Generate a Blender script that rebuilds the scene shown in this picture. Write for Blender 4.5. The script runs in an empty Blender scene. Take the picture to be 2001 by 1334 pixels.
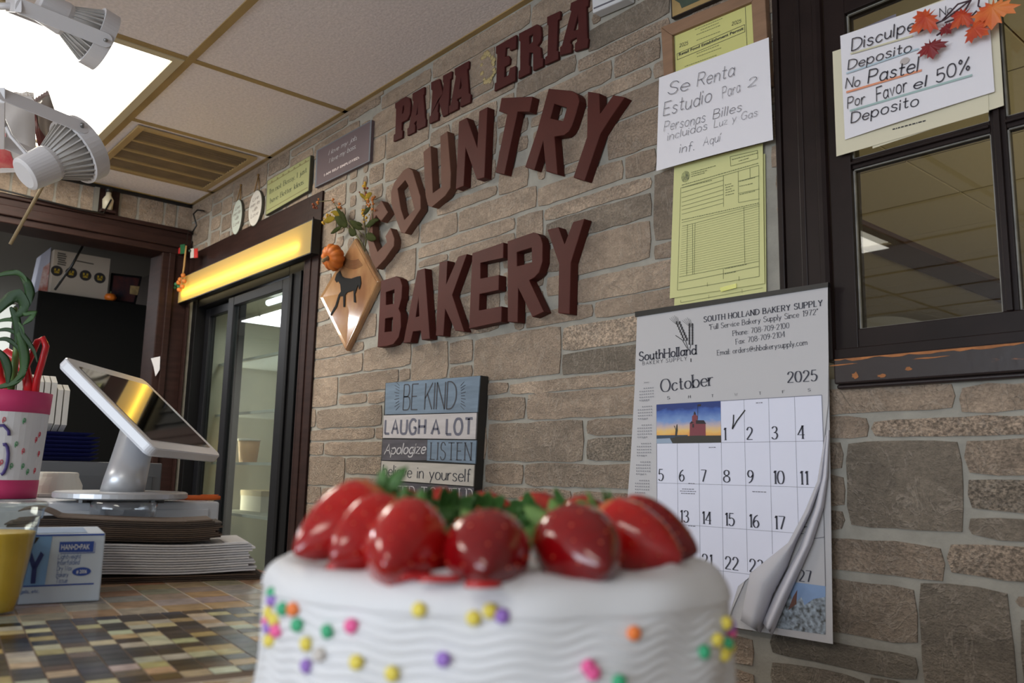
import bpy, bmesh, math, random
from mathutils import Vector, Matrix
random.seed(7)
SC = bpy.context.scene
COL = SC.collection
# ------------------------------------------------------------------ camera, light, exposure
CZ = 1.18                       # eye height above the floor
FPX = 1638.35                   # focal length in pixels of the 2001 x 1334 frame
AX = ((0.65498571, -0.02164033, 0.75533133), (-0.10273482, 0.98775812, 0.11738591), (-0.74862492, -0.15448492, 0.64474424))
WALL = 1.39                     # the stone wall stands at this y
CEIL = CZ + 1.257
COUNTER = CZ - 0.17
cd = bpy.data.cameras.new('camera')
cam = bpy.data.objects.new('camera', cd)
COL.objects.link(cam)
cd.sensor_width = 36.0
cd.lens = FPX * 36.0 / 2001.0
r_, d_, f_ = [Vector((a[0], a[2], -a[1])) for a in AX]
rot = Matrix((r_, -d_, -f_)).transposed()
cam.matrix_world = Matrix.Translation((0, 0, CZ)) @ rot.to_4x4()
cd.clip_start = 0.02
cd.dof.use_dof = True
cd.dof.focus_distance = 1.95
cd.dof.aperture_fstop = 7.0
SC.camera = cam
SC.view_settings.view_transform = 'Standard'
SC.view_settings.look = 'None'
SC.view_settings.gamma = 1.0
SC.view_settings.exposure = -0.1
SC.view_settings.use_curve_mapping = False
wd = bpy.data.worlds.new('world')
SC.world = wd
wd.use_nodes = True
bg = wd.node_tree.nodes['Background']
bg.inputs[0].default_value = (0.75, 0.85, 1.0, 1)
bg.inputs[1].default_value = 1.6


def area(name, loc, target, sx, sy, power, col):
    ld = bpy.data.lights.new(name, 'AREA')
    ld.shape = 'RECTANGLE'
    ld.size, ld.size_y = sx, sy
    ld.energy = power
    ld.color = col
    o = bpy.data.objects.new(name, ld)
    COL.objects.link(o)
    o.location = loc
    o.rotation_euler = (Vector(target) - Vector(loc)).to_track_quat('-Z', 'Y').to_euler()
    return o


DAY = area('shopfront_daylight', (0.2, -4.78, 1.45), (0.0, 0.5, 1.45), 4.0, 1.7, 150, (0.80, 0.90, 1.0))
TROF_A = area('troffer_light', (-3.15, 0.5, CEIL - 0.03), (-3.15, 0.5, 0), 1.1, 0.5, 26, (1.0, 0.94, 0.82))
TROF_C = area('troffer_light', (-2.53, -1.3, CEIL - 0.03), (-2.53, -1.3, 0), 1.1, 0.5, 16, (1.0, 0.96, 0.9))
TROF_B = area('troffer_light', (0.5, -1.3, CEIL - 0.03), (0.5, -1.3, 0), 1.1, 0.5, 6, (1.0, 0.96, 0.9))
BACKROOM_FILL = area('backroom_fill', (-6.2, -0.2, CEIL - 0.05), (-6.2, -0.2, 0), 1.1, 0.5, 50, (0.95, 0.97, 1.0))  # added fill that brightens the back room, not a fixture of the place


# ------------------------------------------------------------------ places of things: a pixel's ray met with a plane of the room
def ray(x, y):
    a, b = (x - 1000.5) / FPX, (y - 667.0) / FPX
    return r_ * a + d_ * b + f_


O = Vector((0, 0, CZ))


def wp(x, y, Y=WALL):
    d = ray(x, y)
    return O + d * (Y / d.y)


def zp(x, y, Z=COUNTER):
    d = ray(x, y)
    return O + d * ((Z - CZ) / d.z)


def xp(x, y, X):
    d = ray(x, y)
    return O + d * (X / d.x)


def dp(x, y, depth):
    return O + ray(x, y) * depth


def mpp(P):                     # metres per pixel at a place
    return (P - O).dot(f_) / FPX


# ------------------------------------------------------------------ materials
def lin(c):
    out = []
    for v in c:
        v = v / 255.0
        out.append(v / 12.92 if v <= 0.04045 else ((v + 0.055) / 1.055) ** 2.4)
    return (out[0], out[1], out[2], 1.0)


def M(name, rgb, rough=0.6, metal=0.0, noise=None, bump=None, emit=None, spec=0.5, coat=0.0, rgb2=None):
    m = bpy.data.materials.new(name)
    m.use_nodes = True
    nt = m.node_tree
    N, L = nt.nodes, nt.links
    b = N['Principled BSDF']
    b.inputs['Base Color'].default_value = lin(rgb)
    b.inputs['Roughness'].default_value = rough
    b.inputs['Metallic'].default_value = metal
    b.inputs['Specular IOR Level'].default_value = spec
    b.inputs['Coat Weight'].default_value = coat
    b.inputs['Coat Roughness'].default_value = 0.05
    if noise or bump:
        tc = N.new('ShaderNodeTexCoord')
    if noise:
        sc, amt = noise[0], noise[1]
        mp = N.new('ShaderNodeMapping')
        mp.inputs['Scale'].default_value = noise[2] if len(noise) > 2 else (1, 1, 1)
        L.new(tc.outputs['Object'], mp.inputs['Vector'])
        n = N.new('ShaderNodeTexNoise')
        n.inputs['Scale'].default_value = sc
        n.inputs['Detail'].default_value = 5
        L.new(mp.outputs[0], n.inputs['Vector'])
        rp = N.new('ShaderNodeValToRGB')
        rp.color_ramp.elements[0].position = 0.32
        rp.color_ramp.elements[1].position = 0.68
        c1 = lin(rgb)
        c2 = lin(rgb2) if rgb2 else tuple(min(1, v * (1 - amt)) for v in c1[:3]) + (1,)
        rp.color_ramp.elements[0].color = c2
        rp.color_ramp.elements[1].color = c1
        L.new(n.outputs['Fac'], rp.inputs[0])
        L.new(rp.outputs[0], b.inputs['Base Color'])
    if bump:
        n2 = N.new('ShaderNodeTexNoise')
        n2.inputs['Scale'].default_value = bump[0]
        n2.inputs['Detail'].default_value = 4
        L.new(tc.outputs['Object'], n2.inputs['Vector'])
        bp = N.new('ShaderNodeBump')
        bp.inputs['Strength'].default_value = bump[1]
        bp.inputs['Distance'].default_value = bump[2] if len(bump) > 2 else 0.002
        L.new(n2.outputs['Fac'], bp.inputs['Height'])
        L.new(bp.outputs[0], b.inputs['Normal'])
    if emit:
        b.inputs['Emission Color'].default_value = lin(emit[0])
        b.inputs['Emission Strength'].default_value = emit[1]
    return m


def glass_mat(name, tint=(255, 255, 255), k=1.0, rough=0.02):
    m = bpy.data.materials.new(name)
    m.use_nodes = True
    nt = m.node_tree
    N, L = nt.nodes, nt.links
    N.remove(N['Principled BSDF'])
    out = N['Material Output']
    t = N.new('ShaderNodeBsdfTransparent')
    t.inputs[0].default_value = lin(tint)
    g = N.new('ShaderNodeBsdfGlossy')
    g.inputs['Roughness'].default_value = rough
    fr = N.new('ShaderNodeFresnel')
    fr.inputs[0].default_value = 1.5
    ge = N.new('ShaderNodeNewGeometry')
    io = N.new('ShaderNodeMapRange')
    io.inputs[3].default_value, io.inputs[4].default_value = 1.5, 1 / 1.5
    L.new(ge.outputs['Backfacing'], io.inputs[0])
    L.new(io.outputs[0], fr.inputs[0])
    mu = N.new('ShaderNodeMath')
    mu.operation = 'MULTIPLY'
    mu.inputs[1].default_value = k
    mx = N.new('ShaderNodeMixShader')
    L.new(fr.outputs[0], mu.inputs[0])
    L.new(mu.outputs[0], mx.inputs[0])
    L.new(t.outputs[0], mx.inputs[1])
    L.new(g.outputs[0], mx.inputs[2])
    L.new(mx.outputs[0], out.inputs[0])
    return m


def attr_mat(name, rough=0.4, bump=None, noise=0.0, nscale=40, coat=0.0):
    m = M(name, (128, 128, 128), rough=rough, bump=bump, coat=coat)
    N, L = m.node_tree.nodes, m.node_tree.links
    a = N.new('ShaderNodeVertexColor')
    a.layer_name = 'tint'
    b = N['Principled BSDF']
    if noise:
        tc = N.new('ShaderNodeTexCoord')
        n = N.new('ShaderNodeTexNoise')
        n.inputs['Scale'].default_value = nscale
        n.inputs['Detail'].default_value = 6
        L.new(tc.outputs['Object'], n.inputs['Vector'])
        mr = N.new('ShaderNodeMapRange')
        mr.inputs[1].default_value = 0.3
        mr.inputs[2].default_value = 0.7
        mr.inputs[3].default_value = 1 - noise
        mr.inputs[4].default_value = 1 + noise
        L.new(n.outputs['Fac'], mr.inputs[0])
        vm = N.new('ShaderNodeVectorMath')
        vm.operation = 'SCALE'
        L.new(a.outputs[0], vm.inputs[0])
        L.new(mr.outputs[0], vm.inputs['Scale'])
        L.new(vm.outputs[0], b.inputs['Base Color'])
    else:
        L.new(a.outputs[0], b.inputs['Base Color'])
    return m


# ------------------------------------------------------------------ mesh building
def frame_of(ax):
    ax = ax.normalized()
    u = ax.cross(Vector((0, 0, 1)))
    if u.length < 1e-3:
        u = ax.cross(Vector((0, 1, 0)))
    u.normalize()
    return u, ax.cross(u).normalized()


class MB:
    def __init__(s):
        s.v, s.f, s.c, s.mi = [], [], [], []
        s.col = None
        s.m = 0

    def add(s, vs, fs):
        o = len(s.v)
        s.v.extend([Vector(p) for p in vs])
        for f in fs:
            s.f.append([o + i for i in f])
            s.c.append(s.col)
            s.mi.append(s.m)
        return s

    def box(s, lo, hi, rz=0.0, piv=None):
        x0, y0, z0 = lo
        x1, y1, z1 = hi
        vs = [Vector(p) for p in ((x0, y0, z0), (x1, y0, z0), (x1, y1, z0), (x0, y1, z0), (x0, y0, z1), (x1, y0, z1), (x1, y1, z1), (x0, y1, z1))]
        if rz:
            c = Vector(piv) if piv else (vs[0] + vs[6]) / 2
            R = Matrix.Rotation(rz, 3, 'Z')
            vs = [c + R @ (p - c) for p in vs]
        return s.add(vs, [(0, 3, 2, 1), (4, 5, 6, 7), (0, 1, 5, 4), (1, 2, 6, 5), (2, 3, 7, 6), (3, 0, 4, 7)])

    def obox(s, c, ex, ey, ez):
        c, ex, ey, ez = Vector(c), Vector(ex), Vector(ey), Vector(ez)
        vs = [c + ex * a + ey * b + ez * d for d in (-1, 1) for a, b in ((-1, -1), (1, -1), (1, 1), (-1, 1))]
        return s.add(vs, [(0, 3, 2, 1), (4, 5, 6, 7), (0, 1, 5, 4), (1, 2, 6, 5), (2, 3, 7, 6), (3, 0, 4, 7)])

    def rings(s, rs, cap=True, closed=False):
        n = len(rs[0])
        vs = [p for r in rs for p in r]
        fs = []
        K = len(rs)
        for i in range(K if closed else K - 1):
            a, b = i * n, ((i + 1) % K) * n
            for j in range(n):
                k = (j + 1) % n
                fs.append((a + j, a + k, b + k, b + j))
        if cap and not closed:
            fs.append(tuple(range(n))[::-1])
            fs.append(tuple((K - 1) * n + j for j in range(n)))
        return s.add(vs, fs)

    def lathe(s, base, axis, prof, n=32, cap=True, wob=None):
        base = Vector(base)
        ax = Vector(axis).normalized()
        u, w = frame_of(ax)
        rs = []
        for t, r in prof:
            ring = []
            for j in range(n):
                a = 2 * math.pi * j / n
                rr = r * (wob(a, t) if wob else 1)
                ring.append(base + ax * t + (u * math.cos(a) + w * math.sin(a)) * rr)
            rs.append(ring)
        return s.rings(rs, cap)

    def tube(s, pts, r, n=8, closed=False, flat=None):
        pts = [Vector(p) for p in pts]
        K = len(pts)
        rs = []
        u = None
        for i, p in enumerate(pts):
            if closed:
                t = pts[(i + 1) % K] - pts[i - 1]
            else:
                t = pts[min(i + 1, K - 1)] - pts[max(i - 1, 0)]
            t.normalize()
            if u is None:
                u, w = frame_of(t)
            else:
                u = (u - t * u.dot(t)).normalized()
                w = t.cross(u)
            rr = r[i] if isinstance(r, (list, tuple)) else r
            fl = flat or 1.0
            rs.append([p + (u * math.cos(2 * math.pi * j / n) + w * math.sin(2 * math.pi * j / n) * fl) * rr for j in range(n)])
        return s.rings(rs, True, closed)

    def ball(s, c, r, n=12, m=8, sc=(1, 1, 1)):
        c = Vector(c)
        rs = []
        for i in range(1, m):
            t = math.pi * i / m
            rs.append([c + Vector((math.sin(t) * math.cos(2 * math.pi * j / n) * sc[0], math.sin(t) * math.sin(2 * math.pi * j / n) * sc[1], math.cos(t) * sc[2])) * r for j in range(n)])
        return s.rings(rs[::-1], True)

    def plate(s, poly, off):
        """closed polygon (3D, planar) thickened by vector off"""
        n = len(poly)
        poly = [Vector(p) for p in poly]
        off = Vector(off)
        vs = poly + [p + off for p in poly]
        fs = [tuple(range(n)), tuple(range(2 * n - 1, n - 1, -1))]
        for i in range(n):
            k = (i + 1) % n
            fs.append((i, n + i, n + k, k))
        return s.add(vs, fs)

    def grid(s, fn, nu, nv, off=None):
        vs = [fn(i / nu, j / nv) for j in range(nv + 1) for i in range(nu + 1)]
        fs = [(j * (nu + 1) + i, j * (nu + 1) + i + 1, (j + 1) * (nu + 1) + i + 1, (j + 1) * (nu + 1) + i) for j in range(nv) for i in range(nu)]
        s.add(vs, fs)
        if off is not None:
            o2 = [Vector(p) + Vector(off) for p in vs]
            s.add(o2, [f[::-1] for f in fs])
            b = len(s.v) - 2 * len(vs)
            n = len(vs)
            edge = [i for i in range(nu + 1)] + [j * (nu + 1) + nu for j in range(1, nv + 1)] + [nv * (nu + 1) + i for i in range(nu - 1, -1, -1)] + [j * (nu + 1) for j in range(nv - 1, 0, -1)]
            for a, c in zip(edge, edge[1:] + edge[:1]):
                s.f.append([b + a, b + n + a, b + n + c, b + c])
                s.c.append(s.col)
                s.mi.append(s.m)
        return s

    def flat2d(s, vs2, fs, o, ex, ey):
        return s.add([o + ex * p[0] + ey * p[1] for p in vs2], fs)

    def build(s, name, mat, parent=None, smooth=False, bevel=0.0, fixn=True, origin=None, sub=0):
        me = bpy.data.meshes.new(name)
        if parent is not None:
            org = parent['_w'] if '_w' in parent else (0, 0, 0)
            org = Vector(org)
        elif origin is not None:
            org = Vector(origin)
        else:
            xs, ys, zs = [p.x for p in s.v], [p.y for p in s.v], [p.z for p in s.v]
            org = Vector(((min(xs) + max(xs)) / 2, (min(ys) + max(ys)) / 2, min(zs)))
        me.from_pydata([tuple(p - org) for p in s.v], [], s.f)
        mats = mat if isinstance(mat, (list, tuple)) else [mat]
        for mm in mats:
            me.materials.append(mm)
        for p, i in zip(me.polygons, s.mi):
            p.material_index = i
            p.use_smooth = smooth
        if any(c is not None for c in s.c):
            at = me.color_attributes.new('tint', 'FLOAT_COLOR', 'CORNER')
            k = 0
            for p, c in zip(me.polygons, s.c):
                cc = c if c else (0.5, 0.5, 0.5, 1)
                for li in p.loop_indices:
                    at.data[li].color = cc
        if fixn:
            bm = bmesh.new()
            bm.from_mesh(me)
            bmesh.ops.recalc_face_normals(bm, faces=bm.faces)
            bm.to_mesh(me)
            bm.free()
        o = bpy.data.objects.new(name, me)
        COL.objects.link(o)
        o['_w'] = tuple(org)
        if parent is not None:
            o.parent = parent
        else:
            o.location = org
        if bevel:
            b = o.modifiers.new('bevel', 'BEVEL')
            b.width = bevel
            b.segments = 2
            b.limit_method = 'ANGLE'
        if sub:
            b = o.modifiers.new('sub', 'SUBSURF')
            b.levels = b.render_levels = sub
        return o


def tag(o, label=None, cat=None, group=None, kind=None):
    if label:
        o['label'] = label
    if cat:
        o['category'] = cat
    if group:
        o['group'] = group
    if kind:
        o['kind'] = kind
    return o


def thing(name, loc, label, cat, group=None):
    o = bpy.data.objects.new(name, None)
    COL.objects.link(o)
    o.empty_display_size = 0.03
    o.location = loc
    o['_w'] = tuple(loc)
    return tag(o, label, cat, group)


def structure(name, mb, mat, label=None, **k):
    o = mb.build(name, mat, **k)
    tag(o, label, None, None, 'structure')
    return o


def child_structure(o):
    return o


# ------------------------------------------------------------------ writing
GL = {}


def _g(ch, w, s):
    st = []
    for part in s.split('|'):
        sm = part.startswith('~')
        pts = [tuple(float(c) for c in q.split(',')) for q in part.strip('~').split()]
        st.append((sm, pts))
    GL[ch] = (w, st)


for _l in '''A;7;0,0 3.5,10 7,0|1.3,3.6 5.7,3.6
B;6;0,0 0,10|~0,10 4,9.8 5,7.6 3.8,5.4 0,5.2|~0,5.2 4.6,5 6,2.7 4.6,.2 0,0
C;7;~6.8,8.3 5,10 2.4,9.8 .3,7 .2,3.4 2,.4 4.8,0 6.8,1.7
D;6.8;0,0 0,10|~0,10 3.6,9.7 6.6,7.4 6.8,3.4 4,.4 0,0
E;5.5;5.5,10 0,10|0,10 0,0|0,0 5.5,0|0,5.2 4.4,5.2
F;5.2;5.5,10 0,10|0,10 0,0|0,5.2 4.2,5.2
G;7.2;~6.8,8.5 5,10 2.4,9.8 .3,7 .2,3.4 2,.3 5,0 7,1.6|7,1.6 7,4.4|7,4.4 4.4,4.4
H;6.5;0,0 0,10|6.5,0 6.5,10|0,5.1 6.5,5.1
I;.3;0,0 0,10
J;4;~4,10 4,3 3,.3 1,.3 0,2
K;6;0,0 0,10|5.8,10 0,4.2|1.8,6 6,0
L;5;0,10 0,0|0,0 5,0
M;8;0,0 .4,10|.4,10 4,2.5 7.6,10|7.6,10 8,0
N;6.6;0,0 0,10|0,10 6.6,0|6.6,0 6.6,10
O;8;~4,10 1.4,9 0,5 1.4,1 4,0 6.6,1 8,5 6.6,9 4,10
P;6;0,0 0,10|~0,10 4.4,9.8 5.9,7.5 4.4,5 0,4.7
R;6.2;0,0 0,10|~0,10 4.4,9.8 5.9,7.5 4.4,5 0,4.7|2.6,4.8 6.2,0
S;5.6;~5.3,8.4 4,10 1.6,10 .4,8 1,6 3,5.2 5.2,4 5.6,2 4,.1 1.6,0 0,1.8
T;7;0,10 7,10|3.5,10 3.5,0
U;6.6;0,10 0,3.5|~0,3.5 .8,.7 3.3,0 5.8,.7 6.6,3.5|6.6,3.5 6.6,10
V;6.8;0,10 3.4,0 6.8,10
W;9.6;0,10 2.4,0 4.8,8 7.2,0 9.6,10
X;6.4;0,10 6.4,0|6.4,10 0,0
Y;6.6;0,10 3.3,4.8|6.6,10 3.3,4.8|3.3,4.8 3.3,0
Z;6;0,10 6,10 0,0 6,0
a;5;~4.6,4.6 3,6 1,5.4 0,2.8 1,.3 3,.2 4.6,2|4.7,6 4.7,1 5.2,0
b;5;0,10 0,0|~0,4 1.4,5.8 3.6,5.8 5,3 3.6,.2 1.4,.2 0,2
c;4.4;~4.4,4.9 3,6 1.2,5.5 0,3 1,.4 2.8,0 4.5,1.2
d;5;5,10 5,0|~5,4 3.6,5.8 1.4,5.8 0,3 1.4,.2 3.6,.2 5,2
e;4.6;~.2,3.2 4.6,3.3 4,5.4 2.4,6 .7,5 0,2.8 1,.5 2.8,0 4.5,1
f;3.4;~3.6,9.4 2.4,10 1.4,9 1.2,7 1.2,0|0,6 3,6
g;4.7;~4.7,4.6 3,6 1,5.4 0,3 1,.6 3,.4 4.7,2|~4.7,6 4.7,-1.4 3.4,-3 1,-3 0,-2
h;4.5;0,10 0,0|~0,3.6 1.6,5.8 3.6,5.8 4.5,4 4.5,0
i;.4;0,6 0,0|0,8 0,9
j;2;~2,6 2,-1.6 1,-3 -.5,-2.8|2,8.2 2,9
k;4.5;0,10 0,0|4.2,6 0,2.4|1.4,3.6 4.6,0
l;.4;0,10 0,0
m;7.9;0,6 0,0|~0,4 1.4,5.8 3,5.8 3.9,4 3.9,0|~3.9,4 5.4,5.8 7,5.8 7.9,4 7.9,0
n;4.4;0,6 0,0|~0,3.8 1.6,5.8 3.4,5.8 4.4,4 4.4,0
o;5;~2.5,6 .7,5.2 0,3 .7,.8 2.5,0 4.3,.8 5,3 4.3,5.2 2.5,6
p;5;0,6 0,-3|~0,4 1.4,5.8 3.6,5.8 5,3 3.6,.2 1.4,.2 0,2
q;5;5,6 5,-3|~5,4 3.6,5.8 1.4,5.8 0,3 1.4,.2 3.6,.2 5,2
r;3.4;0,6 0,0|~0,3.6 1.2,5.5 2.4,6 3.4,5.7
s;4;~3.8,5 2.6,6 1,5.8 .4,4.5 1.4,3.4 3,2.7 3.9,1.5 2.8,.1 1.2,0 0,1
t;3.2;~1.4,9 1.4,1.4 2.2,.1 3.4,.6|0,6 3.2,6
u;4.4;~0,6 0,2 1,.2 2.6,.1 4.4,2|4.4,6 4.4,0
v;4.4;0,6 2.2,0 4.4,6
w;6.4;0,6 1.6,0 3.2,5 4.8,0 6.4,6
x;4.4;0,6 4.4,0|4.4,6 0,0
y;4.8;0,6 2.4,.6|4.8,6 2.4,.6 1,-3
z;4.2;0,6 4,6 0,0 4.2,0
0;6;~3,10 1,9 0,5 1,1 3,0 5,1 6,5 5,9 3,10
1;2.8;1,8.6 2.6,10|2.6,10 2.6,0
2;5.8;~.3,7.6 1.4,9.7 3.6,10 5.3,8.4 4.9,6 2.8,3.2 0,0|0,0 5.8,0
3;5.4;~.4,8.6 2.2,10 4.4,9.4 4.9,7.4 3.6,5.6 2,5.3|~2,5.3 4.4,4.8 5.4,2.8 4.2,.5 2,0 0,1.4
4;6;4.4,0 4.4,10|4.4,10 0,3 6,3
5;5.3;5,10 1,10 .6,5.6|~.6,5.6 2.8,6.3 5,5 5.3,2.6 3.8,.3 1.6,0 0,1.2
6;5.3;~4.6,9.8 2,8.2 .4,5 .2,2.4 1.6,.2 3.8,.2 5.3,2.4 4.4,5 2.4,5.4 .4,3.6
7;5.6;0,10 5.6,10|5.6,10 2,0
8;6;~3,5.4 .8,6.8 .8,9 3,10 5.2,9 5.2,6.8 3,5.4 .3,4 .2,1.4 3,0 5.8,1.4 5.7,4 3,5.4
9;5.2;~5.2,6.6 3.4,4.8 1.4,5 .2,7.4 1.4,9.8 3.6,9.9 5.2,8 5,4.4 3.4,1.4 1,0
%;7;6.8,10 .4,-1|~1.2,10 .2,8.4 1.2,7 2.2,8.4 1.2,10|~5.8,3.4 4.8,1.8 5.8,.2 6.8,1.8 5.8,3.4
.;.6;.2,0 .2,.9
,;.6;.4,.6 0,-1.4
-;3;0,4 3,4
:;.6;.2,.2 .2,1.1|.2,4.6 .2,5.5
';.4;.2,10 0,8
";1.4;.2,10 .1,8|1.3,10 1.2,8
@;8;~5.6,5.6 4,6.6 2.6,5 2.8,3 4.4,2.6 5.6,4 5.8,6.2|~5.8,6.2 5.6,3 7.4,3.4 7.8,6 5.6,9 2.4,8.6 .2,5 1.4,1 5,-.4
#;6;1,0 2.4,10|3.6,0 5,10|0,3.4 5.6,3.4|.4,6.8 6,6.8'''.split('\n'):
    _a = _l.split(';')
    _g(_a[0], float(_a[1]), _a[2])
GL[';'] = GL[',']
GL['\u00ed'] = (0.6, [(False, [(0, 6), (0, 0)]), (False, [(0, 7.6), (1.4, 9.8)])])


def smooth_pts(p, k=5):
    if len(p) < 3:
        return p
    closed = p[0] == p[-1]
    out = []
    n = len(p)
    for i in range(n - 1):
        a = p[i - 1] if i > 0 else (p[-2] if closed else p[0])
        b, c = p[i], p[i + 1]
        d = p[i + 2] if i + 2 < n else (p[1] if closed else p[-1])
        for q in range(k):
            t = q / k
            t2, t3 = t * t, t * t * t
            out.append(tuple(0.5 * (2 * b[m] + (c[m] - a[m]) * t + (2 * a[m] - 5 * b[m] + 4 * c[m] - d[m]) * t2 + (3 * b[m] - a[m] - 3 * c[m] + d[m]) * t3) for m in (0, 1)))
    out.append(p[-1])
    return out


def ribbon(vs, fs, pts, w, thin=None):
    n = len(pts)
    L, R = [], []
    for i in range(n):
        a, b = pts[max(i - 1, 0)], pts[min(i + 1, n - 1)]
        dx, dy = b[0] - a[0], b[1] - a[1]
        l = math.hypot(dx, dy) or 1
        dx, dy = dx / l, dy / l
        ww = w if thin is None else thin + (w - thin) * abs(dy) ** 1.4
        L.append((pts[i][0] - dy * ww / 2, pts[i][1] + dx * ww / 2))
        R.append((pts[i][0] + dy * ww / 2, pts[i][1] - dx * ww / 2))
    o = len(vs)
    vs.extend(L + R)
    for i in range(n - 1):
        fs.append((o + n + i, o + n + i + 1, o + i + 1, o + i))
    if thin is None and n > 1:      # round ends
        for e in (0, n - 1):
            o = len(vs)
            vs.extend([(pts[e][0] + math.cos(k * math.pi / 3) * w / 2, pts[e][1] + math.sin(k * math.pi / 3) * w / 2) for k in range(6)])
            fs.append(tuple(range(o, o + 6)))


def stroke_text(s, w=0.1, thin=None, serif=False, gap=0.22, jit=0.0, slant=0.0, space=0.5):
    """single-line lettering, cap height 1: returns 2D vertices, faces, total width"""
    vs, fs = [], []
    x = 0.0
    rnd = random.Random(sum(map(ord, s)))
    for ch in s:
        if ch == ' ':
            x += space
            continue
        gw, st = GL[ch]
        jy, js = rnd.uniform(-jit, jit), 1 + rnd.uniform(-jit, jit)
        for sm, pts in st:
            q = smooth_pts(pts) if sm else pts
            q = [(x + p[0] * 0.1 * js + slant * p[1] * 0.1, p[1] * 0.1 * js + jy) for p in q]
            ribbon(vs, fs, q, w, thin)
            if serif and not sm:
                for e, ot in ((0, 1), (-1, -2)):
                    if abs(q[e][0] - q[ot][0]) < 0.35 * abs(q[e][1] - q[ot][1]):
                        yy = q[e][1]
                        if abs(yy - round(yy * 10) / 10) < 0.02 and min(abs(yy), abs(yy - 1), abs(yy - 0.6), abs(yy + 0.3)) < 0.04:
                            ribbon(vs, fs, [(q[e][0] - 0.12, yy), (q[e][0] + 0.12, yy)], serif, serif)
        x += gw * 0.1 * js + gap
    return vs, fs, max(x - gap, 0.05)


_fc = {}


def font_text(s, bold=0.0):
    """the built-in sans face: 2D vertices, faces, width at cap height 1"""
    if (s, bold) in _fc:
        return _fc[(s, bold)]
    cu = bpy.data.curves.new('t', 'FONT')
    cu.body = s
    cu.size = 1.0
    cu.offset = bold
    cu.resolution_u = 3
    ob = bpy.data.objects.new('t', cu)
    COL.objects.link(ob)
    dg = bpy.context.evaluated_depsgraph_get()
    me = bpy.data.meshes.new_from_object(ob.evaluated_get(dg))
    vs = [(v.co.x / 0.69, v.co.y / 0.69) for v in me.vertices]
    fs = [tuple(p.vertices) for p in me.polygons]
    bpy.data.objects.remove(ob)
    bpy.data.curves.remove(cu)
    bpy.data.meshes.remove(me)
    w = max([v[0] for v in vs] + [0.1])
    _fc[(s, bold)] = (vs, fs, w)
    return _fc[(s, bold)]


def write(mb, glyphs, A, B, h, n):
    """lay lettering from A to B (3D) with cap height h, on the plane with normal n facing the reader"""
    vs, fs, w = glyphs
    ex = (B - A)
    ey = n.cross(ex).normalized() * h
    mb.flat2d(vs, fs, A, ex / w, ey)


NW = Vector((0, -1, 0))


def wwrite(mb, glyphs, a, b, hpx, Y):
    A, B = wp(a[0], a[1], Y), wp(b[0], b[1], Y)
    write(mb, glyphs, A, B, hpx * mpp((A + B) / 2), NW)


def curve_prism(polys, t):
    """2D outlines (first outer, rest holes) -> verts and faces of a solid of thickness t standing on z=0"""
    cu = bpy.data.curves.new('p', 'CURVE')
    cu.dimensions = '2D'
    cu.fill_mode = 'BOTH'
    cu.extrude = t / 2
    for pl in polys:
        sp = cu.splines.new('POLY')
        sp.points.add(len(pl) - 1)
        for q, p in zip(sp.points, pl):
            q.co = (p[0], p[1], 0, 1)
        sp.use_cyclic_u = True
    ob = bpy.data.objects.new('p', cu)
    COL.objects.link(ob)
    dg = bpy.context.evaluated_depsgraph_get()
    me = bpy.data.meshes.new_from_object(ob.evaluated_get(dg))
    vs = [tuple(v.co) for v in me.vertices]
    fs = [tuple(p.vertices) for p in me.polygons]
    bpy.data.objects.remove(ob)
    bpy.data.curves.remove(cu)
    bpy.data.meshes.remove(me)
    return vs, fs


def wall_prism(mb, pxpolys, Yf, t):
    """outlines given on the plane y = Yf, solid from Yf back to Yf + t"""
    polys = []
    for pl in pxpolys:
        P = [wp(p[0], p[1], Yf) for p in pl]
        polys.append([(q.x, q.z) for q in P])
    vs, fs = curve_prism(polys, t)
    mb.add([(p[0], Yf + t / 2 - p[2], p[1]) for p in vs], fs)


def weld(o, d=1e-5):
    bm = bmesh.new()
    bm.from_mesh(o.data)
    bmesh.ops.remove_doubles(bm, verts=bm.verts, dist=d)
    bmesh.ops.recalc_face_normals(bm, faces=bm.faces)
    bm.to_mesh(o.data)
    bm.free()


def crop(pts, ox, oy, s):
    return [(ox + p[0] / s, oy + p[1] / s) for p in pts]


# ------------------------------------------------------------------ shared materials
m_white = M('white_paint', (205, 204, 200), 0.5)
m_paper = M('white_paper', (228, 224, 228), 0.8)
m_ink = M('black_ink', (38, 36, 40), 0.6)
m_greyink = M('grey_ink', (95, 92, 100), 0.7)
m_black = M('black_plastic', (16, 15, 15), 0.35)
m_brownwood = M('dark_brown_wood', (50, 32, 28), 0.5, spec=.15, noise=(9, 0.35, (1, 1, 8)), bump=(60, 0.1))
m_glass = glass_mat('clear_glass', (250, 252, 250), 1.0)

# ================================================================== THE ROOM
XL, XR, YF = -4.025, 3.3, -4.8
OPX0, OPX1, OPZ = -3.96, -2.77, CZ + 0.90           # cooler recess in the stone wall
WX0, WX1, WZ0, WZ1 = -0.76, 0.42, CZ + 0.175, CZ + 1.12   # pass-through window
m_mortar = M('mortar', (160, 155, 144), 0.85, noise=(30, 0.18), bump=(180, 0.5, 0.002))


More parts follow.
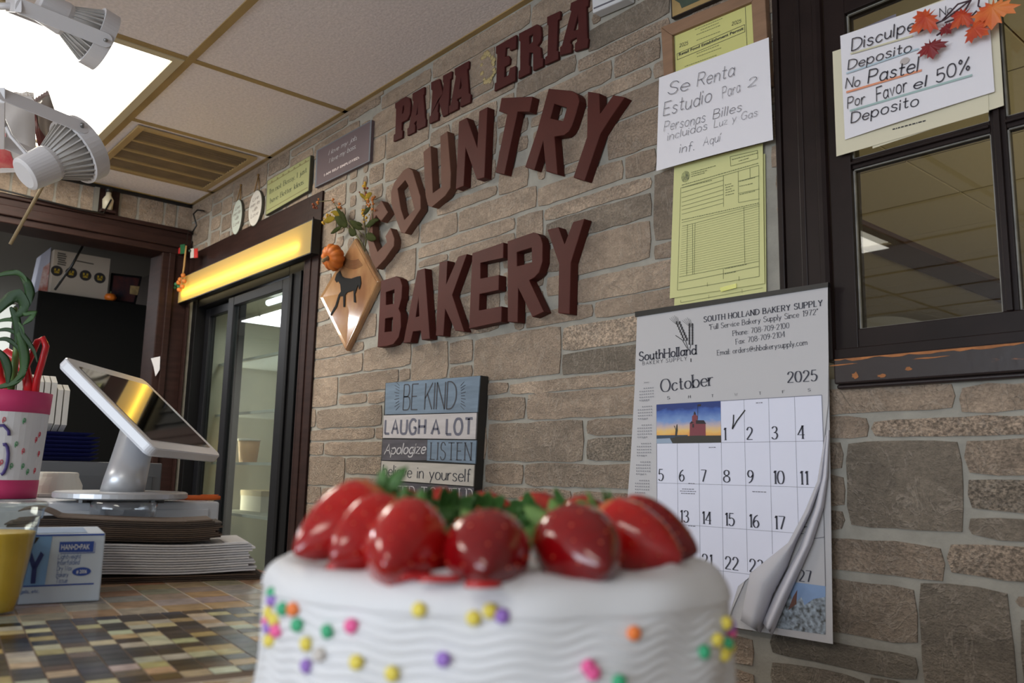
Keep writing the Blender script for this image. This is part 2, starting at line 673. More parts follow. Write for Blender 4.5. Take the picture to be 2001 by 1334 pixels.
def stone_material():
    m = attr_mat('stone_veneer', rough=0.72)
    N, L = m.node_tree.nodes, m.node_tree.links
    b = N['Principled BSDF']
    tc = N.new('ShaderNodeTexCoord')
    sep = N.new('ShaderNodeSeparateColor')
    va = [n for n in N if n.type == 'VERTEX_COLOR'][0]
    L.new(va.outputs[0], sep.inputs[0])
    # every stone gets its own patch of the grain: shift the coordinates by its tint
    cmb = N.new('ShaderNodeCombineXYZ')
    mul = N.new('ShaderNodeMath')
    mul.operation = 'MULTIPLY'
    mul.inputs[1].default_value = 40
    L.new(sep.outputs[1], mul.inputs[0])
    L.new(mul.outputs[0], cmb.inputs[1])
    add = N.new('ShaderNodeVectorMath')
    L.new(tc.outputs['Object'], add.inputs[0])
    L.new(cmb.outputs[0], add.inputs[1])

    def noise(sc, det, stretch, rough=0.6, dist=0.0):
        mp = N.new('ShaderNodeMapping')
        mp.inputs['Scale'].default_value = stretch
        L.new(add.outputs[0], mp.inputs[0])
        n = N.new('ShaderNodeTexNoise')
        n.inputs['Scale'].default_value = sc
        n.inputs['Detail'].default_value = det
        n.inputs['Roughness'].default_value = rough
        n.inputs['Distortion'].default_value = dist
        L.new(mp.outputs[0], n.inputs['Vector'])
        return n.outputs['Fac']

    big = noise(7, 5, (0.6, 1, 1.5), 0.65, 0.4)
    fine = noise(170, 3, (1, 1, 1.3), 0.7)
    mid = noise(34, 6, (0.7, 1, 1.2), 0.7, 0.8)
    vein = noise(11, 4, (1.3, 1, 1.0), 0.6, 1.3)
    # base colour of the stone from its tone value
    rp = N.new('ShaderNodeValToRGB')
    e = rp.color_ramp.elements
    e[0].position, e[0].color = 0.0, lin((98, 94, 84))
    e[1].position, e[1].color = 1.0, lin((186, 164, 142))
    q = e.new(0.5)
    q.color = lin((150, 131, 113))
    L.new(sep.outputs[0], rp.inputs[0])

    def mr(src, a, bb, c, d):
        k = N.new('ShaderNodeMapRange')
        k.inputs[1].default_value, k.inputs[2].default_value = a, bb
        k.inputs[3].default_value, k.inputs[4].default_value = c, d
        L.new(src, k.inputs[0])
        return k.outputs[0]

    def scale(colr, fac):
        v = N.new('ShaderNodeVectorMath')
        v.operation = 'SCALE'
        L.new(colr, v.inputs[0])
        L.new(fac, v.inputs['Scale'])
        return v.outputs[0]

    c = scale(rp.outputs[0], mr(big, 0.3, 0.7, 0.74, 1.24))
    c = scale(c, mr(mid, 0.3, 0.7, 0.78, 1.22))
    c = scale(c, mr(fine, 0.3, 0.7, 0.86, 1.14))
    # coarse-grained stones carry strong speckle (third channel)
    sp = mr(fine, 0.38, 0.62, -0.5, 0.5)
    mm = N.new('ShaderNodeMath')
    mm.operation = 'MULTIPLY_ADD'
    L.new(sp, mm.inputs[0])
    L.new(sep.outputs[2], mm.inputs[1])
    mm.inputs[2].default_value = 1.0
    c = scale(c, mm.outputs[0])
    # pale flake edges: thin level lines of a warped noise
    ab = N.new('ShaderNodeMath')
    ab.operation = 'SUBTRACT'
    L.new(vein, ab.inputs[0])
    ab.inputs[1].default_value = 0.53
    ab2 = N.new('ShaderNodeMath')
    ab2.operation = 'ABSOLUTE'
    L.new(ab.outputs[0], ab2.inputs[0])
    vm = mr(ab2.outputs[0], 0.0, 0.028, 0.26, 0.0)
    mx = N.new('ShaderNodeMix')
    mx.data_type = 'RGBA'
    L.new(vm, mx.inputs[0])
    L.new(c, mx.inputs[6])
    mx.inputs[7].default_value = lin((196, 182, 166))
    L.new(mx.outputs[2], b.inputs['Base Color'])
    hs = N.new('ShaderNodeMath')
    hs.operation = 'MULTIPLY_ADD'
    L.new(big, hs.inputs[0])
    hs.inputs[1].default_value = 1.2
    mf = N.new('ShaderNodeMath')
    mf.operation = 'ADD'
    L.new(fine, mf.inputs[0])
    L.new(mid, mf.inputs[1])
    L.new(mf.outputs[0], hs.inputs[2])
    h2 = N.new('ShaderNodeMath')
    h2.operation = 'ADD'
    L.new(hs.outputs[0], h2.inputs[0])
    L.new(vm, h2.inputs[1])
    bp = N.new('ShaderNodeBump')
    bp.inputs['Strength'].default_value = 1.0
    bp.inputs['Distance'].default_value = 0.006
    L.new(h2.outputs[0], bp.inputs['Height'])
    L.new(bp.outputs[0], b.inputs['Normal'])
    return m


m_stone = stone_material()

# the stones read off the photograph, as top-left and bottom-right corners (pixels on the wall plane), with a tone; lower-right tones are lowered to hold the shade there
S_ = []


def st(ox, oy, s, rows):
    for r in rows:
        S_.append((ox + r[0] / s, oy + r[1] / s, ox + r[2] / s, oy + r[3] / s, r[4] if len(r) > 4 else None, r[5] if len(r) > 5 else None))


st(1080, 0, 3.812, [(20, 275, 265, 200), (268, 240, 868, 92, .25), (90, 150, 740, -10, .6), (198, 390, 868, 210, .55, .5), (-260, 625, 180, 525, .4), (468, 425, 802, 430, .5, .5),
                    (-150, 705, 445, 580, .6), (200, 730, 730, 580, .65), (745, 490, 1000, 480, .6), (430, 735, 1000, 690, .6), (420, 890, 1000, 985, .5, .4), (-20, 880, 350, 1125, .6),
                    (95, 1215, 350, 1205, .7), (548, 1160, 770, 1265, .5)])
st(1080, 300, 3.812, [(-48, 412, 735, 255, .7, .4), (-40, 503, 735, 460, .28), (150, 650, 728, 775, .65), (755, 145, 1000, 595, .35), (765, 660, 1000, 735, .5), (150, 935, 1000, 950, .7), (325, 1110, 1000, 1110, .62), (-187, 1193, 305, 1208, .5)])
st(930, 560, 2.964, [(0, 297, 487, 497, .55, .2), (500, 245, 1080, 290, .8, .7), (503, 370, 1080, 450, .22), (205, 545, 1080, 545, .68), (-90, 560, 185, 610, .5), (305, 635, 1080, 725, .58), (75, 640, 283, 760, .45, .3),
                     (80, 800, 618, 1005, .38), (650, 770, 1080, 840, .42), (648, 875, 1080, 1000, .25, .6), (60, 1030, 270, 1140, .5), (290, 1030, 1080, 1170, .4, .2), (50, 1160, 550, 1235, .45), (565, 1190, 1080, 1240, .5)])
st(590, 640, 3.605, [(1050, 110, 1215, 230, .5), (1050, 265, 1205, 350, .45), (785, 140, 1035, 345, .65), (445, 160, 775, 255, .6), (85, 245, 430, 300, .55), (100, 165, 430, 180, .6), (105, 0, 520, 75, .6), (270, 345, 675, 415, .5), (685, 300, 780, 360, .55),
                     (75, 365, 255, 540, .6), (270, 465, 455, 520, .55), (460, 460, 585, 520, .6), (60, 570, 95, 690, .6), (105, 570, 560, 680, .42), (55, 710, 510, 775, .55), (520, 695, 700, 775, .5), (45, 795, 150, 890, .5), (165, 790, 700, 890, .5),
                     (30, 915, 295, 1110, .45), (305, 910, 700, 1030, .4, .5), (300, 1060, 700, 1120, .5), (25, 1120, 130, 1230, .55), (145, 1130, 470, 1230, .5), (480, 1140, 700, 1230, .5), (15, 1250, 300, 1340, .55)])
st(820, 240, 4.169, [(330, 735, 950, 680, .68), (20, 835, 305, 890, .6), (975, 520, 1655, 458, .72), (905, 420, 1250, 380, .6), (655, 430, 885, 505, .66), (150, 690, 635, 590, .62), (420, 540, 630, 480, .6), (0, 1010, 775, 865, .7), (795, 775, 1005, 1080, .62),
                     (250, 1055, 775, 1000, .64), (0, 1125, 235, 1110, .62)])
st(1600, 740, 4.446, [(-260, 135, 1175, 248, .62, .2), (1240, 75, 2300, 240, .6, .25), (-60, 350, 428, 495, .5), (470, 325, 2400, 455, .5, .95), (-60, 545, 205, 775, .4), (255, 545, 1260, 1320, .2, .1), (1285, 510, 2400, 830, .42, .5), (-60, 835, 228, 1098, .38),
                      (1310, 880, 2400, 1165, .25, 1.0), (-60, 1142, 215, 1310, .35), (1325, 1210, 2400, 1430, .2)])
st(1600, 1030, 4.389, [(-260, 70, 1070, 445, .42, .3), (1125, 140, 2400, 510, .42, .8), (-260, 410, 840, 990, .32, .2), (870, 480, 1690, 1560, .18, .15), (-400, 905, 860, 1310, .12), (1710, 590, 2400, 760, .35), (1740, 800, 2400, 1500, .15),
                       (-400, 1150, 400, 1560, .15), (430, 1285, 860, 1560, .15)])
st(640, 0, 4.35, [(190, 970, 450, 880, .6, .5), (470, 830, 880, 690, .62), (900, 540, 1722, 195, .64), (1742, 70, 2300, -60, .6), (390, 985, 868, 920, .66), (895, 700, 1420, 640, .6), (1430, 400, 1610, 560, .6), (1615, 300, 2000, 100, .6), (-300, 1290, 185, 1050, .6),
                  (390, 1190, 490, 1340, .62), (500, 1150, 860, 1180, .66), (895, 1040, 1600, 740, .62)])


def overlaps(a, b, g=0.0):
    return a[0] < b[2] + g and b[0] < a[2] + g and a[1] < b[3] + g and b[1] < a[3] + g


def lay_stones(given, x0, x1, z0, z1, holes, seed, vertical=False):
    """given rectangles plus a filling of the rest in courses; returns rectangles (x0, z0, x1, z1, tone, speckle)"""
    rnd = random.Random(seed)
    cell = 0.01
    nx, nz = int((x1 - x0) / cell), int((z1 - z0) / cell)
    occ = [bytearray(nx) for _ in range(nz)]
    out = []
    gap = 0.004

    def mark(r):
        for j in range(max(0, int((r[1] - gap - z0) / cell)), min(nz, int((r[3] + gap - z0) / cell) + 1)):
            for i in range(max(0, int((r[0] - gap - x0) / cell)), min(nx, int((r[2] + gap - x0) / cell) + 1)):
                occ[j][i] = 1

    for h in holes:
        mark(h)
    for g in given:
        r = [min(g[0], g[2]) - .003, min(g[1], g[3]) - .003, max(g[0], g[2]) + .003, max(g[1], g[3]) + .003]
        r[0], r[2], r[1], r[3] = max(r[0], x0), min(r[2], x1), max(r[1], z0), min(r[3], z1)
        for q in out:               # neighbours read twice must not cross
            if overlaps(r, q, 0.004):
                dx = min(q[2] - r[0], r[2] - q[0])
                dz = min(q[3] - r[1], r[3] - q[1])
                if dz <= dx:
                    if r[1] < q[1]:
                        r[3] = q[1] - 0.006
                    else:
                        r[1] = q[3] + 0.006
                elif r[0] < q[0]:
                    r[2] = q[0] - 0.006
                else:
                    r[0] = q[2] + 0.006
        for q in holes:
            if overlaps(r, q):
                dx = min(q[2] - r[0], r[2] - q[0])
                dz = min(q[3] - r[1], r[3] - q[1])
                if dz <= dx:
                    if r[1] < q[1]:
                        r[3] = q[1]
                    else:
                        r[1] = q[3]
                elif r[0] < q[0]:
                    r[2] = q[0]
                else:
                    r[0] = q[2]
        if r[2] - r[0] < 0.015 or r[3] - r[1] < 0.015:
            continue
        out.append((r[0], r[1], r[2], r[3], g[4] if g[4] is not None else rnd.uniform(.45, .7), g[5] if g[5] is not None else rnd.choice((.05, .1, .2))))
        mark(r)
    for j in range(nz - 1, -1, -1):
        i = 0
        while i < nx:
            if occ[j][i]:
                i += 1
                continue
            W, H = rnd.randint(10, 34), rnd.choice((5, 6, 7, 8, 8, 10, 12))
            if vertical:
                W, H = rnd.choice((5, 6, 7, 9, 11)), rnd.randint(12, 30)
            w = 0
            while w < W and i + w < nx and not occ[j][i + w]:
                w += 1
            if not vertical:
                H = min(H, max(4, int(w * .7)))
            h = 0
            while h < H and j - h >= 0 and all(not occ[j - h][i + k] for k in range(w)):
                h += 1
            r = (x0 + i * cell + 0.0005, z0 + (j - h + 1) * cell + 0.0005, x0 + (i + w) * cell - 0.0005, z0 + (j + 1) * cell - 0.0005)
            for jj in range(j - h + 1, j + 1):
                for ii in range(i, i + w):
                    occ[jj][ii] = 1
            if j - h >= 0:
                for ii in range(i, min(nx, i + w)):
                    occ[j - h][ii] = 1
            if i + w < nx:
                for jj in range(j - h + 1, j + 1):
                    occ[jj][i + w] = 1
            if r[2] - r[0] > 0.02 and r[3] - r[1] > 0.02:
                out.append(r + (rnd.uniform(.45, .72), rnd.choice((.05, .1, .2, .5))))
            i += max(1, w)
    return out


def stone_face(mb, r, fn, rnd):
    """one stone: a slightly uneven outline standing 3 mm proud of the mortar"""
    x0, z0, x1, z1 = r[:4]
    P = []
    for (ax, az), (bx, bz) in (((x0, z0), (x1, z0)), ((x1, z0), (x1, z1)), ((x1, z1), (x0, z1)), ((x0, z1), (x0, z0))):
        L_ = math.hypot(bx - ax, bz - az)
        n = max(2, int(L_ / 0.035))
        for k in range(n):
            t = k / n
            jx, jz = rnd.gauss(0, .0011), rnd.gauss(0, .0011)
            if k == 0:
                cx, cz = (x0 + x1) / 2, (z0 + z1) / 2
                jx += (0.004 if cx > ax else -0.004)
                jz += (0.003 if cz > az else -0.003)
            P.append((ax + (bx - ax) * t + jx, az + (bz - az) * t + jz))
    mb.col = (r[4], rnd.random(), r[5], 1)
    n = len(P)
    front = [fn(p[0], p[1], 0.003) for p in P]
    back = [fn(p[0], p[1], -0.002) for p in P]
    vs = front + back
    fs = [tuple(range(n))] + [(i, (i + 1) % n, n + (i + 1) % n, n + i) for i in range(n)]
    mb.add(vs, fs)


# right wall: backing slab in pieces around the two openings, and the stones on it
given = []
for a in S_:
    A, B = wp(a[0], a[1]), wp(a[2], a[3])
    given.append((A.x, B.z, B.x, A.z, a[4], a[5]))
holes = [(OPX0 - .01, 0, OPX1, OPZ), (WX0, WZ0, WX1, WZ1)]
mb = MB()
mb.m = 0
for lo, hi in (((XL - .12, 0), (OPX0, CEIL)), ((OPX0, OPZ), (OPX1, CEIL)), ((OPX1, 0), (WX0, CEIL)), ((WX0, 0), (WX1, WZ0)), ((WX0, WZ1), (WX1, CEIL)), ((WX1, 0), (XR, CEIL))):
    mb.col = (.5, .5, .5, 1)
    mb.box((lo[0], WALL, lo[1]), (hi[0], WALL + 0.1, hi[1]))
mb.m = 1
rnd = random.Random(3)
for r in lay_stones(given, XL, 0.9, 0.0, CEIL - 0.004, holes, 11):
    stone_face(mb, r, lambda x, z, d: (x, WALL - d, z), rnd)
structure('wall_right', mb, [m_mortar, m_stone], fixn=True)

# back wall: stone strip above the opening to the back room (the panels are turned there, joints stand upright)
HZ0, HZ1, PY0, PY1 = CZ + 0.993, CZ + 1.118, 1.255, 1.385
mb = MB()
mb.col = (.5, .5, .5, 1)
mb.box((XL - 0.12, YF, HZ0 + .02), (XL, WALL, CEIL))
mb.box((XL - 0.12, PY0 + .01, 0), (XL, WALL, HZ0 + .02))
mb.box((XL - 0.12, YF, 0), (XL, -1.2, HZ0 + .02))
mb.m = 1
for r in lay_stones([], -1.2, WALL, HZ1, CEIL - 0.006, [], 5, True):
    stone_face(mb, (r[0], r[1], r[2], r[3], r[4] * .8 + .2, r[5]), lambda x, z, d: (XL + d, x, z), rnd)
structure('wall_back', mb, [m_mortar, m_stone])
mb = MB()
mb.box((XL - 0.14, -1.3, HZ0), (XL + 0.035, PY1, HZ1))
mb.box((XL - 0.14, -1.3, HZ0 + .03), (XL + 0.05, PY1, HZ0 + .075))
mb.box((XL - 0.14, -1.3, HZ1 - .02), (XL + 0.048, PY1, HZ1))
structure('trim_1', mb, m_brownwood, 'dark brown wooden header over the opening to the back room', bevel=.004)
mb = MB()
mb.box((XL - 0.14, PY0, 0), (XL + 0.03, PY1, HZ0))
mb.box((XL - 0.14, PY0 + .03, 0), (XL + 0.042, PY0 + .06, HZ0))
structure('trim_2', mb, m_brownwood, 'dark brown wooden post at the right of the back-room opening', bevel=.004)

m_wallpaint = M('wall_paint', (206, 202, 196), 0.8)
mb = MB()      # the shop's street side, behind the camera, with its big window opening
mb.box((XL - 3.6, YF - .1, 0), (-1.8, YF, CEIL)).box((2.2, YF - .1, 0), (XR, YF, CEIL)).box((-1.8, YF - .1, 0), (2.2, YF, .6)).box((-1.8, YF - .1, 2.3), (2.2, YF, CEIL))
structure('wall_left', mb, m_wallpaint)
mb = MB().box((XR, YF - .1, 0), (XR + .1, WALL + .1, CEIL))
structure('wall_front', mb, m_wallpaint)
m_floor = M('vinyl_floor', (186, 180, 174), 0.5, noise=(3, .1))
mb = MB().box((XL - 3.7, YF - .1, -.05), (XR + .1, 6.8, 0))
structure('floor', mb, m_floor)

# ceiling: mineral-fibre tiles in a tan T-bar grid, with the openings of the light and the vent left free
m_tile = M('ceiling_tile', (236, 226, 224), 0.9, noise=(95, 0.16), bump=(140, .5, .002))
m_tbar = M('tan_grid_bar', (166, 138, 88), 0.5, noise=(6, .25))
TX = [-3.76, -3.15, -2.54, -1.32, -0.10, 1.12, 2.34, XR]
TY = [WALL, 0.83, 0.22, -0.39, -1.0, -1.61, -2.22, -2.83, -3.44, -4.05, -4.66, YF]
LIGHT_A = (-3.76, 0.22, -2.54, 0.83)
LIGHT_B = (-0.10, -1.61, 1.12, -1.0)
LIGHT_C = (-3.15, -1.61, -1.93, -1.0)
VENT = (-3.73, 0.87, -3.18, 1.34)
mb = MB()
xs = sorted([XL] + TX)
ys = sorted(TY)
for i in range(len(xs) - 1):
    for j in range(len(ys) - 1):
        c = (xs[i], ys[j], xs[i + 1], ys[j + 1])
        mid = ((c[0] + c[2]) / 2, (c[1] + c[3]) / 2)
        if any(l[0] < mid[0] < l[2] and l[1] < mid[1] < l[3] for l in (LIGHT_A, LIGHT_B, LIGHT_C)) and abs(mid[0] + 1.93) > .01:
            continue
        if abs(mid[0] + 1.93) < .01 and -1.61 < mid[1] < -1.0:
            c = (-1.93, c[1], c[2], c[3])
        mb.box((c[0] + .009, c[1] + .009, CEIL + .002), (c[2] - .009, c[3] - .009, CEIL + .016))
ceil = structure('ceiling', mb, m_tile, bevel=.002)
mb = MB()
for x in TX[:-1]:
    cuts = [YF] + sorted(v for l in (LIGHT_A, LIGHT_B, LIGHT_C) if l[0] + .02 < x < l[2] - .02 for v in (l[1], l[3])) + [WALL]
    for ya, yb in zip(cuts[::2], cuts[1::2]):
        mb.box((x - .012, ya, CEIL - .001), (x + .012, yb, CEIL + .012))
for y in TY[1:-1]:
    mb.box((XL, y - .012, CEIL - .002), (XR, y + .012, CEIL + .013))
mb.box((XL, WALL - .018, CEIL - .001), (XR, WALL, CEIL + .012))
mb.box((XL, YF, CEIL - .001), (XL + .018, WALL, CEIL + .012))
structure('trim_3', mb, m_tbar, 'tan metal T-bar grid holding the ceiling tiles')
mb = MB().box((XL - 3.7, YF - .1, CEIL + .03), (XR + .1, 6.8, CEIL + .08))
structure('ceiling_deck', mb, m_wallpaint)
mb = MB().box((XL + .002, WALL - .004, CEIL - .014), (-2.3, WALL - .0005, CEIL - .002))
structure('trim_4', mb, M('tan_moulding', (150, 132, 112), .7))
mb = MB().box((XL + .0005, -1.2, CEIL - .018), (XL + .008, WALL - .01, CEIL - .002))
structure('trim_5', mb, m_black)

m_diff = M('light_diffuser', (255, 250, 238), 0.5, emit=((255, 249, 232), 4.2))
m_bezel = M('aged_white_metal', (196, 182, 150), .5)
for nm, l, lab in (('ceiling_light', LIGHT_A, 'bright rectangular ceiling light panel above the two track spotlights'), ('ceiling_light', LIGHT_B, 'ceiling light panel over the shop behind the counter end, out of the photo'), ('ceiling_light', LIGHT_C, 'ceiling light panel seen only as a small reflection in the window pane')):
    t = thing(nm, ((l[0] + l[2]) / 2, (l[1] + l[3]) / 2, CEIL - .004), lab, 'light')
    mb = MB()
    x0, y0, x1, y1 = l[0] + .013, l[1] + .013, l[2] - .013, l[3] - .013
    f = .028
    mb.box((x0, y0, CEIL - .004), (x1, y0 + f, CEIL + .02)).box((x0, y1 - f, CEIL - .004), (x1, y1, CEIL + .02))
    mb.box((x0, y0 + f, CEIL - .004), (x0 + f, y1 - f, CEIL + .02)).box((x1 - f, y0 + f, CEIL - .004), (x1, y1 - f, CEIL + .02))
    mb.build('frame', m_bezel, t)
    MB().box((x0 + f, y0 + f, CEIL + .008), (x1 - f, y1 - f, CEIL + .012)).build('diffuser', m_diff, t)
# air vent
t = thing('ceiling_vent', ((VENT[0] + VENT[2]) / 2, (VENT[1] + VENT[3]) / 2, CEIL - .006), 'tan metal air vent with brown slots in the ceiling near the stone wall', 'vent')
m_vent = M('tan_vent_metal', (176, 148, 100), .5, noise=(5, .2))
m_slot = M('brown_vent_slot', (112, 92, 66), .6, noise=(14, .3))
mb = MB()
x0, y0, x1, y1 = VENT
w = .026
mb.box((x0, y0, CEIL - .012), (x1, y0 + w, CEIL - .002)).box((x0, y1 - w, CEIL - .012), (x1, y1, CEIL - .002)).box((x0, y0 + w, CEIL - .012), (x0 + w, y1 - w, CEIL - .002)).box((x1 - w, y0 + w, CEIL - .012), (x1, y1 - w, CEIL - .002))
mb.build('frame', m_vent, t, bevel=.002)
MB().box((x0 + w, y0 + w, CEIL - .004), (x1 - w, y1 - w, CEIL - .002)).build('backing', m_slot, t)
nb = 4
for k in range(1, nb):
    xx = x0 + w + (x1 - x0 - 2 * w) * k / nb
    MB().box((xx - .008, y0 + w, CEIL - .012), (xx + .008, y1 - w, CEIL - .004)).build('slat', m_vent, t)
for k in range(nb):
    xa = x0 + w + (x1 - x0 - 2 * w) * k / nb
    for q in range(1, 5):
        xx = xa + (x1 - x0 - 2 * w) / nb * q / 5
        mb = MB()
        mb.obox((xx, (y0 + y1) / 2, CEIL - .007), (.004, 0, .003), (0, (y1 - y0) / 2 - w, 0), (.0004, 0, -.0005))
        mb.build('louvre', m_slot, t)

# ------------------------------------------------------------------ pass-through window in the right wall
W = thing('window_1', ((WX0 + WX1) / 2, WALL, WZ0), None, None)
W['kind'] = 'structure'
W['label'] = 'dark brown wooden multi-pane window in the stone wall'
C0 = wp(1515.7, 0).x            # casing's outer left edge
C1, C2 = wp(1570, 0).x, wp(1610, 0).x
P0, P1, P2 = wp(1652.7, 28.8).x, wp(1935.9, 264.3).x, wp(1967.4, 254).x
ZB, ZT = wp(1682, 643).z, wp(1671, 330).z
ZB2, ZT2 = wp(1655, 318).z + .004, wp(1652, 29).z
SILL_T, SILL_B = wp(1626.6, 704.6).z, wp(1624.8, 763).z
PW = P1 - P0
m_win = M('window_dark_brown', (36, 25, 23), 0.4, spec=.2, noise=(12, .35), bump=(70, .08))
mb = MB()
mb.box((C0, WALL - .016, SILL_T), (C0 + .012, WALL - .004, CEIL - .03))
mb.box((C0 + .012, WALL - .011, SILL_T), (C1 - .012, WALL - .004, CEIL - .03))
mb.box((C1 - .012, WALL - .018, SILL_T), (C1, WALL - .004, CEIL - .03))
mb.build('casing', m_win, W, bevel=.002)
mb = MB()
mb.box((C1, WALL - .016, SILL_T), (C2 - .018, WALL + .05, CEIL - .05))
mb.tube([(C2 - .012, WALL - .006, SILL_T), (C2 - .012, WALL - .006, CEIL - .05)], .012, 10)
mb.build('stop', m_win, W)
PXS = [(P0, P1), (P2, P2 + PW), (P2 + PW + (P2 - P1), P2 + 2 * PW + (P2 - P1))]
XEND = PXS[-1][1]
mb = MB()
mb.box((C2, WALL - .006, SILL_T), (P0, WALL + .03, ZT2 + .07))
mb.box((XEND, WALL - .006, SILL_T), (XEND + .05, WALL + .03, ZT2 + .07))
mb.box((P0, WALL - .006, SILL_T), (XEND, WALL + .03, ZB))
mb.box((P0, WALL - .006, ZT2), (XEND, WALL + .03, ZT2 + .07))
mb.box((C2, WALL - .012, SILL_T), (XEND, WALL - .006, SILL_T + .018))
mb.build('sash', m_win, W, bevel=.0015)
for a, b in ((P1, P2), (PXS[1][1], PXS[2][0])):
    mb = MB().box((a, WALL - .001, ZB), (b, WALL + .025, ZT2)).box((a + .007, WALL - .008, ZB), (b - .007, WALL - .001, ZT2))
    mb.build('muntin', m_win, W, bevel=.0015)
for a, b in PXS:
    mb = MB().box((a, WALL - .001, ZT), (b, WALL + .025, ZB2)).box((a, WALL - .008, ZT + .007), (b, WALL - .001, ZB2 - .007))
    mb.build('muntin', m_win, W, bevel=.0015)
m_caulk = M('pale_glazing_putty', (150, 146, 138), .7, noise=(40, .4))
m_pane = glass_mat('window_glass', (236, 236, 228), 1.0, .01)
for a, b in PXS:
    for z0, z1 in ((ZB, ZT), (ZB2, ZT2)):
        p = MB().box((a, WALL + .008, z0), (b, WALL + .011, z1)).build('pane', m_pane, W)
        mb = MB()
        for lo, hi in (((a, z0), (a + .0022, z1)), ((b - .0022, z0), (b, z1)), ((a, z0), (b, z0 + .0018)), ((a, z1 - .0018), (b, z1))):
            mb.box((lo[0], WALL + .003, lo[1]), (hi[0], WALL + .0078, hi[1]))
        mb.build('putty', m_caulk, W)


def sill_mat():
    m = M('chipped_dark_sill', (40, 29, 28), .4, bump=(40, .3, .002))
    N, L = m.node_tree.nodes, m.node_tree.links
    b = N['Principled BSDF']
    tc = N.new('ShaderNodeTexCoord')
    mp = N.new('ShaderNodeMapping')
    mp.inputs['Scale'].default_value = (.45, 1, 1.6)
    L.new(tc.outputs['Object'], mp.inputs[0])
    n = N.new('ShaderNodeTexNoise')
    n.inputs['Scale'].default_value = 36
    n.inputs['Detail'].default_value = 4
    L.new(mp.outputs[0], n.inputs[0])
    r = N.new('ShaderNodeValToRGB')
    r.color_ramp.elements[0].position, r.color_ramp.elements[0].color = .70, lin((40, 29, 28))
    r.color_ramp.elements[1].position, r.color_ramp.elements[1].color = .75, lin((176, 104, 52))
    L.new(n.outputs['Fac'], r.inputs[0])
    L.new(r.outputs[0], b.inputs['Base Color'])
    return m


m_sill = sill_mat()
mb = MB()
zs = [SILL_T, SILL_T - .016, SILL_B + .016, SILL_B]
mb.box((wp(1629, 730, WALL - .024).x, WALL - .024, SILL_T - .045), (XEND + .08, WALL - .002, SILL_T))
mb.box((wp(1629, 730, WALL - .024).x, WALL - .016, SILL_B), (XEND + .08, WALL - .002, SILL_T - .045))
sl = mb.build('sill', m_sill, W, bevel=.003)
mb = MB()
rnd = random.Random(4)
x = wp(1632, 730, WALL - .024).x
P = []
while x < XEND:
    P.append((x, SILL_T - .0015 - rnd.uniform(.001, .006)))
    x += rnd.uniform(.008, .02)
poly = [(p[0], WALL - .0247, p[1]) for p in P] + [(p[0], WALL - .0247, SILL_T - .002) for p in P[::-1]]
mb.plate(poly, (0, .0006, 0))
for cx, cz, rw, rh in ((-.715, -.012, .03, .0012), (-.69, -.032, .006, .006), (-.60, -.028, .006, .003), (-.565, -.013, .03, .0012), (-.645, -.036, .008, .003)):
    q = []
    for k in range(14):
        a = 2 * math.pi * k / 14
        f = rnd.uniform(.6, 1.15)
        q.append((cx + math.cos(a) * rw * f, WALL - .0247 if cz > -.045 else WALL - .0167, SILL_T + cz + math.sin(a) * rh * f))
    mb.plate(q, (0, .0006, 0))
mb.build('bare_wood_chips', M('bare_orange_wood', (178, 112, 60), .7, noise=(60, .35)), W)

# the room seen through the panes: a dim tiled ceiling with a dark beam
m_dimceil = M('far_ceiling_tile', (196, 182, 150), .9, noise=(60, .06))
m_dimwall = M('far_room_wall', (84, 78, 70), .8)
mb = MB()
for k in range(-2, 8):
    for q in range(10):
        if k < 0 and q < 2:
            continue
        mb.box((-2.55 + k * .61 + .004, 1.6 + q * .5 + .004, CEIL - .06), (-2.55 + (k + 1) * .61 - .004, 1.6 + (q + 1) * .5 - .004, CEIL - .045))
structure('ceiling_far_room', mb, m_dimceil)
mb = MB().box((-4.2, 6.6, 0), (2.4, 6.7, CEIL)).box((-2.7, 1.5, 0), (-2.6, 2.3, CEIL)).box((-4.2, 2.3, 0), (-2.6, 2.4, CEIL)).box((-4.3, 2.3, 0), (-4.2, 6.7, CEIL)).box((2.4, 1.5, 0), (2.5, 6.7, CEIL)).box((-4.2, 1.5, CEIL - .044), (2.4, 6.6, CEIL - .03))
structure('wall_far_room', mb, m_dimwall)
za = CEIL - .06
mb = MB()
mb.box((-1.99, 1.52, za - .03), (-1.79, 6.5, za - .001))
structure('trim_6', mb, M('far_beam', (70, 44, 38), .6), 'dark beam across the ceiling of the room behind the window panes')
area('far_room_fill', (0.9, 3.2, 1.2), (-1.2, 4.2, CEIL), .8, .8, 32, (1, .92, .72))  # added fill without a fixture, brightens the far room's ceiling

# ================================================================== GLASS-DOOR COOLER IN THE WALL
structure('trim_7', MB().box((OPX1, WALL - .012, 0), (wp(617, 700).x, WALL - .0035, CZ + .997)).box((OPX1 + .03, WALL - .016, 0), (OPX1 + .045, WALL - .012, CZ + .91))
          .box((XL + .045, WALL - .012, OPZ - .005), (OPX1, WALL - .0035, CZ + .997)).box((OPX1 - .012, WALL - .012, 0), (OPX1, WALL + .06, OPZ)).box((XL + .045, WALL - .012, 0), (OPX0 + .012, WALL - .0035, OPZ - .005)), m_brownwood, 'dark brown wooden casing around the glass-door cooler', bevel=.002)
F = thing('display_cooler', ((OPX0 + OPX1) / 2, 1.75, 0), 'tall black glass-door cooler built into the stone wall under a yellow light box', 'refrigerator')
m_liner = M('cooler_liner', (190, 186, 172), .5)
X0, X1, ZT_ = OPX0 + .006, OPX1 - .016, CZ + .775
mb = MB()
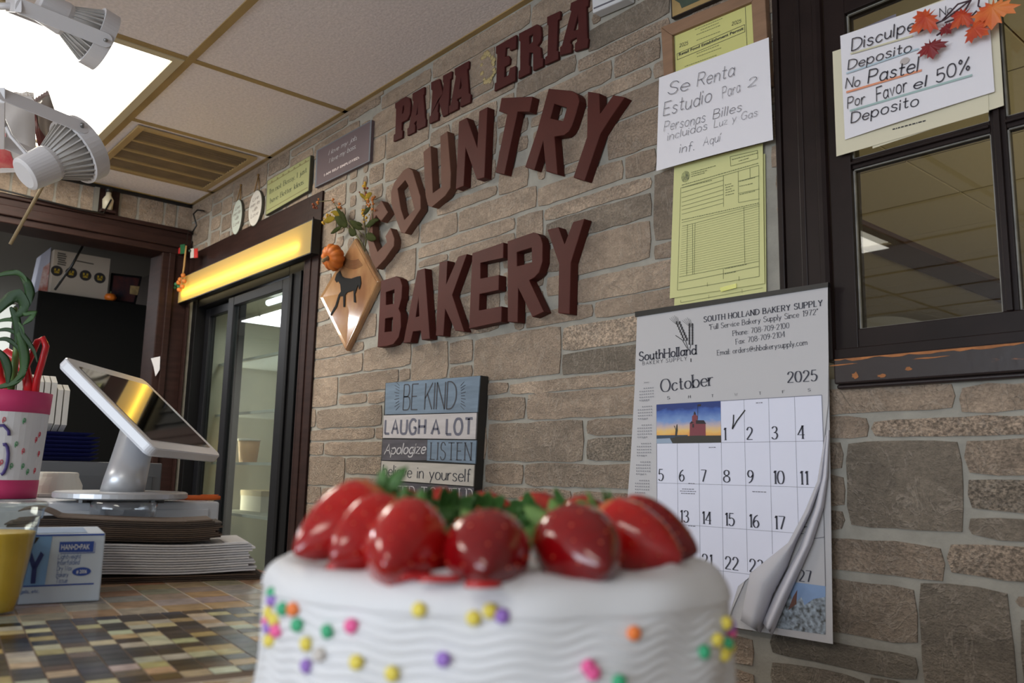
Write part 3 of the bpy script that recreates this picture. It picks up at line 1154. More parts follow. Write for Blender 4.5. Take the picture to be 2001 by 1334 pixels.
mb.box((X0, 2.08, .1), (X1, 2.12, ZT_)).box((X0, 1.50, .1), (X0 + .03, 2.08, ZT_)).box((X1 - .03, 1.50, .1), (X1, 2.08, ZT_)).box((X0 + .03, 1.5, ZT_ - .03), (X1 - .03, 2.08, ZT_)).box((X0 + .03, 1.5, .1), (X1 - .03, 2.08, .13))
mb.build('liner', m_liner, F)
m_bframe = M('black_metal_frame', (14, 13, 14), .5, spec=.2)
mb = MB()
FL, FR = X0, X1
DT = CZ + .735
mb.box((FL, 1.40, 0), (FL + .05, 1.50, ZT_)).box((-2.965, 1.41, 0), (FR, 1.50, ZT_)).box((FL + .05, 1.41, DT), (-2.965, 1.50, ZT_)).box((FL + .05, 1.41, 0), (-2.965, 1.50, .12))
mb.box((-2.935, 1.402, 0), (-2.925, 1.41, DT)).box((-2.86, 1.402, 0), (-2.85, 1.41, DT))
mb.build('frame', m_bframe, F, bevel=.003)
MB().box((FL, 1.40, ZT_), (FR, 1.6, ZT_ + .02)).build('top_cap', m_bframe, F)
m_cglass = glass_mat('cooler_glass', (222, 228, 226), 1.6, .015)


def door(name, x0, x1, y, rail):
    d = MB()
    d.box((x0, y, .13), (x0 + rail, y + .028, DT - .005)).box((x1 - rail, y, .13), (x1, y + .028, DT - .005)).box((x0 + rail, y, DT - .045), (x1 - rail, y + .028, DT - .005)).box((x0 + rail, y, .13), (x1 - rail, y + .028, .2))
    o = d.build(name, M('door_rail', (22, 22, 25), .45, spec=.25), F, bevel=.003)
    o2 = MB().box((x0 + rail, y + .012, .2), (x1 - rail, y + .017, DT - .045))
    g = o2.build('glass_pane', m_cglass, F)
    g.parent = o
    g['_w'] = F['_w']
    return o


door('sliding_door', -3.56, -2.97, 1.415, .06)
door('sliding_door', FL + .052, -3.50, 1.447, .05)
m_shelf = M('cooler_shelf_wire', (214, 212, 204), .4)
SH = [.35, .66, .98, 1.20, 1.42, 1.66]
for z in SH:
    mb = MB().box((X0 + .04, 1.53, z - .012), (X1 - .04, 1.545, z)).box((X0 + .04, 2.04, z - .008), (X1 - .04, 2.055, z))
    for k in range(26):
        x = X0 + .05 + (X1 - X0 - .1) * k / 25
        mb.box((x - .003, 1.545, z - .006), (x + .003, 2.04, z))
    mb.build('shelf', m_shelf, F)
m_std = M('slotted_standard', (190, 176, 120), .4, metal=.3)
for x in (X0 + .045, -3.4):
    mb = MB()
    for k in range(44):
        mb.box((x - .012, 2.055, .16 + k * .038), (x + .012, 2.079, .16 + k * .038 + .026))
    mb.box((x - .005, 2.062, .16), (x + .005, 2.079, 1.85))
    mb.build('shelf_standard', m_std, F)
tb = MB().tube([(-3.45, 1.55, ZT_ - .06), (-2.85, 1.55, ZT_ - .06)], .013, 10).build('light_tube', M('cool_tube', (255, 255, 255), .5, emit=((236, 244, 255), 9)), F, smooth=True)
m_ltube2 = M('warm_tube', (255, 250, 235), .5, emit=((255, 240, 190), 5))
MB().tube([(X0 + .02, 1.385, ZT_ + .012), (-2.86, 1.385, ZT_ + .012)], .006, 8).build('light_strip', m_ltube2, F, smooth=True)
area('cooler_light', (-3.3, 1.62, ZT_ - .08), (-3.3, 1.85, .9), .9, .06, 4, (.95, 1, .92))
area('cooler_light', (-3.87, 1.6, 1.2), (-3.5, 1.8, 1.2), .05, 1.0, 3, (1, .93, .66))
# goods inside
m_carton = M('carton_white', (214, 206, 196), .7)
m_cream = M('cream_icing', (226, 216, 196), .6)


def on_shelf(kind, x, y, z, lab, cat, grp=None):
    if kind == 'box':
        t = thing('cake_box', (x, y, z), lab, cat, grp)
        MB().box((x - .11, y - .1, z + .001), (x + .11, y + .1, z + .09)).build('body', m_carton, t, bevel=.002)
        MB().box((x - .112, y - .102, z + .07), (x + .112, y + .102, z + .094)).build('lid', M('carton_lid', (190, 170, 140), .7), t)
    elif kind == 'cake':
        t = thing('small_cake', (x, y, z), lab, cat, grp)
        MB().lathe((x, y, z + .001), (0, 0, 1), [(0, .1), (.006, .1)], 20).build('cake_board', m_carton, t)
        MB().lathe((x, y, z + .007), (0, 0, 1), [(0, .085), (.07, .085), (.08, .078), (.082, .02)], 20).build('icing', m_cream, t, smooth=True)
        for k in range(6):
            a = k * 1.047
            MB().ball((x + .05 * math.cos(a), y + .05 * math.sin(a), z + .1), .016, 8, 6).build('berry', M('berry_red', (190, 60, 40), .4), t, smooth=True)
    else:
        t = thing('plastic_tub', (x, y, z), lab, cat, grp)
        MB().lathe((x, y, z + .001), (0, 0, 1), [(0, .04), (.1, .05)], 18).build('body', M('tub_' + kind, {'tan': (190, 140, 84), 'blue': (70, 90, 150), 'grey': (150, 150, 150)}[kind], .5), t, smooth=True)
        MB().lathe((x, y, z + .1), (0, 0, 1), [(0, .053), (.01, .053)], 18).build('lid', m_carton, t, smooth=True)


on_shelf('box', -3.72, 1.75, .98, 'white carton on the cooler shelf behind the left glass door', 'box')
on_shelf('tan', -3.80, 1.66, 1.20, 'tan tub with white lid at the left end of a cooler shelf', 'tub')
on_shelf('blue', -3.42, 1.68, .98, 'blue tub with white lid on the middle shelf behind the right cooler door', 'tub')
on_shelf('tan', -3.22, 1.7, .98, 'tan tub with white lid on the middle shelf behind the right cooler door', 'tub')
on_shelf('cake', -3.12, 1.72, .66, 'small white cake with red berries low in the cooler', 'cake')
on_shelf('box', -3.3, 1.78, .35, 'white carton on the lowest visible cooler shelf', 'box')

# light box above the cooler: a yellowed plastic front with a fluorescent tube behind it
LB = thing('light_box', (-3.35, 1.36, CZ + .77), 'long yellow glowing light box above the glass-door cooler', 'light')
LX0, LX1 = XL + .02, wp(612, 430, 1.345).x
LZ1, LZ0 = wp(610, 430, 1.345).z, wp(608, 492, 1.345).z
mp = bpy.data.materials.new('yellowed_diffuser')
mp.use_nodes = True
N, L = mp.node_tree.nodes, mp.node_tree.links
N.remove(N['Principled BSDF'])
tr = N.new('ShaderNodeBsdfTranslucent')
tr.inputs[0].default_value = lin((255, 222, 104))
df = N.new('ShaderNodeBsdfDiffuse')
df.inputs[0].default_value = lin((238, 214, 150))
mx = N.new('ShaderNodeMixShader')
mx.inputs[0].default_value = .35
L.new(tr.outputs[0], mx.inputs[1])
L.new(df.outputs[0], mx.inputs[2])
L.new(mx.outputs[0], N['Material Output'].inputs[0])
mb = MB()
mb.add([(LX0, 1.345, LZ0), (LX1 - .004, 1.345, LZ0), (LX1 - .004, 1.345, LZ1), (LX0, 1.345, LZ1)], [(0, 1, 2, 3)])
mb.build('diffuser', mp, LB)
mb = MB()
mb.box((LX0, 1.346, LZ1), (LX1, 1.3765, LZ1 + .004)).box((LX0, 1.346, LZ0 - .004), (LX1, 1.3765, LZ0)).box((LX1 - .004, 1.343, LZ0 - .004), (LX1 + .002, 1.3765, LZ1 + .004)).box((LX0 - .004, 1.346, LZ0), (LX0, 1.3765, LZ1))
mb.build('housing', m_black, LB)
MB().box((LX0, 1.3745, LZ0), (LX1 - .004, 1.3765, LZ1)).build('reflector', M('warm_white_reflector', (128, 100, 50), .6), LB)
mb = MB().tube([(LX0 + .05, 1.358, LZ0 + .040), (LX1 - .10, 1.358, LZ0 + .040)], .006, 10)
mb.build('fluorescent_tube', M('sign_tube', (255, 240, 190), .5, emit=((255, 236, 160), 11)), LB, smooth=True)

# ================================================================== BIG WOODEN LETTERS
m_letter = M('oxblood_paint', (82, 36, 30), .6, noise=(7, .22), bump=(90, .12), spec=.2)
m_letter2 = M('deep_red_paint', (76, 32, 30), .6, noise=(9, .2), bump=(90, .1), spec=.2)
m_letter3 = M('faded_brown_paint', (112, 76, 62), .65, noise=(6, .35), bump=(90, .12), spec=.2)


def letter(ch, word, lab, polys, T, mat, grp):
    mb = MB()
    wall_prism(mb, polys, WALL - .0035 - T, T)
    o = mb.build('wall_letter', mat)
    weld(o)
    b = o.modifiers.new('bevel', 'BEVEL')
    b.width = .0012
    b.segments = 1
    b.limit_method = 'ANGLE'
    tag(o, lab, 'letter', grp)


G1, G2, G3 = 'letters of the word COUNTRY', 'letters of the word BAKERY', 'letters of the broken word PANA ERIA'
c1 = lambda p: crop(p, 700, 150, 3.419)
TH = .026
letter('C', '', 'faded thick wooden letter C half behind the autumn spray, first of COUNTRY', [c1([(155, 826), (198, 905), (150, 968), (120, 925), (92, 975), (98, 1090), (128, 1168), (190, 1105), (180, 1065), (215, 1008), (241, 1080), (238, 1130), (180, 1215), (118, 1282), (85, 1220), (62, 1090), (62, 985), (85, 915)])], TH, m_letter3, G1)
letter('O', '', 'faded thick wooden letter O between the C and U of COUNTRY', [c1([(335, 605), (362, 625), (415, 800), (417, 882), (310, 1045), (284, 1040), (258, 970), (220, 850), (218, 772), (240, 705), (300, 625)]), c1([(262, 748), (314, 690), (330, 718), (374, 885), (308, 955), (285, 885)])], TH, m_letter3, G1)
letter('U', '', 'faded thick wooden letter U of the upper arched word COUNTRY', [c1([(435, 500), (483, 460), (498, 775), (555, 735), (548, 395), (595, 362), (618, 640), (615, 742), (580, 795), (490, 870), (464, 860), (450, 800)])], TH, m_letter3, G1)
c2 = lambda p: crop(p, 880, 150, 5.8)
letter('N', '', 'thick dark red wooden letter N of COUNTRY, left of the T', [c2([(98, 505), (185, 460), (305, 800), (328, 388), (420, 340), (385, 1140), (300, 1165), (172, 800), (150, 1235), (62, 1275)])], TH, m_letter, G1)
letter('T', '', 'thick dark red wooden letter T of COUNTRY, under the E of PANA ERIA', [c2([(580, 240), (930, 222), (895, 395), (760, 395), (610, 1105), (510, 1085), (645, 420), (548, 390)])], TH, m_letter, G1)
c3 = lambda p: crop(p, 1010, 150, 6.0625)
letter('R', '', 'thick dark red wooden letter R of COUNTRY with chipped paint', [c3([(375, 140), (645, 165), (695, 190), (725, 225), (738, 290), (700, 430), (650, 580), (610, 650), (560, 690), (445, 708), (480, 1155), (345, 1120), (310, 760), (205, 1105), (95, 1070), (235, 650)]), c3([(440, 320), (590, 365), (545, 525), (395, 490)])], TH, m_letter, G1)
letter('Y', '', 'thick dark red wooden letter Y ending COUNTRY', [c3([(838, 175), (975, 195), (985, 435), (1140, 215), (1278, 240), (1085, 520), (985, 680), (800, 1230), (668, 1195), (828, 720)])], TH, m_letter, G1)
c4 = lambda p: crop(p, 720, 420, 4.94)
letter('B', '', 'thick dark red wooden letter B beside the horse plaque, first of BAKERY', [c4([(120, 635), (265, 590), (305, 612), (325, 680), (318, 800), (290, 905), (310, 950), (312, 1080), (290, 1180), (240, 1245), (175, 1265), (85, 1275)]), c4([(168, 745), (250, 718), (245, 855), (168, 868)]), c4([(160, 1000), (235, 985), (228, 1120), (155, 1130)])], TH, m_letter, G2)
letter('A', '', 'thick dark red wooden letter A of the lower word BAKERY', [c4([(470, 535), (543, 512), (592, 1195), (512, 1205), (503, 1115), (428, 1125), (405, 1228), (335, 1235)]), c4([(482, 800), (490, 975), (455, 985)])], TH, m_letter, G2)
letter('K', '', 'thick dark red wooden letter K of the lower word BAKERY', [c4([(683, 460), (762, 438), (750, 665), (865, 400), (950, 375), (808, 770), (925, 1125), (835, 1115), (740, 905), (722, 1165), (648, 1165)])], TH, m_letter, G2)
c5 = lambda p: crop(p, 900, 410, 5.557)
letter('E', '', 'thick dark red wooden letter E of the lower word BAKERY', [c5([(125, 470), (465, 352), (462, 520), (215, 575), (215, 745), (415, 705), (412, 870), (205, 915), (200, 1090), (445, 1045), (440, 1215), (90, 1290)])], TH, m_letter, G2)
letter('R', '', 'thick dark red wooden letter R of the lower word BAKERY', [c5([(508, 340), (790, 243), (835, 255), (870, 295), (890, 365), (888, 560), (850, 680), (800, 735), (745, 765), (905, 1105), (780, 1165), (625, 850), (618, 1220), (510, 1215)]), c5([(610, 460), (770, 410), (772, 570), (612, 610)])], TH, m_letter, G2)
letter('Y', '', 'thick dark red wooden letter Y ending BAKERY', [c5([(940, 215), (1062, 185), (1128, 370), (1220, 130), (1345, 95), (1197, 570), (1182, 1130), (1058, 1120), (1068, 590)])], TH, m_letter, G2)
c6 = lambda p: crop(p, 750, 100, 7.019)
T2 = .008
letter('P', '', 'thin dark red slab letter P starting PANA ERIA near the ceiling', [c6([(152, 715), (300, 620), (350, 640), (365, 720), (355, 860), (320, 935), (245, 975), (240, 1085), (255, 1085), (250, 1185), (128, 1240), (132, 1145), (155, 1130), (165, 795), (152, 780)]), c6([(258, 755), (275, 740), (275, 800), (262, 850), (250, 855)])], T2, m_letter2, G3)
letter('A', '', 'thin dark red slab letter A between the P and N of PANA', [c6([(390, 580), (555, 485), (553, 590), (540, 600), (565, 925), (575, 930), (570, 1025), (455, 1080), (445, 1010), (450, 950), (420, 980), (418, 1000), (430, 1010), (425, 1105), (318, 1160), (318, 1065), (340, 1045), (405, 690), (388, 675)]), c6([(465, 740), (462, 860), (440, 880)])], T2, m_letter2, G3)
letter('N', '', 'thin dark red slab letter N of PANA', [c6([(645, 425), (760, 375), (805, 560), (818, 435), (805, 425), (810, 335), (930, 270), (925, 370), (905, 385), (880, 860), (805, 900), (750, 680), (735, 830), (748, 835), (742, 940), (622, 995), (625, 895), (640, 885), (665, 540), (645, 525)])], T2, m_letter2, G3)
letter('A', '', 'thin dark red slab letter A beside the glue mark of the missing D', [c6([(970, 240), (1165, 130), (1160, 235), (1140, 250), (1165, 575), (1188, 590), (1182, 700), (1045, 765), (1045, 680), (1065, 625), (1005, 655), (1005, 680), (1020, 690), (1015, 790), (890, 855), (890, 750), (915, 735), (985, 340), (970, 325)]), c6([(1055, 370), (1065, 500), (1030, 525)])], T2, m_letter2, G3)
c7 = lambda p: crop(p, 950, 0, 7.023)
letter('E', '', 'thin dark red slab letter E starting ERIA right of the glue mark', [c7([(130, 635), (410, 475), (405, 660), (320, 695), (315, 645), (265, 655), (255, 780), (300, 760), (325, 800), (315, 880), (250, 915), (245, 1060), (300, 1030), (325, 930), (400, 900), (395, 1105), (108, 1250), (112, 1145), (135, 1130), (150, 740), (128, 735)])], T2, m_letter2, G3)
letter('R', '', 'thin dark red slab letter R of ERIA', [c7([(445, 460), (700, 330), (745, 360), (755, 470), (740, 570), (700, 625), (745, 650), (755, 790), (780, 795), (775, 905), (640, 970), (640, 720), (590, 720), (580, 890), (600, 900), (595, 1000), (435, 1080), (440, 980), (462, 960), (465, 570), (445, 555)]), c7([(585, 495), (640, 465), (635, 570), (590, 610)])], T2, m_letter2, G3)
letter('I', '', 'thin dark red slab letter I of ERIA', [c7([(832, 230), (1015, 145), (1010, 260), (980, 270), (965, 695), (990, 700), (985, 810), (800, 890), (805, 785), (835, 765), (850, 345), (832, 340)])], T2, m_letter2, G3)
letter('A', '', 'thin dark red slab letter A ending ERIA at the top of the photo', [c7([(1160, 40), (1405, -75), (1395, 80), (1370, 95), (1385, 520), (1400, 525), (1385, 650), (1210, 705), (1215, 600), (1240, 570), (1240, 510), (1155, 555), (1150, 590), (1170, 600), (1165, 715), (1005, 760), (1010, 650), (1035, 630), (1165, 150), (1145, 140)]), c7([(1255, 200), (1260, 400), (1195, 420)])], T2, m_letter2, G3)
# glue left by the missing D
mb = MB()
rnd = random.Random(8)
for k in range(34):
    a = k / 34 * 2 * math.pi
    if 2.2 < a < 3.9 and k % 3:
        continue
    px, py = 952 + 13 * math.cos(a) + rnd.uniform(-2, 2), 133 + 27 * math.sin(a) + rnd.uniform(-3, 3)
    P = wp(px, py, WALL - .0032)
    mb.ball((P.x, P.y, P.z), rnd.uniform(.004, .009), 7, 5, (1.2, .22, 1))
o = mb.build('glue_residue', M('amber_glue', (168, 150, 104), .15, coat=.6), smooth=True)
tag(o, 'ring of dried glue blobs where a letter fell off the wall', 'glue mark')


# ================================================================== FLAT SIGNS ON THE WALL
def slab(mb, px, Yf, t):
    P = [wp(p[0], p[1], Yf) for p in px]
    mb.plate(P, (0, t, 0))


def inset(px, f):
    cx, cy = sum(p[0] for p in px) / len(px), sum(p[1] for p in px) / len(px)
    return [(cx + (p[0] - cx) * f, cy + (p[1] - cy) * f) for p in px]


YS = WALL - .003
# purple sign
q = [(618.4, 294.2), (726.4, 234), (722.5, 314.5), (615, 366.8)]
t = thing('wall_sign', wp(670, 330), 'purple-grey sign reading I AM SELF EMPLOYED under pale script', 'sign')
mb = MB()
slab(mb, q, YS - .012, .0115)
mb.build('board', M('plum_board', (98, 82, 86), .7, noise=(8, .12)), t, bevel=.001)
mb = MB()
P = [wp(p[0], p[1], YS - .0125) for p in q]
Pi = [wp(p[0], p[1], YS - .0125) for p in inset(q, .95)]
for i in range(4):
    k = (i + 1) % 4
    mb.add([P[i], P[k], Pi[k], Pi[i]], [(0, 1, 2, 3)])
mb.build('edge_line', M('slate_edge', (104, 110, 118), .7), t)
mb = MB()
wwrite(mb, stroke_text('I love my job,', .07, slant=.25, gap=.1), (642, 303), (697, 272), 9, YS - .0127)
wwrite(mb, stroke_text('I love my boss,', .07, slant=.25, gap=.1), (643, 318.5), (695, 289), 9, YS - .0127)
mb.build('script_lettering', M('pale_script', (196, 196, 198), .7), t)
mb = MB()
wwrite(mb, font_text('I AM SELF EMPLOYED.', .02), (632.8, 344.5), (702.5, 309), 4.6, YS - .0127)
mb.build('lettering', M('pinkish_lettering', (228, 214, 210), .7), t)
# green sign
q = [(521.6, 353.4), (607.3, 302.8), (603.3, 372.3), (518.3, 420.9)]
t = thing('wall_sign', wp(560, 380), "pale green sign reading I'm not Bossy, I just have Better Ideas", 'sign')
mb = MB()
slab(mb, q, YS - .014, .0135)
mb.build('board', M('dark_sign_edge', (66, 62, 48), .6), t, bevel=.001)
mb = MB()
slab(mb, inset(q, .97), YS - .0146, .0006)
mb.build('face', M('sage_green_face', (154, 155, 106), .7, noise=(6, .12)), t)
mb = MB()
wwrite(mb, stroke_text("I'm not Bossy, I just", .17, .08, .08, gap=.14), (527, 379), (599, 336), 10, YS - .0148)
wwrite(mb, stroke_text('have Better Ideas', .17, .08, .08, gap=.14), (528, 397), (593, 359), 10, YS - .0148)
mb.build('lettering', M('olive_ink', (76, 82, 54), .7), t)
mb = MB()
for a, b in (((524, 361), (604, 313)), ((521, 412), (601, 366))):
    A, B = wp(a[0], a[1], YS - .0148), wp(b[0], b[1], YS - .0148)
    mb.obox((A + B) / 2, (B - A) / 2, (0, .0001, 0), (0, 0, .0018))
for k in range(7):
    P = wp(531 + k * 11, 355 - k * 6.6, YS - .0148)
    mb.ball(P, .007, 6, 5, (1, .04, .8))
mb.build('border_ornament', M('olive_ornament', (120, 112, 70), .7), t)
# two oval plaques on cords
for (cx, cy, rw, top, bot, knot, face, lab) in (
        ((463), 424, 10.0, 388, 461, (471, 362), (190, 196, 184), 'left of the two small oval white plaques hanging on cords'),
        ((498.5), 406.5, 13.3, 369.6, 444.5, (505, 342), (206, 200, 190), 'right of the two small oval white plaques, beside the green sign')):
    Yp = YS - .012
    c = wp(cx, cy, Yp)
    m = mpp(c)
    rz = (bot - top) / 2 * m * 0.98
    ex = wp(cx + rw, cy - rw * .55, Yp) - c
    rx = abs(ex.x)
    t = thing('oval_plaque', c, lab, 'plaque')
    ring = [(c.x + rx * math.cos(a * math.pi / 16), c.z + rz * math.sin(a * math.pi / 16)) for a in range(32)]
    MB().plate([Vector((p[0], Yp, p[1])) for p in ring], (0, .0105, 0)).build('board', M('plaque_edge', (70, 66, 56), .6), t, bevel=.001)
    MB().plate([Vector((c.x + (p[0] - c.x) * .95, Yp - .0006, c.z + (p[1] - c.z) * .96)) for p in ring], (0, .0005, 0)).build('face', M('plaque_face', face, .7, noise=(20, .1)), t)
    mb = MB()
    for k, (s, w) in enumerate((('Live', .7), ('every day', 1.15), ('with', .6), ('Love', .9))):
        z = c.z + rz * (.42 - .3 * k)
        A = Vector((c.x - rx * .6 * w, Yp - .0009, z))
        B = Vector((c.x + rx * .6 * w, Yp - .0009, z + .004))
        write(mb, stroke_text(s, .12, slant=.15, gap=.12), A, B, rz * .2, NW)
    mb.build('lettering', M('plaque_ink', (140, 128, 120), .7), t)
    kn = wp(knot[0], knot[1], WALL - .006)
    mb = MB()
    for sx in (-.5, .5):
        mb.tube([kn, (c.x + rx * sx * .8, Yp + .002, c.z + rz * .86)], .0022, 6)
    mb.ball(kn, .006, 8, 6)
    mb.build('cord', M('jute_cord', (128, 96, 52), .9), t, smooth=True)

# BE KIND sign: stacked planks on a dark box frame
c8 = lambda p: crop(p, 700, 700, 4.447)
t = thing('plank_sign', wp(840, 870), 'blue, white and slate plank sign reading BE KIND, LAUGH A LOT', 'sign')
YB = WALL - .034
mb = MB()
slab(mb, c8([(236, 212), (1062, 148), (990, 1335), (174, 1262)]), YB + .003, .0275)
mb.build('box_frame', M('dark_side_boards', (52, 50, 47), .6, noise=(10, .2)), t, bevel=.001)
m_bl = M('weathered_blue_plank', (116, 134, 152), .75, noise=(10, .25, (1, 1, 9)))
m_wh = M('weathered_white_plank', (190, 184, 184), .75, noise=(10, .14, (1, 1, 9)))
m_cr = M('weathered_cream_plank', (184, 178, 170), .75, noise=(10, .14, (1, 1, 9)))
m_dk = M('weathered_slate_plank', (86, 82, 90), .75, noise=(10, .4, (1, 1, 9)))
PL = [('plank', m_bl, [(240, 215), (1058, 152), (1035, 466), (232, 487)]), ('plank', m_wh, [(222, 496), (1028, 473), (1018, 702), (214, 691)]), ('plank', m_dk, [(213, 703), (600, 708), (593, 886), (205, 885)]),
      ('plank', m_bl, [(602, 708), (1026, 712), (1016, 915), (595, 888)]), ('plank', m_cr, [(202, 891), (1008, 926), (998, 1112), (191, 1052)]), ('plank', m_dk, [(192, 1064), (1004, 1122), (990, 1330), (176, 1258)])]
PO = []
for nm, mm, p in PL:
    mb = MB()
    slab(mb, c8(p), YB, .0032)
    PO.append(mb.build(nm, mm, t))
YT = YB - .0006
ink1, ink2, ink3 = M('plank_dark_ink', (66, 66, 72), .8), M('plank_slate_ink', (98, 98, 112), .8), M('plank_pale_ink', (186, 182, 184), .8)


def plank_text(items, mat, nm='lettering'):
    for g, a, b, h in items:
        mb = MB()
        wwrite(mb, g, a, b, h, YT)
        mb.build(nm, mat, t)


plank_text([(stroke_text('BE', .085, .045, gap=.14), (787.3, 800.7), (815.5, 800), 50), (stroke_text('KIND', .085, .045, gap=.16), (829.3, 800), (889.5, 798.5), 53)], ink1)
plank_text([(stroke_text('LAUGH', .21, .17, gap=.28), (752, 847), (830, 847.5), 27.5), (stroke_text('A', .21, .17), (843, 848), (858, 848), 28), (stroke_text('LOT', .21, .17, gap=.28), (872, 848.3), (922, 848.4), 30.5)], ink2)
plank_text([(stroke_text('Apologize', .12, slant=.22, gap=.16), (751, 887), (830, 885.5), 20)], ink3)
plank_text([(stroke_text('LISTEN', .1, .05, .045, gap=.3), (841, 897), (920, 899), 33)], ink1)
plank_text([(stroke_text('believe in yourself', .1, .06, gap=.16), (748, 929), (919, 941.5), 23)], ink1)
plank_text([(stroke_text('OFFER TO HELP', .1, .05, .045, gap=.22), (746.5, 982), (922.5, 995), 36)], ink3)
mb = MB()
for sx, cx in ((-1, 780.5), (1, 900)):
    for k in range(9):
        a = (k - 4) * .24
        y0 = 773 + (k - 4) * 5.0
        x0 = cx + sx * (1 - abs(k - 4) * .25)
        A = wp(x0, y0, YT)
        B = wp(x0 + sx * (7 + (k % 2) * 2), y0 + math.sin(a) * 9 * 1 - sx * .3, YT)
        mb.obox((A + B) / 2, (B - A) / 2, (0, .0001, 0), (0, 0, .0008))
mb.build('burst_strokes', ink1, t)

# permit in an oak frame
m_oak = M('oak_frame', (146, 112, 86), .55, noise=(10, .25, (1, 1, 6)))
q = [(1291, 53), (1493, -28), (1504, 165), (1301, 232)]
qi = [(1312.8, 68.4), (1467.5, 3.6), (1475, 148), (1317, 214)]
t = thing('framed_permit', wp(1400, 100), 'oak-framed yellow Retail Food Establishment Permit half covered by a white note', 'framed certificate')
P, Pi = [wp(p[0], p[1], YS - .018) for p in q], [wp(p[0], p[1], YS - .018) for p in qi]
mb = MB()
for i in range(4):
    k = (i + 1) % 4
    mb.plate([P[i], P[k], Pi[k], Pi[i]], (0, .0175, 0))
mb.build('frame', m_oak, t, bevel=.002)
m_yel = M('yellow_paper', (204, 200, 126), .8)
mb = MB().plate(Pi, (0, .004, 0))
for i in range(len(mb.v)):
    mb.v[i].y += .008
mb.build('certificate', m_yel, t)
mb = MB()
YT2 = YS - .0105
wwrite(mb, font_text('Retail Food Establishment Permit', .025), (1326, 109.7), (1453, 57.6), 5.6, YT2)
wwrite(mb, stroke_text('2025', .12), (1327.8, 92.3), (1344, 87), 7, YT2)
wwrite(mb, stroke_text('2025', .12), (1430, 50), (1447.7, 43.8), 7, YT2)


def pline(mb, a, b, Y, w=.0007):
    A, B = wp(a[0], a[1], Y), wp(b[0], b[1], Y)
    d = (B - A).normalized()
    mb.obox((A + B) / 2, (B - A) / 2, (0, .00005, 0), Vector((-d.z, 0, d.x)) * w / 2)


for a, b in (((1323, 105), (1455, 48)), ((1455, 48), (1455.5, 62)), ((1323, 117), (1455.5, 62)), ((1323, 105), (1323.5, 117)), ((1318, 69), (1320, 150)), ((1456, 10), (1460, 95))):
    pline(mb, a, b, YT2, .0009)
mb.build('lettering', m_ink, t)
mb = MB()
rnd = random.Random(2)


def fakeline(mb, a, b, Y, h):
    """a line of small print too fine to read: short dashes"""
    A, B = wp(a[0], a[1], Y), wp(b[0], b[1], Y)
    D = B - A
    s = 0.0
    d = D.normalized()
    while s < D.length:
        w = rnd.uniform(.002, .006)
        mb.obox(A + d * (s + w / 2), d * w / 2, (0, .00004, 0), Vector((-d.z, 0, d.x)) * h / 2)
        s += w + .0013


for a, b in (((1358, 58), (1411, 36)), ((1369, 59), (1403, 45)), ((1361, 68), (1406, 50)), ((1361, 79), (1408, 61)), ((1361, 105), (1402, 89)), ((1362, 111), (1410, 93)), ((1338, 130), (1396, 109)), ((1338, 137), (1390, 118))):
    fakeline(mb, a, b, YT2, .0016)
mb.build('small_print', M('faded_print', (132, 132, 86), .8), t)
# picture above it and white box near the ceiling
t = thing('framed_picture', wp(1350, 10), 'dark-edged green picture with tan border above the framed permit, cut by the photo top', 'picture')
q = [(1308, -70), (1440, -118), (1441, -20), (1311.5, 36)]
mb = MB()
slab(mb, q, YS - .014, .0135)
mb.build('backing', M('dark_edge', (48, 36, 28), .5), t, bevel=.001)
mb = MB()
slab(mb, inset(q, .96), YS - .0148, .0006)
mb.build('tan_border', M('antique_tan', (166, 138, 88), .7, noise=(14, .3)), t)
mb = MB()
slab(mb, [(1319, -60), (1432, -100), (1400, -22), (1384, -7), (1332, 16), (1328, 6), (1318, 0)], YS - .0153, .0004)
mb.build('image_area', M('dark_green_print', (62, 76, 62), .6, noise=(30, .3)), t)
t = thing('wall_device', wp(1190, 0), 'white plastic box on the wall right of the letter A, cut by the photo top', 'device')
mb = MB()
slab(mb, [(1154, -60), (1222, -95), (1224, -3), (1157.5, 26)], YS - .03, .0295)
mb.build('housing', M('white_abs', (206, 206, 208), .45), t, bevel=.003)
mb = MB()
slab(mb, [(1160, 18), (1219, -7), (1219, -10), (1160, 15)], YS - .0306, .0006)
mb.build('seam', m_greyink, t)

# ================================================================== PAPERS
# yellow inspection forms: back sheet first
m_yel2 = M('yellow_form_paper', (208, 206, 146), .85)


def sheet(name, px, Y, mat, label=None, cat=None, group=None, t=.0006, parent=None, curl=None, n=10):
    """a sheet of paper: corners TL, TR, BR, BL in pixels on the plane Y; curl(u, v) lifts it off that plane"""
    P = [wp(p[0], p[1], Y) for p in px]

    def fn(u, v):
        p = (P[0] * (1 - u) + P[1] * u) * (1 - v) + (P[3] * (1 - u) + P[2] * u) * v
        if curl:
            p = p + Vector((0, -curl(u, v), 0))
        return p
    mb = MB()
    mb.grid(fn, n, n, (0, t, 0))
    o = mb.build(name, mat, parent, smooth=False, origin=(P[0] + P[1]) / 2)
    if label:
        tag(o, label, cat, group)
    return o


def paper_thing(name, at, lab, cat, group=None):
    return thing(name, at, lab, cat, group)


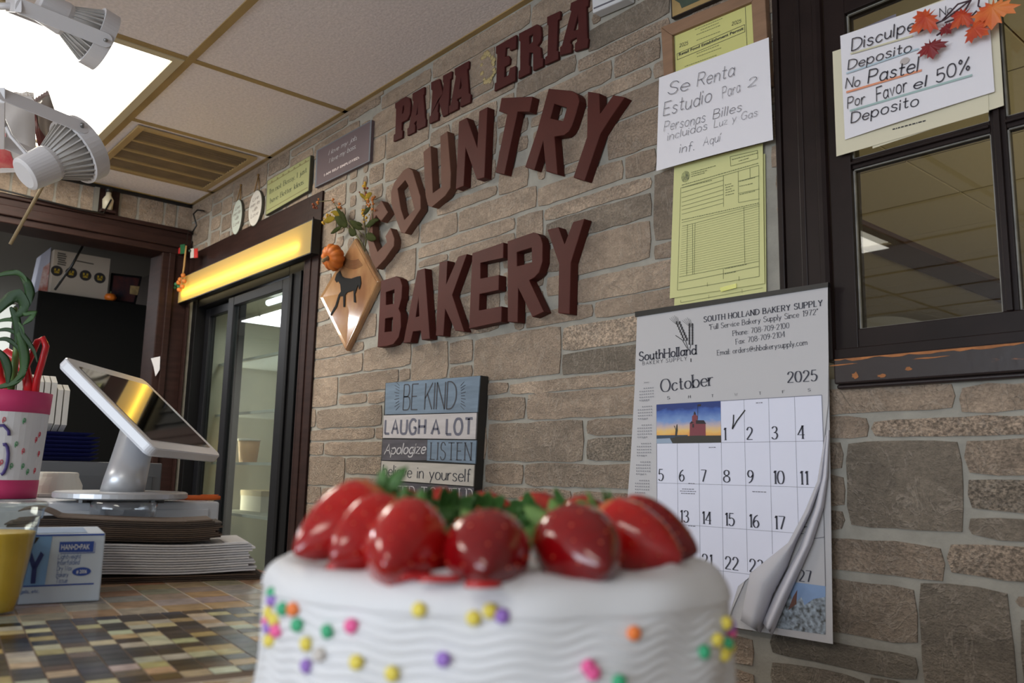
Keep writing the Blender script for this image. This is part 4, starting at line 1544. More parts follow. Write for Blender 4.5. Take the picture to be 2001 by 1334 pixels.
t = thing('inspection_form', wp(1410, 590), 'lower yellow form peeking out under the top yellow form', 'paper', 'yellow inspection forms')
sheet('page', [(1322, 345), (1495, 300), (1498.5, 573), (1318.5, 605)], YS - .0012, m_yel2, parent=t, curl=lambda u, v: .002 * v * v)
mb = MB()
for a, b in (((1330, 591), (1490, 562)), ((1385, 576), (1385, 583)), ((1450, 565), (1450, 572)), ((1330, 586), (1330, 591))):
    pline(mb, a, b, YS - .0042, .0007)
mb.build('form_lines', M('form_ink', (120, 122, 84), .8), t)
t = thing('inspection_form', wp(1405, 570), 'top yellow printed form taped above the calendar', 'paper', 'yellow inspection forms')
sheet('page', [(1317.5, 325), (1490.5, 280), (1494, 553.5), (1308.7, 583)], YS - .0056, m_yel2, parent=t, curl=lambda u, v: .0006 * math.sin(v * 3.1))
YF2 = YS - .0068
c9 = lambda p: crop([p], 1300, 280, 4.042)[0]
mb = MB()


def fl(x0, y0, x1, y1, w=.0008):
    pline(mb, c9((x0, y0)), c9((x1, y1)), YF2, w)


for x0, y0, x1, y1 in ((122, 352, 738, 172), (122, 352, 95, 1160), (738, 172, 742, 1050), (95, 1160, 742, 1050), (128, 390, 458, 290), (128, 430, 458, 330), (130, 465, 458, 366), (130, 497, 458, 402), (130, 527, 458, 436), (130, 560, 460, 470),
                       (458, 255, 460, 500), (575, 222, 578, 468), (668, 195, 670, 280), (575, 300, 742, 255), (578, 395, 744, 360), (578, 468, 745, 437), (130, 625, 745, 482), (135, 655, 745, 495), (620, 500, 628, 945), (175, 640, 168, 1040), (215, 632, 215, 1035), (235, 628, 228, 1030),
                       (110, 1055, 742, 930), (105, 1100, 742, 970), (458, 990, 458, 1070), (332, 1098, 332, 1130), (582, 1050, 582, 1085), (512, 105, 728, 55), (728, 55, 730, 120), (512, 105, 516, 180), (516, 180, 730, 120)):
    fl(x0, y0, x1, y1)
for k in range(1, 22):
    f = k / 22
    fl(132 - 18 * f, 655 + 395 * f, 745 - 3 * f, 495 + 435 * f, .0004)
for a, b in (((525, 128), (720, 78)), ((580, 140), (660, 115)), ((205, 230), (400, 175)), ((205, 245), (330, 212)), ((205, 262), (300, 235)), ((130, 330), (720, 160)), ((135, 350), (370, 290)), ((130, 605), (740, 470)), ((470, 330), (520, 318)), ((475, 350), (530, 335)), ((475, 370), (520, 358)), ((475, 390), (540, 372)), ((475, 410), (530, 398)), ((585, 300), (700, 270)), ((585, 340), (680, 318)), ((585, 405), (710, 375)), ((470, 990), (640, 955)), ((470, 1030), (560, 1012))):
    fakeline(mb, c9(a), c9(b), YF2, .0014)
mb.build('form_lines', M('form_ink', (112, 116, 80), .8), t)
c = wp(*c9((158, 262)), YF2)
mb = MB()
ring = [c + Vector((math.cos(a * math.pi / 12) * .0105, 0, math.sin(a * math.pi / 12) * .012)) for a in range(24)]
mb.plate(ring, (0, .0002, 0))
mb.build('seal', M('seal_ink', (88, 92, 72), .8, noise=(180, .5), rgb2=(176, 178, 120)), t)
mb = MB()
slab(mb, [c9((430, 1140)), c9((560, 1105)), c9((562, 1140)), c9((440, 1172))], YF2 - .0006, .0003)
mb.build('tape', M('yellow_tape', (214, 214, 110), .15), t)

# handwritten rental note
t = thing('handwritten_note', wp(1395, 300), 'white sheet handwritten Se Renta Estudio, taped over the permit and yellow forms', 'paper')
YN = YS - .0215
q = [(1288, 152), (1502, 73), (1510.5, 273), (1282.5, 334)]
sheet('page', q, YN, m_paper, parent=t, curl=lambda u, v: .0035 * math.sin(u * 3.14) * v)
m_pen = M('grey_pen_ink', (104, 104, 114), .7)
mb = MB()
YNT = YN - .0042
for s, a, b, h in (('Se', (1304.3, 184), (1343.7, 177), 25), ('Renta', (1362, 169.5), (1434, 148), 27), ('Estudio', (1296, 226), (1389, 198.5), 27), ('Para', (1411.5, 192.4), (1446, 178), 23), ('2', (1461, 170.5), (1477, 166), 18),
                   ('Personas', (1297, 257), (1377, 238), 20), ('Billes', (1393, 232), (1448, 217), 19), ('incluidos', (1304, 275), (1381, 252.5), 16), ('Luz y Gas', (1395, 249.5), (1479, 226), 15), ('inf.', (1327.5, 299), (1356, 293), 18), ('Aqu\u00ed', (1374, 284.5), (1406.5, 276), 17)):
    wwrite(mb, stroke_text(s, .048, gap=.2, jit=.05, slant=.08), a, b, h, YNT)
    mb.build('handwritten_word', m_pen, t)
    mb = MB()

# ------------------------------------------------------------------ calendar
K = thing('wall_calendar', wp(1430, 1240), 'large white October 2025 wall calendar with a curled corner', 'calendar')
m_cal = M('calendar_paper', (192, 189, 190), .8)
m_calb = M('calendar_paper_back', (186, 184, 190), .85)
YC = WALL - .0285
sheet('last_page', [(1246, 612), (1617, 556), (1627.5, 1258), (1225, 1190)], YC + .003, m_cal, parent=K)
# front page: everything left of the curled diagonal
edge = [(1617.5, 600), (1619, 700), (1618, 790), (1610, 860), (1603, 880), (1596, 955), (1575, 1006), (1551, 1048), (1509, 1087), (1485, 1105), (1458, 1129), (1431, 1190)]
poly = [(1245, 614), (1430, 586), (1617.5, 558)] + edge + [(1420, 1222), (1330, 1206), (1224, 1188), (1224, 1000), (1232, 900), (1240, 760)]
mb = MB()
wall_prism(mb, [poly], YC, .0006)
weld(mb.build('front_page', m_cal, K))
# the turned-back corner: two long paper cones
mb = MB()


def loft(A, B, lift, n=18, bul=.02):
    """sheet between two pixel polylines of equal length, bulging towards the room"""
    def fn(u, v):
        i = v * (len(A) - 1)
        k = min(int(i), len(A) - 2)
        f = i - k
        pa = (A[k][0] + (A[k + 1][0] - A[k][0]) * f, A[k][1] + (A[k + 1][1] - A[k][1]) * f)
        pb = (B[k][0] + (B[k + 1][0] - B[k][0]) * f, B[k][1] + (B[k + 1][1] - B[k][1]) * f)
        l = lift[k] + (lift[k + 1] - lift[k]) * f
        Y = YC - .002 - l * math.sin(u * math.pi) ** .8
        return wp(pa[0] + (pb[0] - pa[0]) * u, pa[1] + (pb[1] - pa[1]) * u, Y)
    mb.grid(fn, n, 24, (0, .0006, 0))


loft([(1612, 850), (1597, 940), (1572, 1000), (1540, 1060), (1490, 1100), (1465, 1120), (1447, 1212)], [(1616, 850), (1606, 940), (1585, 1000), (1556, 1060), (1538, 1110), (1512, 1160), (1486, 1237)], [.002, .006, .012, .018, .024, .028, .03])
mb.build('curled_corner', m_calb, K, smooth=True)
mb = MB()
loft([(1616, 840), (1607, 930), (1592, 990), (1560, 1075), (1535, 1120), (1510, 1170), (1489, 1215)], [(1621, 840), (1618, 930), (1610, 990), (1588, 1060), (1566, 1110), (1537, 1175), (1509, 1241)], [.003, .007, .012, .017, .02, .022, .024])
mb.build('curled_corner', M('calendar_paper_back_light', (200, 198, 206), .85), K, smooth=True)
mb = MB()
mb.plate([wp(p[0], p[1], YC - .003) for p in ((1240.5, 609), (1618, 551), (1618, 560), (1241, 619))], (0, .008, 0))
mb.build('hanger_strip', m_black, K)
# printed grid
G0, G1_ = wp(1283.3, 790.6, YC), wp(1606, 771, YC)
gx0, gx1 = G0.x, G1_.x
gz = [wp(1283.3, 790.6, YC).z, wp(1282, 867.3, YC).z, wp(1278.6, 947.5, YC).z, wp(1365, 1032, YC).z, wp(1410, 1115, YC).z]
gz = [gz[0] - (gz[0] - gz[4]) * k / 4 for k in range(5)] + [gz[0] - (gz[0] - gz[4]) * 5 / 4]
cw = (gx1 - gx0) / 7
YG = YC - .0003


def cpt(u, v):
    return Vector((gx0 + cw * u, YG, gz[0] + (gz[4] - gz[0]) * v / 4))


mb = MB()
mb.plate([cpt(0, 0), cpt(7, 0), cpt(7, 1), cpt(6.75, 2.1), cpt(6.3, 2.7), cpt(5.6, 3.3), cpt(4.6, 3.8), cpt(3.6, 4.3), cpt(3.2, 5), cpt(0, 5)], (0, .0002, 0))
mb.build('day_fields', M('calendar_day_white', (222, 222, 236), .8), K)
YG -= .0002
mb = MB()


def cl(a, b, w=.0006):
    A, B = cpt(*a), cpt(*b)
    d = (B - A).normalized()
    mb.obox((A + B) / 2, (B - A) / 2, (0, .00005, 0), Vector((-d.z, 0, d.x)) * w / 2)


lim = {0: 5, 1: 5, 2: 5, 3: 5, 4: 3.95, 5: 3.5, 6: 2.95, 7: 1.4}
for k in range(8):
    cl((k, 0 if k in (0, 3, 4, 5, 6, 7) else 1), (k, lim[k]), .0006 if k % 7 else .0012)
for j, u in ((0, 7), (1, 7), (2, 6.75), (3, 6.0), (4, 4.2), (5, 3.0)):
    cl((0, j), (u, j), .0006 if j % 5 else .0012)
mb.build('grid_lines', M('grid_line_grey', (116, 116, 128), .8), K)
YCT = YC - .0008
m_calink = M('calendar_ink', (62, 62, 72), .8)
mb = MB()
sty = dict(w=.16, thin=.055, serif=.05, gap=.17)
d = 1
for w_ in range(5):
    for u in range(7):
        if w_ == 0 and u < 3:
            continue
        if (w_, u) in ((3, 5), (3, 6), (4, 3), (4, 4), (4, 5), (4, 6), (3, 4)):
            if not (w_ == 3 and u == 4):
                d += 1
                continue
        s = str(d)
        g = stroke_text(s, **sty)
        h = .0225
        A = cpt(u + .09, w_ + .94)
        A.y = YCT
        B = A + Vector((g[2] * h * .95, 0, 0))
        if not (w_ == 2 and u == 6):
            mb = MB()
            write(mb, g, A, B, h, NW)
            mb.build('day_number', m_calink, K)
        d += 1
for s, a, b, h, st_ in (('October', (1291.6, 766), (1394, 752), 25, dict(w=.13, thin=.045, serif=.04, gap=.15)), ('2025', (1539, 747.5), (1596, 743.5), 21, sty),
                        ('SOUTH HOLLAND BAKERY SUPPLY', (1375.5, 629), (1606.8, 597), 11, dict(w=.2, thin=.09, serif=.07, gap=.26)), ('"Full Service Bakery Supply Since 1972"', (1386, 644), (1598, 614), 10.5, dict(w=.12, thin=.06, serif=.05, gap=.2)),
                        ('Phone: 708-709-2100', (1432, 656), (1542, 640.5), 10.5, dict(w=.12, thin=.06, serif=.05, gap=.2)), ('Fax: 708-709-2104', (1438, 672.5), (1534, 657.5), 10.5, dict(w=.12, thin=.06, serif=.05, gap=.2)),
                        ('Email: orders@shbakerysupply.com', (1401.5, 694), (1577, 673.5), 10.5, dict(w=.12, thin=.06, serif=.05, gap=.2)), ('SouthHolland', (1249, 704.5), (1360, 691.5), 17, dict(w=.16, thin=.11, serif=.1, gap=.2)),
                        ('BAKERY SUPPLY', (1255.6, 713), (1342, 703.5), 7, dict(w=.1, gap=.45))):
    mb = MB()
    wwrite(mb, stroke_text(s, **st_), a, b, h, YCT)
    mb.build('printed_line', m_calink, K)
mb = MB()
for s, p in (('S', (1304, 780)), ('M', (1345, 778)), ('T', (1390, 776)), ('W', (1436, 773.5)), ('T', (1483, 771)), ('F', (1529, 768)), ('S', (1579, 764.5))):
    mb = MB()
    wwrite(mb, stroke_text(s, w=.14, thin=.08), p, (p[0] + 4.5, p[1] - .4), 5.5, YCT)
    mb.build('weekday_letter', m_calink, K)
# wheat emblem
mb = MB()
for (x0, y0), (x1, y1), nn in (((1325, 632), (1339, 664), 7), ((1350, 636), (1350, 672), 8)):
    for k in range(nn):
        f = k / (nn - 1)
        cx, cy = x0 + (x1 - x0) * f, y0 + (y1 - y0) * f
        for sx in (-1, 1):
            c = wp(cx + sx * 3, cy - 1.5, YCT)
            a = math.atan2(y1 - y0, x1 - x0)
            dx, dz = math.cos(a) * 1 + sx * .45, -math.sin(a)
            mb.ball(c, .0044, 6, 5, (.42 + abs(dx) * .12, .03, .95))
    for k in range(6):
        pline(mb, (x0 + k - 3, y0 + 2), (x0 + (k - 4) * 3.2 - 4, y0 - 16 + abs(k - 3) * 2), YCT, .0005)
for a, b in (((1339, 664), (1345, 682)), ((1350, 672), (1348, 681)), ((1320, 655), (1333, 664)), ((1333, 664), (1343, 681))):
    pline(mb, a, b, YCT, .0014)
pline(mb, (1350, 700), (1350, 707), YCT, .002)
mb.build('wheat_emblem', m_ink, K)
# small month calendars in the left margin
mb = MB()
rows = [(1263, 748, 'January'), (1260, 784, 'February'), (1259, 820, 'March'), (1258, 856, 'April'), (1256.5, 892, 'May'), (1254.5, 928, 'June')]
for x, y, s in rows:
    g = font_text(s)
    c = wp(x, y, YCT)
    w = .0034 * g[2]
    write(mb, g, c - Vector((w / 2, 0, 0)), c + Vector((w / 2, 0, 0)), .0034, NW)
    for r in range(5):
        for q in range(7):
            if (r == 0 and q < 2) or (r == 4 and q > 4):
                continue
            p = c + Vector(((q - 3) * .0058, 0, -.011 - r * .0062))
            mb.obox(p, (.0016, 0, 0), (0, .00005, 0), (0, 0, .0013))
mb.build('month_tables', M('faint_grey_ink', (150, 148, 152), .8), K)
# check mark on the 1st and holiday notes
mb = MB()
for pts in ([(1433.5, 810), (1433, 826), (1431, 838)], [(1431, 838), (1440, 822), (1456, 801)]):
    for a, b in zip(pts, pts[1:]):
        pline(mb, a, b, YCT, .0028)
mb.build('check_mark', m_ink, K)
mb = MB()
for a, b in (((1477, 787), (1488, 786.5)), ((1385, 874), (1394, 873.7)), ((1333, 955), (1354, 955.5)), ((1329, 959), (1358, 960)), ((1331, 963.5), (1357, 964.5)), ((1470, 960), (1494, 961)), ((1345, 944), (1354, 944.5)), ((1345, 1027), (1357, 1028))):
    fakeline(mb, a, b, YCT, .0013)
mb.build('holiday_notes', m_greyink, K)
# printed lighthouse picture (three days wide)
pic = [cpt(0, 0), cpt(3, 0), cpt(3, 1), cpt(0, 1)]


def pq(mb, pts, dy):
    """polygon in picture coordinates u (0..1), v (0 top .. 1 bottom)"""
    mb.plate([Vector((cpt(3 * u, v).x, YG - dy, cpt(3 * u, v).z)) for u, v in pts], (0, .00008, 0))


mt = bpy.data.materials.new('sunset_print')
mt.use_nodes = True
N, L = mt.node_tree.nodes, mt.node_tree.links
tc = N.new('ShaderNodeTexCoord')
sx = N.new('ShaderNodeSeparateXYZ')
L.new(tc.outputs['Generated'], sx.inputs[0])
nz = N.new('ShaderNodeTexNoise')
nz.inputs['Scale'].default_value = 5
nz.inputs['Detail'].default_value = 5
L.new(tc.outputs['Generated'], nz.inputs[0])
ma = N.new('ShaderNodeMath')
ma.operation = 'MULTIPLY_ADD'
L.new(nz.outputs['Fac'], ma.inputs[0])
ma.inputs[1].default_value = .28
L.new(sx.outputs[2], ma.inputs[2])
cr = N.new('ShaderNodeValToRGB')
e = cr.color_ramp.elements
e[0].position, e[0].color = .3, lin((226, 150, 70))
e[1].position, e[1].color = 1.12, lin((36, 56, 120))
for p_, c_ in ((.42, (232, 190, 110)), (.58, (196, 176, 176)), (.72, (120, 150, 200)), (.95, (60, 92, 166))):
    k_ = e.new(p_)
    k_.color = lin(c_)
L.new(ma.outputs[0], cr.inputs[0])
L.new(cr.outputs[0], N['Principled BSDF'].inputs['Base Color'])
N['Principled BSDF'].inputs['Roughness'].default_value = .6
mb = MB()
pq(mb, [(0, 0), (1, 0), (1, 1), (0, 1)], .0001)
pc = mb.build('sunset_picture', mt, K)
for nm, colr, pl in (('picture_sea', (56, 72, 92), [[(0, .79), (.5, .80), (.5, .9), (0, .9)]]), ('picture_surf', (150, 166, 186), [[(0, .88), (.22, .87), (.3, 1), (0, 1)]]),
                     ('picture_shore', (58, 56, 50), [[(.22, .88), (.35, .83), (.62, .82), (1, .83), (1, 1), (.26, 1)], [(.30, .83), (.31, .66), (.28, .55), (.30, .57), (.315, .65), (.325, .54), (.34, .52), (.345, .68), (.33, .83)]]),
                     ('picture_house', (128, 62, 70), [[(.53, .83), (.535, .5), (.57, .46), (.57, .34), (.6, .30), (.63, .30), (.655, .34), (.655, .44), (.75, .47), (.775, .53), (.775, .83)]]),
                     ('picture_roof', (44, 36, 42), [[(.63, .44), (.75, .45), (.785, .54), (.63, .53)], [(.535, .52), (.56, .46), (.6, .5), (.56, .52)], [(.595, .3), (.6, .25), (.61, .22), (.625, .25), (.635, .3)], [(.655, .43), (.657, .06), (.663, .06), (.661, .43)], [(.66, .05), (.71, .05), (.71, .1), (.66, .1)], [(.575, .53), (.6, .53), (.6, .62), (.575, .62)]])):
    mb = MB()
    dy = {'picture_sea': .0002, 'picture_surf': .0003, 'picture_shore': .0004, 'picture_house': .0003, 'picture_roof': .0004}[nm]
    for p in pl:
        pq(mb, p, dy)
    o = mb.build(nm, M(nm, colr, .6), K)
# snowy picture on the page below, right of the curl
mb = MB()
YL = YC + .0022
mb.plate([wp(p[0], p[1], YL) for p in ((1552, 1137), (1613, 1145), (1613, 1239.5), (1512, 1226))], (0, .0005, 0))
mt2 = M('snowy_canyon_print', (70, 70, 66), .6, noise=(120, .5), rgb2=(176, 188, 200))
mb.build('snow_picture', mt2, K)
mb = MB()
mb.plate([wp(p[0], p[1], YL - .0004) for p in ((1552, 1137), (1613, 1145), (1613, 1166), (1590, 1170), (1572, 1182), (1566, 1166), (1550, 1180), (1545, 1160))], (0, .0002, 0))
mb.build('picture_sky', M('pale_blue_sky_print', (140, 166, 204), .6, noise=(30, .15)), K)
mb = MB()
mb.plate([wp(p[0], p[1], YL - .0006) for p in ((1550, 1165), (1558, 1152), (1556, 1180), (1540, 1192))], (0, .0002, 0))
mb.build('picture_rock', M('red_rock_print', (110, 74, 62), .6), K)
mb = MB()
for s, a, b, h in (('25', (1562, 1043), (1581, 1041), 20), ('27', (1562, 1135), (1586, 1137), 21)):
    wwrite(mb, stroke_text(s, **sty), a, b, h, YL - .0003)
    mb.build('day_number', m_calink, K)
    mb = MB()
for a, b in (((1607, 880), (1613, 1145)), ((1590, 1052), (1611, 1049)),):
    pline(mb, a, b, YL - .0003, .0008)
mb.build('grid_lines', m_calink, K)

# ------------------------------------------------------------------ notes taped on the window
m_manila = M('manila_sheet', (214, 206, 180), .8)
c10 = lambda p: crop([p], 1600, 0, 4.304)[0]
YW = WALL - .014
o = sheet('manila_sheet', [(1695, 55), (1946, -40), (1961.5, 206), (1705, 290)], YW - .001, m_manila, 'right-hand cream sheet behind the Disculpe note on the window', 'paper', 'cream sheets behind the window note')
t = thing('manila_sheet', wp(1780, 300, YW), 'cream sheet hanging lowest behind the Disculpe note on the window', 'paper', 'cream sheets behind the window note')
sheet('page', [(1626.7, 101), (1926, 2), (1932, 219), (1634.4, 305.5)], YW - .0025, m_manila, parent=t)
mb = MB()
fakeline(mb, c10((620, 1088)), c10((875, 1020)), YW - .003, .0022)
mb.build('small_print', m_ink, t)
t = thing('handwritten_note', wp(1790, 270, YW), 'white marker note Disculpe No Deposito No Pastel on the window', 'paper')
sheet('page', [(1641.8, 70.2), (1929, -28), (1943.4, 179), (1651, 273)], YW - .006, m_paper, parent=t, curl=lambda u, v: .003 * math.sin(u * 3.14) * v)
m_marker = M('black_marker', (42, 40, 52), .6)
YWT = YW - .0098
mb = MB()
for s, a, b, h in (('Disculpe', (1664, 99), (1786, 58), 24), ('No', (1836, 33), (1860, 24), 17), ('Deposito', (1657, 136), (1780, 100), 20), ('No', (1652, 172.5), (1679, 167), 20), ('Pastel', (1696, 163), (1793, 140), 27), ('Por', (1656, 211), (1689.5, 201), 22),
                   ('Favor', (1713, 198), (1772, 178), 28), ('el', (1785, 174.5), (1809, 169), 22), ('50%', (1830, 161), (1895, 137), 27), ('Deposito', (1663, 240.5), (1794, 205), 22)):
    wwrite(mb, stroke_text(s, .088, gap=.2, jit=.05, slant=.06), a, b, h, YWT)
    mb.build('handwritten_word', m_marker, t)
    mb = MB()
for nm, colr, a, b, w in (('pale_yellow_underline', (206, 200, 170), (265, 452), (790, 300), .003), ('pale_blue_underline', (176, 196, 206), (230, 617), (840, 408), .003), ('orange_underline', (222, 146, 110), (230, 775), (865, 590), .0036), ('green_underline', (160, 184, 180), (260, 932), (1290, 630), .0036)):
    mb = MB()
    pline(mb, c10(a), c10(b), YWT + .0002, w)
    mb.build(nm, M(nm, colr, .7), t)
mb = MB()
c = wp(*c10((722, 512)), YWT)
mb.plate([c + Vector((math.cos(a * math.pi / 8) * .008, 0, math.sin(a * math.pi / 8) * .006)) for a in range(16)], (0, .0002, 0))
mb.build('stain', M('tan_stain', (186, 176, 172), .7), t)
o = MB().plate([wp(*c10(p), WALL - .0035) for p in ((343, 245), (650, 115), (650, 200), (343, 300))], (0, .0003, 0)).build('tape_strip', M('grey_tape', (116, 112, 124), .3))
tag(o, 'grey strip of tape on the upper window pane above the Disculpe note', 'tape')

# autumn leaf garland
GA = thing('leaf_garland', wp(1850, 60, YW), 'red and orange artificial maple leaf twig over the window note', 'garland')
m_leafs = [M('red_maple_leaf', (178, 46, 38), .55, noise=(26, .55), rgb2=(216, 96, 40)), M('deep_red_maple_leaf', (146, 36, 40), .55, noise=(30, .4)), M('orange_maple_leaf', (206, 70, 36), .55, noise=(18, .5), rgb2=(230, 140, 60))]
MAPLE = [(0, -.55), (.05, -.2), (.35, -.42), (.32, -.22), (.62, -.28), (.55, -.1), (.98, .05), (.72, .17), (.82, .42), (.5, .36), (.4, .5), (.28, .42), (.36, .78), (.2, .72), (0, 1.05)]
MAPLE = MAPLE + [(-x, y) for x, y in MAPLE[-2:0:-1]]


def maple(cx, cy, r, rot, mat, lift, fold=.3):
    c = wp(cx, cy, YW - lift)
    k = r * 1.12 * mpp(c)
    mb = MB()
    ctr = c + Vector((0, -.004, 0))
    vs = [ctr]
    for x, y in MAPLE:
        X = x * math.cos(rot) - y * math.sin(rot)
        Z = x * math.sin(rot) + y * math.cos(rot)
        vs.append(c + Vector((X * k * 1.18, abs(x) * k * fold + (y - .2) * k * .12, Z * k)))
    n = len(MAPLE)
    back = [p + Vector((0, .0005, 0)) for p in vs]
    fs = [(0, 1 + i, 1 + (i + 1) % n) for i in range(n)]
    mb.add(vs + back, fs + [tuple(n + 1 + q for q in f[::-1]) for f in fs] + [(1 + i, n + 2 + i, n + 2 + (i + 1) % n, 1 + (i + 1) % n) for i in range(n)])
    mb.build('leaf', mat, GA)


cc = lambda x, y: c10((x, y))
for x, y, r, ro, mi, lf in ((905, 150, 30, 2.1, 0, .03), (1065, 232, 15, 3.6, 1, .024), (940, 385, 24, 3.2, 1, .028), (1215, 130, 25, 2.2, 0, .026), (1310, 240, 25, 3.9, 0, .03), (1465, 70, 36, 3.0, 2, .035), (1400, 110, 18, 2.4, 2, .028)):
    maple(*cc(x, y), r, ro, m_leafs[mi], lf)
mb = MB()
for pts in ([(1300, -20), (1200, 60), (1060, 165), (960, 210), (840, 272)], [(1280, 0), (1235, 80), (1150, 200), (1100, 205), (1040, 260), (990, 300)], [(1270, 5), (1170, 35), (1040, 170)], [(1330, 90), (1290, 130), (1150, 160), (1060, 190)], [(1350, -10), (1340, 50), (1400, 90)]):
    mb.tube([wp(*cc(*p), YW - .022) for p in pts], .0014, 6)
mb.build('twig', M('dark_purple_twig', (66, 40, 48), .6), GA, smooth=True)

# ------------------------------------------------------------------ glazed horse plaque, mini pumpkin and autumn spray
c11 = lambda p: crop([p], 600, 340, 3.706)[0]
H = thing('ceramic_plaque', wp(675, 600), 'diamond-shaped glazed tan plaque with a black horse, hung by its corner', 'plaque')
D = [wp(*c11(p), YS - .022) for p in ((345, 460), (516, 775), (275, 1280), (85, 892))]
ce = sum(D, Vector()) / 4
mb = MB()
mb.rings([[p + Vector((0, .0215, 0)) for p in D], [p + Vector((0, .006, 0)) for p in D], [ce + (p - ce) * .97 for p in D], [ce + (p - ce) * .9 + Vector((0, .004, 0)) for p in D], [ce + (p - ce) * .3 + Vector((0, .006, 0)) for p in D]])
mb.build('tile', M('glazed_tan_ceramic', (142, 98, 66), .12, noise=(11, .5, (1, 1, .6)), rgb2=(184, 142, 98), coat=1.0), H, bevel=.002)
mb = MB()
hp = [(200, 765), (213, 722), (237, 698), (252, 738), (272, 750), (320, 756), (360, 742), (385, 738), (390, 790), (375, 838), (368, 800), (345, 868), (352, 930), (338, 928), (335, 840), (290, 855), (275, 872), (272, 960), (262, 962), (260, 882), (236, 884), (215, 962), (172, 1032), (164, 1022), (203, 952), (228, 872), (244, 850), (240, 800), (226, 776), (212, 784)]
wall_prism(mb, [[c11(p) for p in hp]], YS - .0192, .0012)
weld(mb.build('horse_figure', M('black_glaze', (20, 20, 22), .7, spec=.15), H))
mb = MB()
for k in range(7):
    pts = []
    for q in range(7):
        a = 3.4 + q * .35
        pts.append(wp(*c11((330 + (60 + k * 7) * math.cos(a), 560 + (40 + k * 11) * -math.sin(a) * .9 + 30)), YS - .0185))
    mb.tube(pts, .0007, 4)
mb.build('painted_scrolls', M('brown_glaze_line', (120, 76, 56), .3), H)
PK = thing('mini_pumpkin', wp(650, 520, YS - .06), 'small orange pumpkin fixed on the upper left edge of the horse plaque', 'pumpkin')
c = wp(651, 503, YS - .052)
ax = Vector((.2, -.9, -.28)).normalized()
r = 27 * mpp(c)
prof = [(-.62, .05), (-.6, .35), (-.45, .74), (-.15, .98), (.15, 1.0), (.42, .8), (.56, .5), (.56, .25), (.48, .1), (.46, .02)]
mb = MB()
mb.lathe(c, ax, [(t_ * r, k_ * r) for t_, k_ in prof], 60, True, lambda a, q: 1 - .13 * abs(math.cos(a * 5)) ** 5)
mb.build('body', M('pumpkin_skin', (206, 116, 44), .5, noise=(30, .3), rgb2=(182, 92, 30), spec=.3), PK, smooth=True)
mb = MB().tube([c + ax * r * .44, c + ax * r * .72 + Vector((0, 0, -.003)), c + ax * r * .95 + Vector((-.003, 0, -.008))], [r * .2, r * .13, r * .15], 8)
mb.build('stem', M('dry_stem', (132, 112, 80), .8), PK, smooth=True)
SP = thing('autumn_spray', wp(735, 560, YS - .03), 'artificial autumn spray of green leaves with yellow and orange blossoms', 'artificial flowers')
m_tw = M('green_brown_twig', (98, 92, 56), .8)
m_lf = M('olive_leaf', (56, 62, 26), .8, spec=.1, noise=(20, .4))
m_lfy = M('yellow_green_leaf', (140, 118, 34), .8, spec=.1, noise=(20, .4))
m_bl1, m_bl2, m_bl3 = M('yellow_blossom', (206, 160, 48), .6), M('orange_blossom', (190, 112, 46), .6), M('rust_berry', (140, 70, 40), .5)
stems = [[(418, 560), (400, 500), (340, 430), (270, 370), (200, 320), (130, 330)], [(418, 560), (380, 470), (330, 390), (250, 290), (180, 190)], [(420, 560), (425, 440), (410, 330), (430, 220), (415, 100)], [(420, 540), (440, 430), (470, 340), (480, 220)], [(280, 380), (190, 430)], [(180, 190), (90, 200), (55, 250)], [(425, 470), (340, 370), (310, 330)]]
for s_ in stems:
    MB().tube([wp(*c11(p), YS - .02 - .012 * math.sin(i)) for i, p in enumerate(s_)], .0016, 6).build('stem', m_tw, SP, smooth=True)
rnd = random.Random(12)


def leaf(p0, p1, w, mat, parent, Y, nm='leaf', lift=.008):
    A, B = wp(*c11(p0), Y), wp(*c11(p1), Y - lift)
    d = B - A
    s = d.cross(Vector((0, 1, 0))).normalized() * d.length * w * .5

    def fn(u, v):
        k = math.sin(math.pi * min(1, v * .92 + .04)) ** .8
        return A + d * v + s * (u - .5) * 2 * k + Vector((0, -.004 * math.sin(v * 3.1) + .006 * abs(u - .5) * k, 0))
    MB().grid(fn, 4, 8, (0, .0006, 0)).build(nm, mat, parent, smooth=True)


for a, b, w in (((290, 370), (250, 270), .3), ((250, 380), (170, 430), .28), ((300, 400), (355, 435), .42), ((290, 380), (200, 310), .35), ((400, 400), (310, 340), .3), ((420, 380), (500, 340), .25), ((420, 440), (500, 470), .3), ((410, 290), (460, 240), .35), ((400, 370), (350, 350), .35), ((440, 350), (520, 330), .2), ((270, 330), (210, 240), .25)):
    leaf(a, b, w, m_lf, SP, YS - .026)
for a, b, w in (((200, 320), (120, 340), .4), ((240, 300), (180, 270), .35), ((410, 180), (470, 140), .35), ((430, 180), (380, 140), .3)):
    leaf(a, b, w, m_lfy, SP, YS - .03)
for x, y, mm, k in ((125, 335, m_bl1, 7), (55, 230, m_bl3, 7), (85, 195, m_bl2, 6), (180, 180, m_bl2, 3), (240, 235, m_bl2, 6), (415, 85, m_bl1, 7), (420, 125, m_bl3, 5), (440, 170, m_bl1, 8), (480, 190, m_bl2, 7), (440, 215, m_bl2, 8), (490, 235, m_bl2, 4), (400, 285, m_bl1, 6), (432, 320, m_bl1, 5), (375, 125, m_bl3, 1), (160, 300, m_bl1, 5)):
    mb = MB()
    c = wp(*c11((x, y)), YS - .032)
    for q in range(k):
        mb.ball(c + Vector((rnd.uniform(-1, 1) * .009, rnd.uniform(-1, 1) * .006, rnd.uniform(-1, 1) * .012)), rnd.uniform(.0025, .005), 7, 5)
    mb.build('blossom', mm, SP, smooth=True)

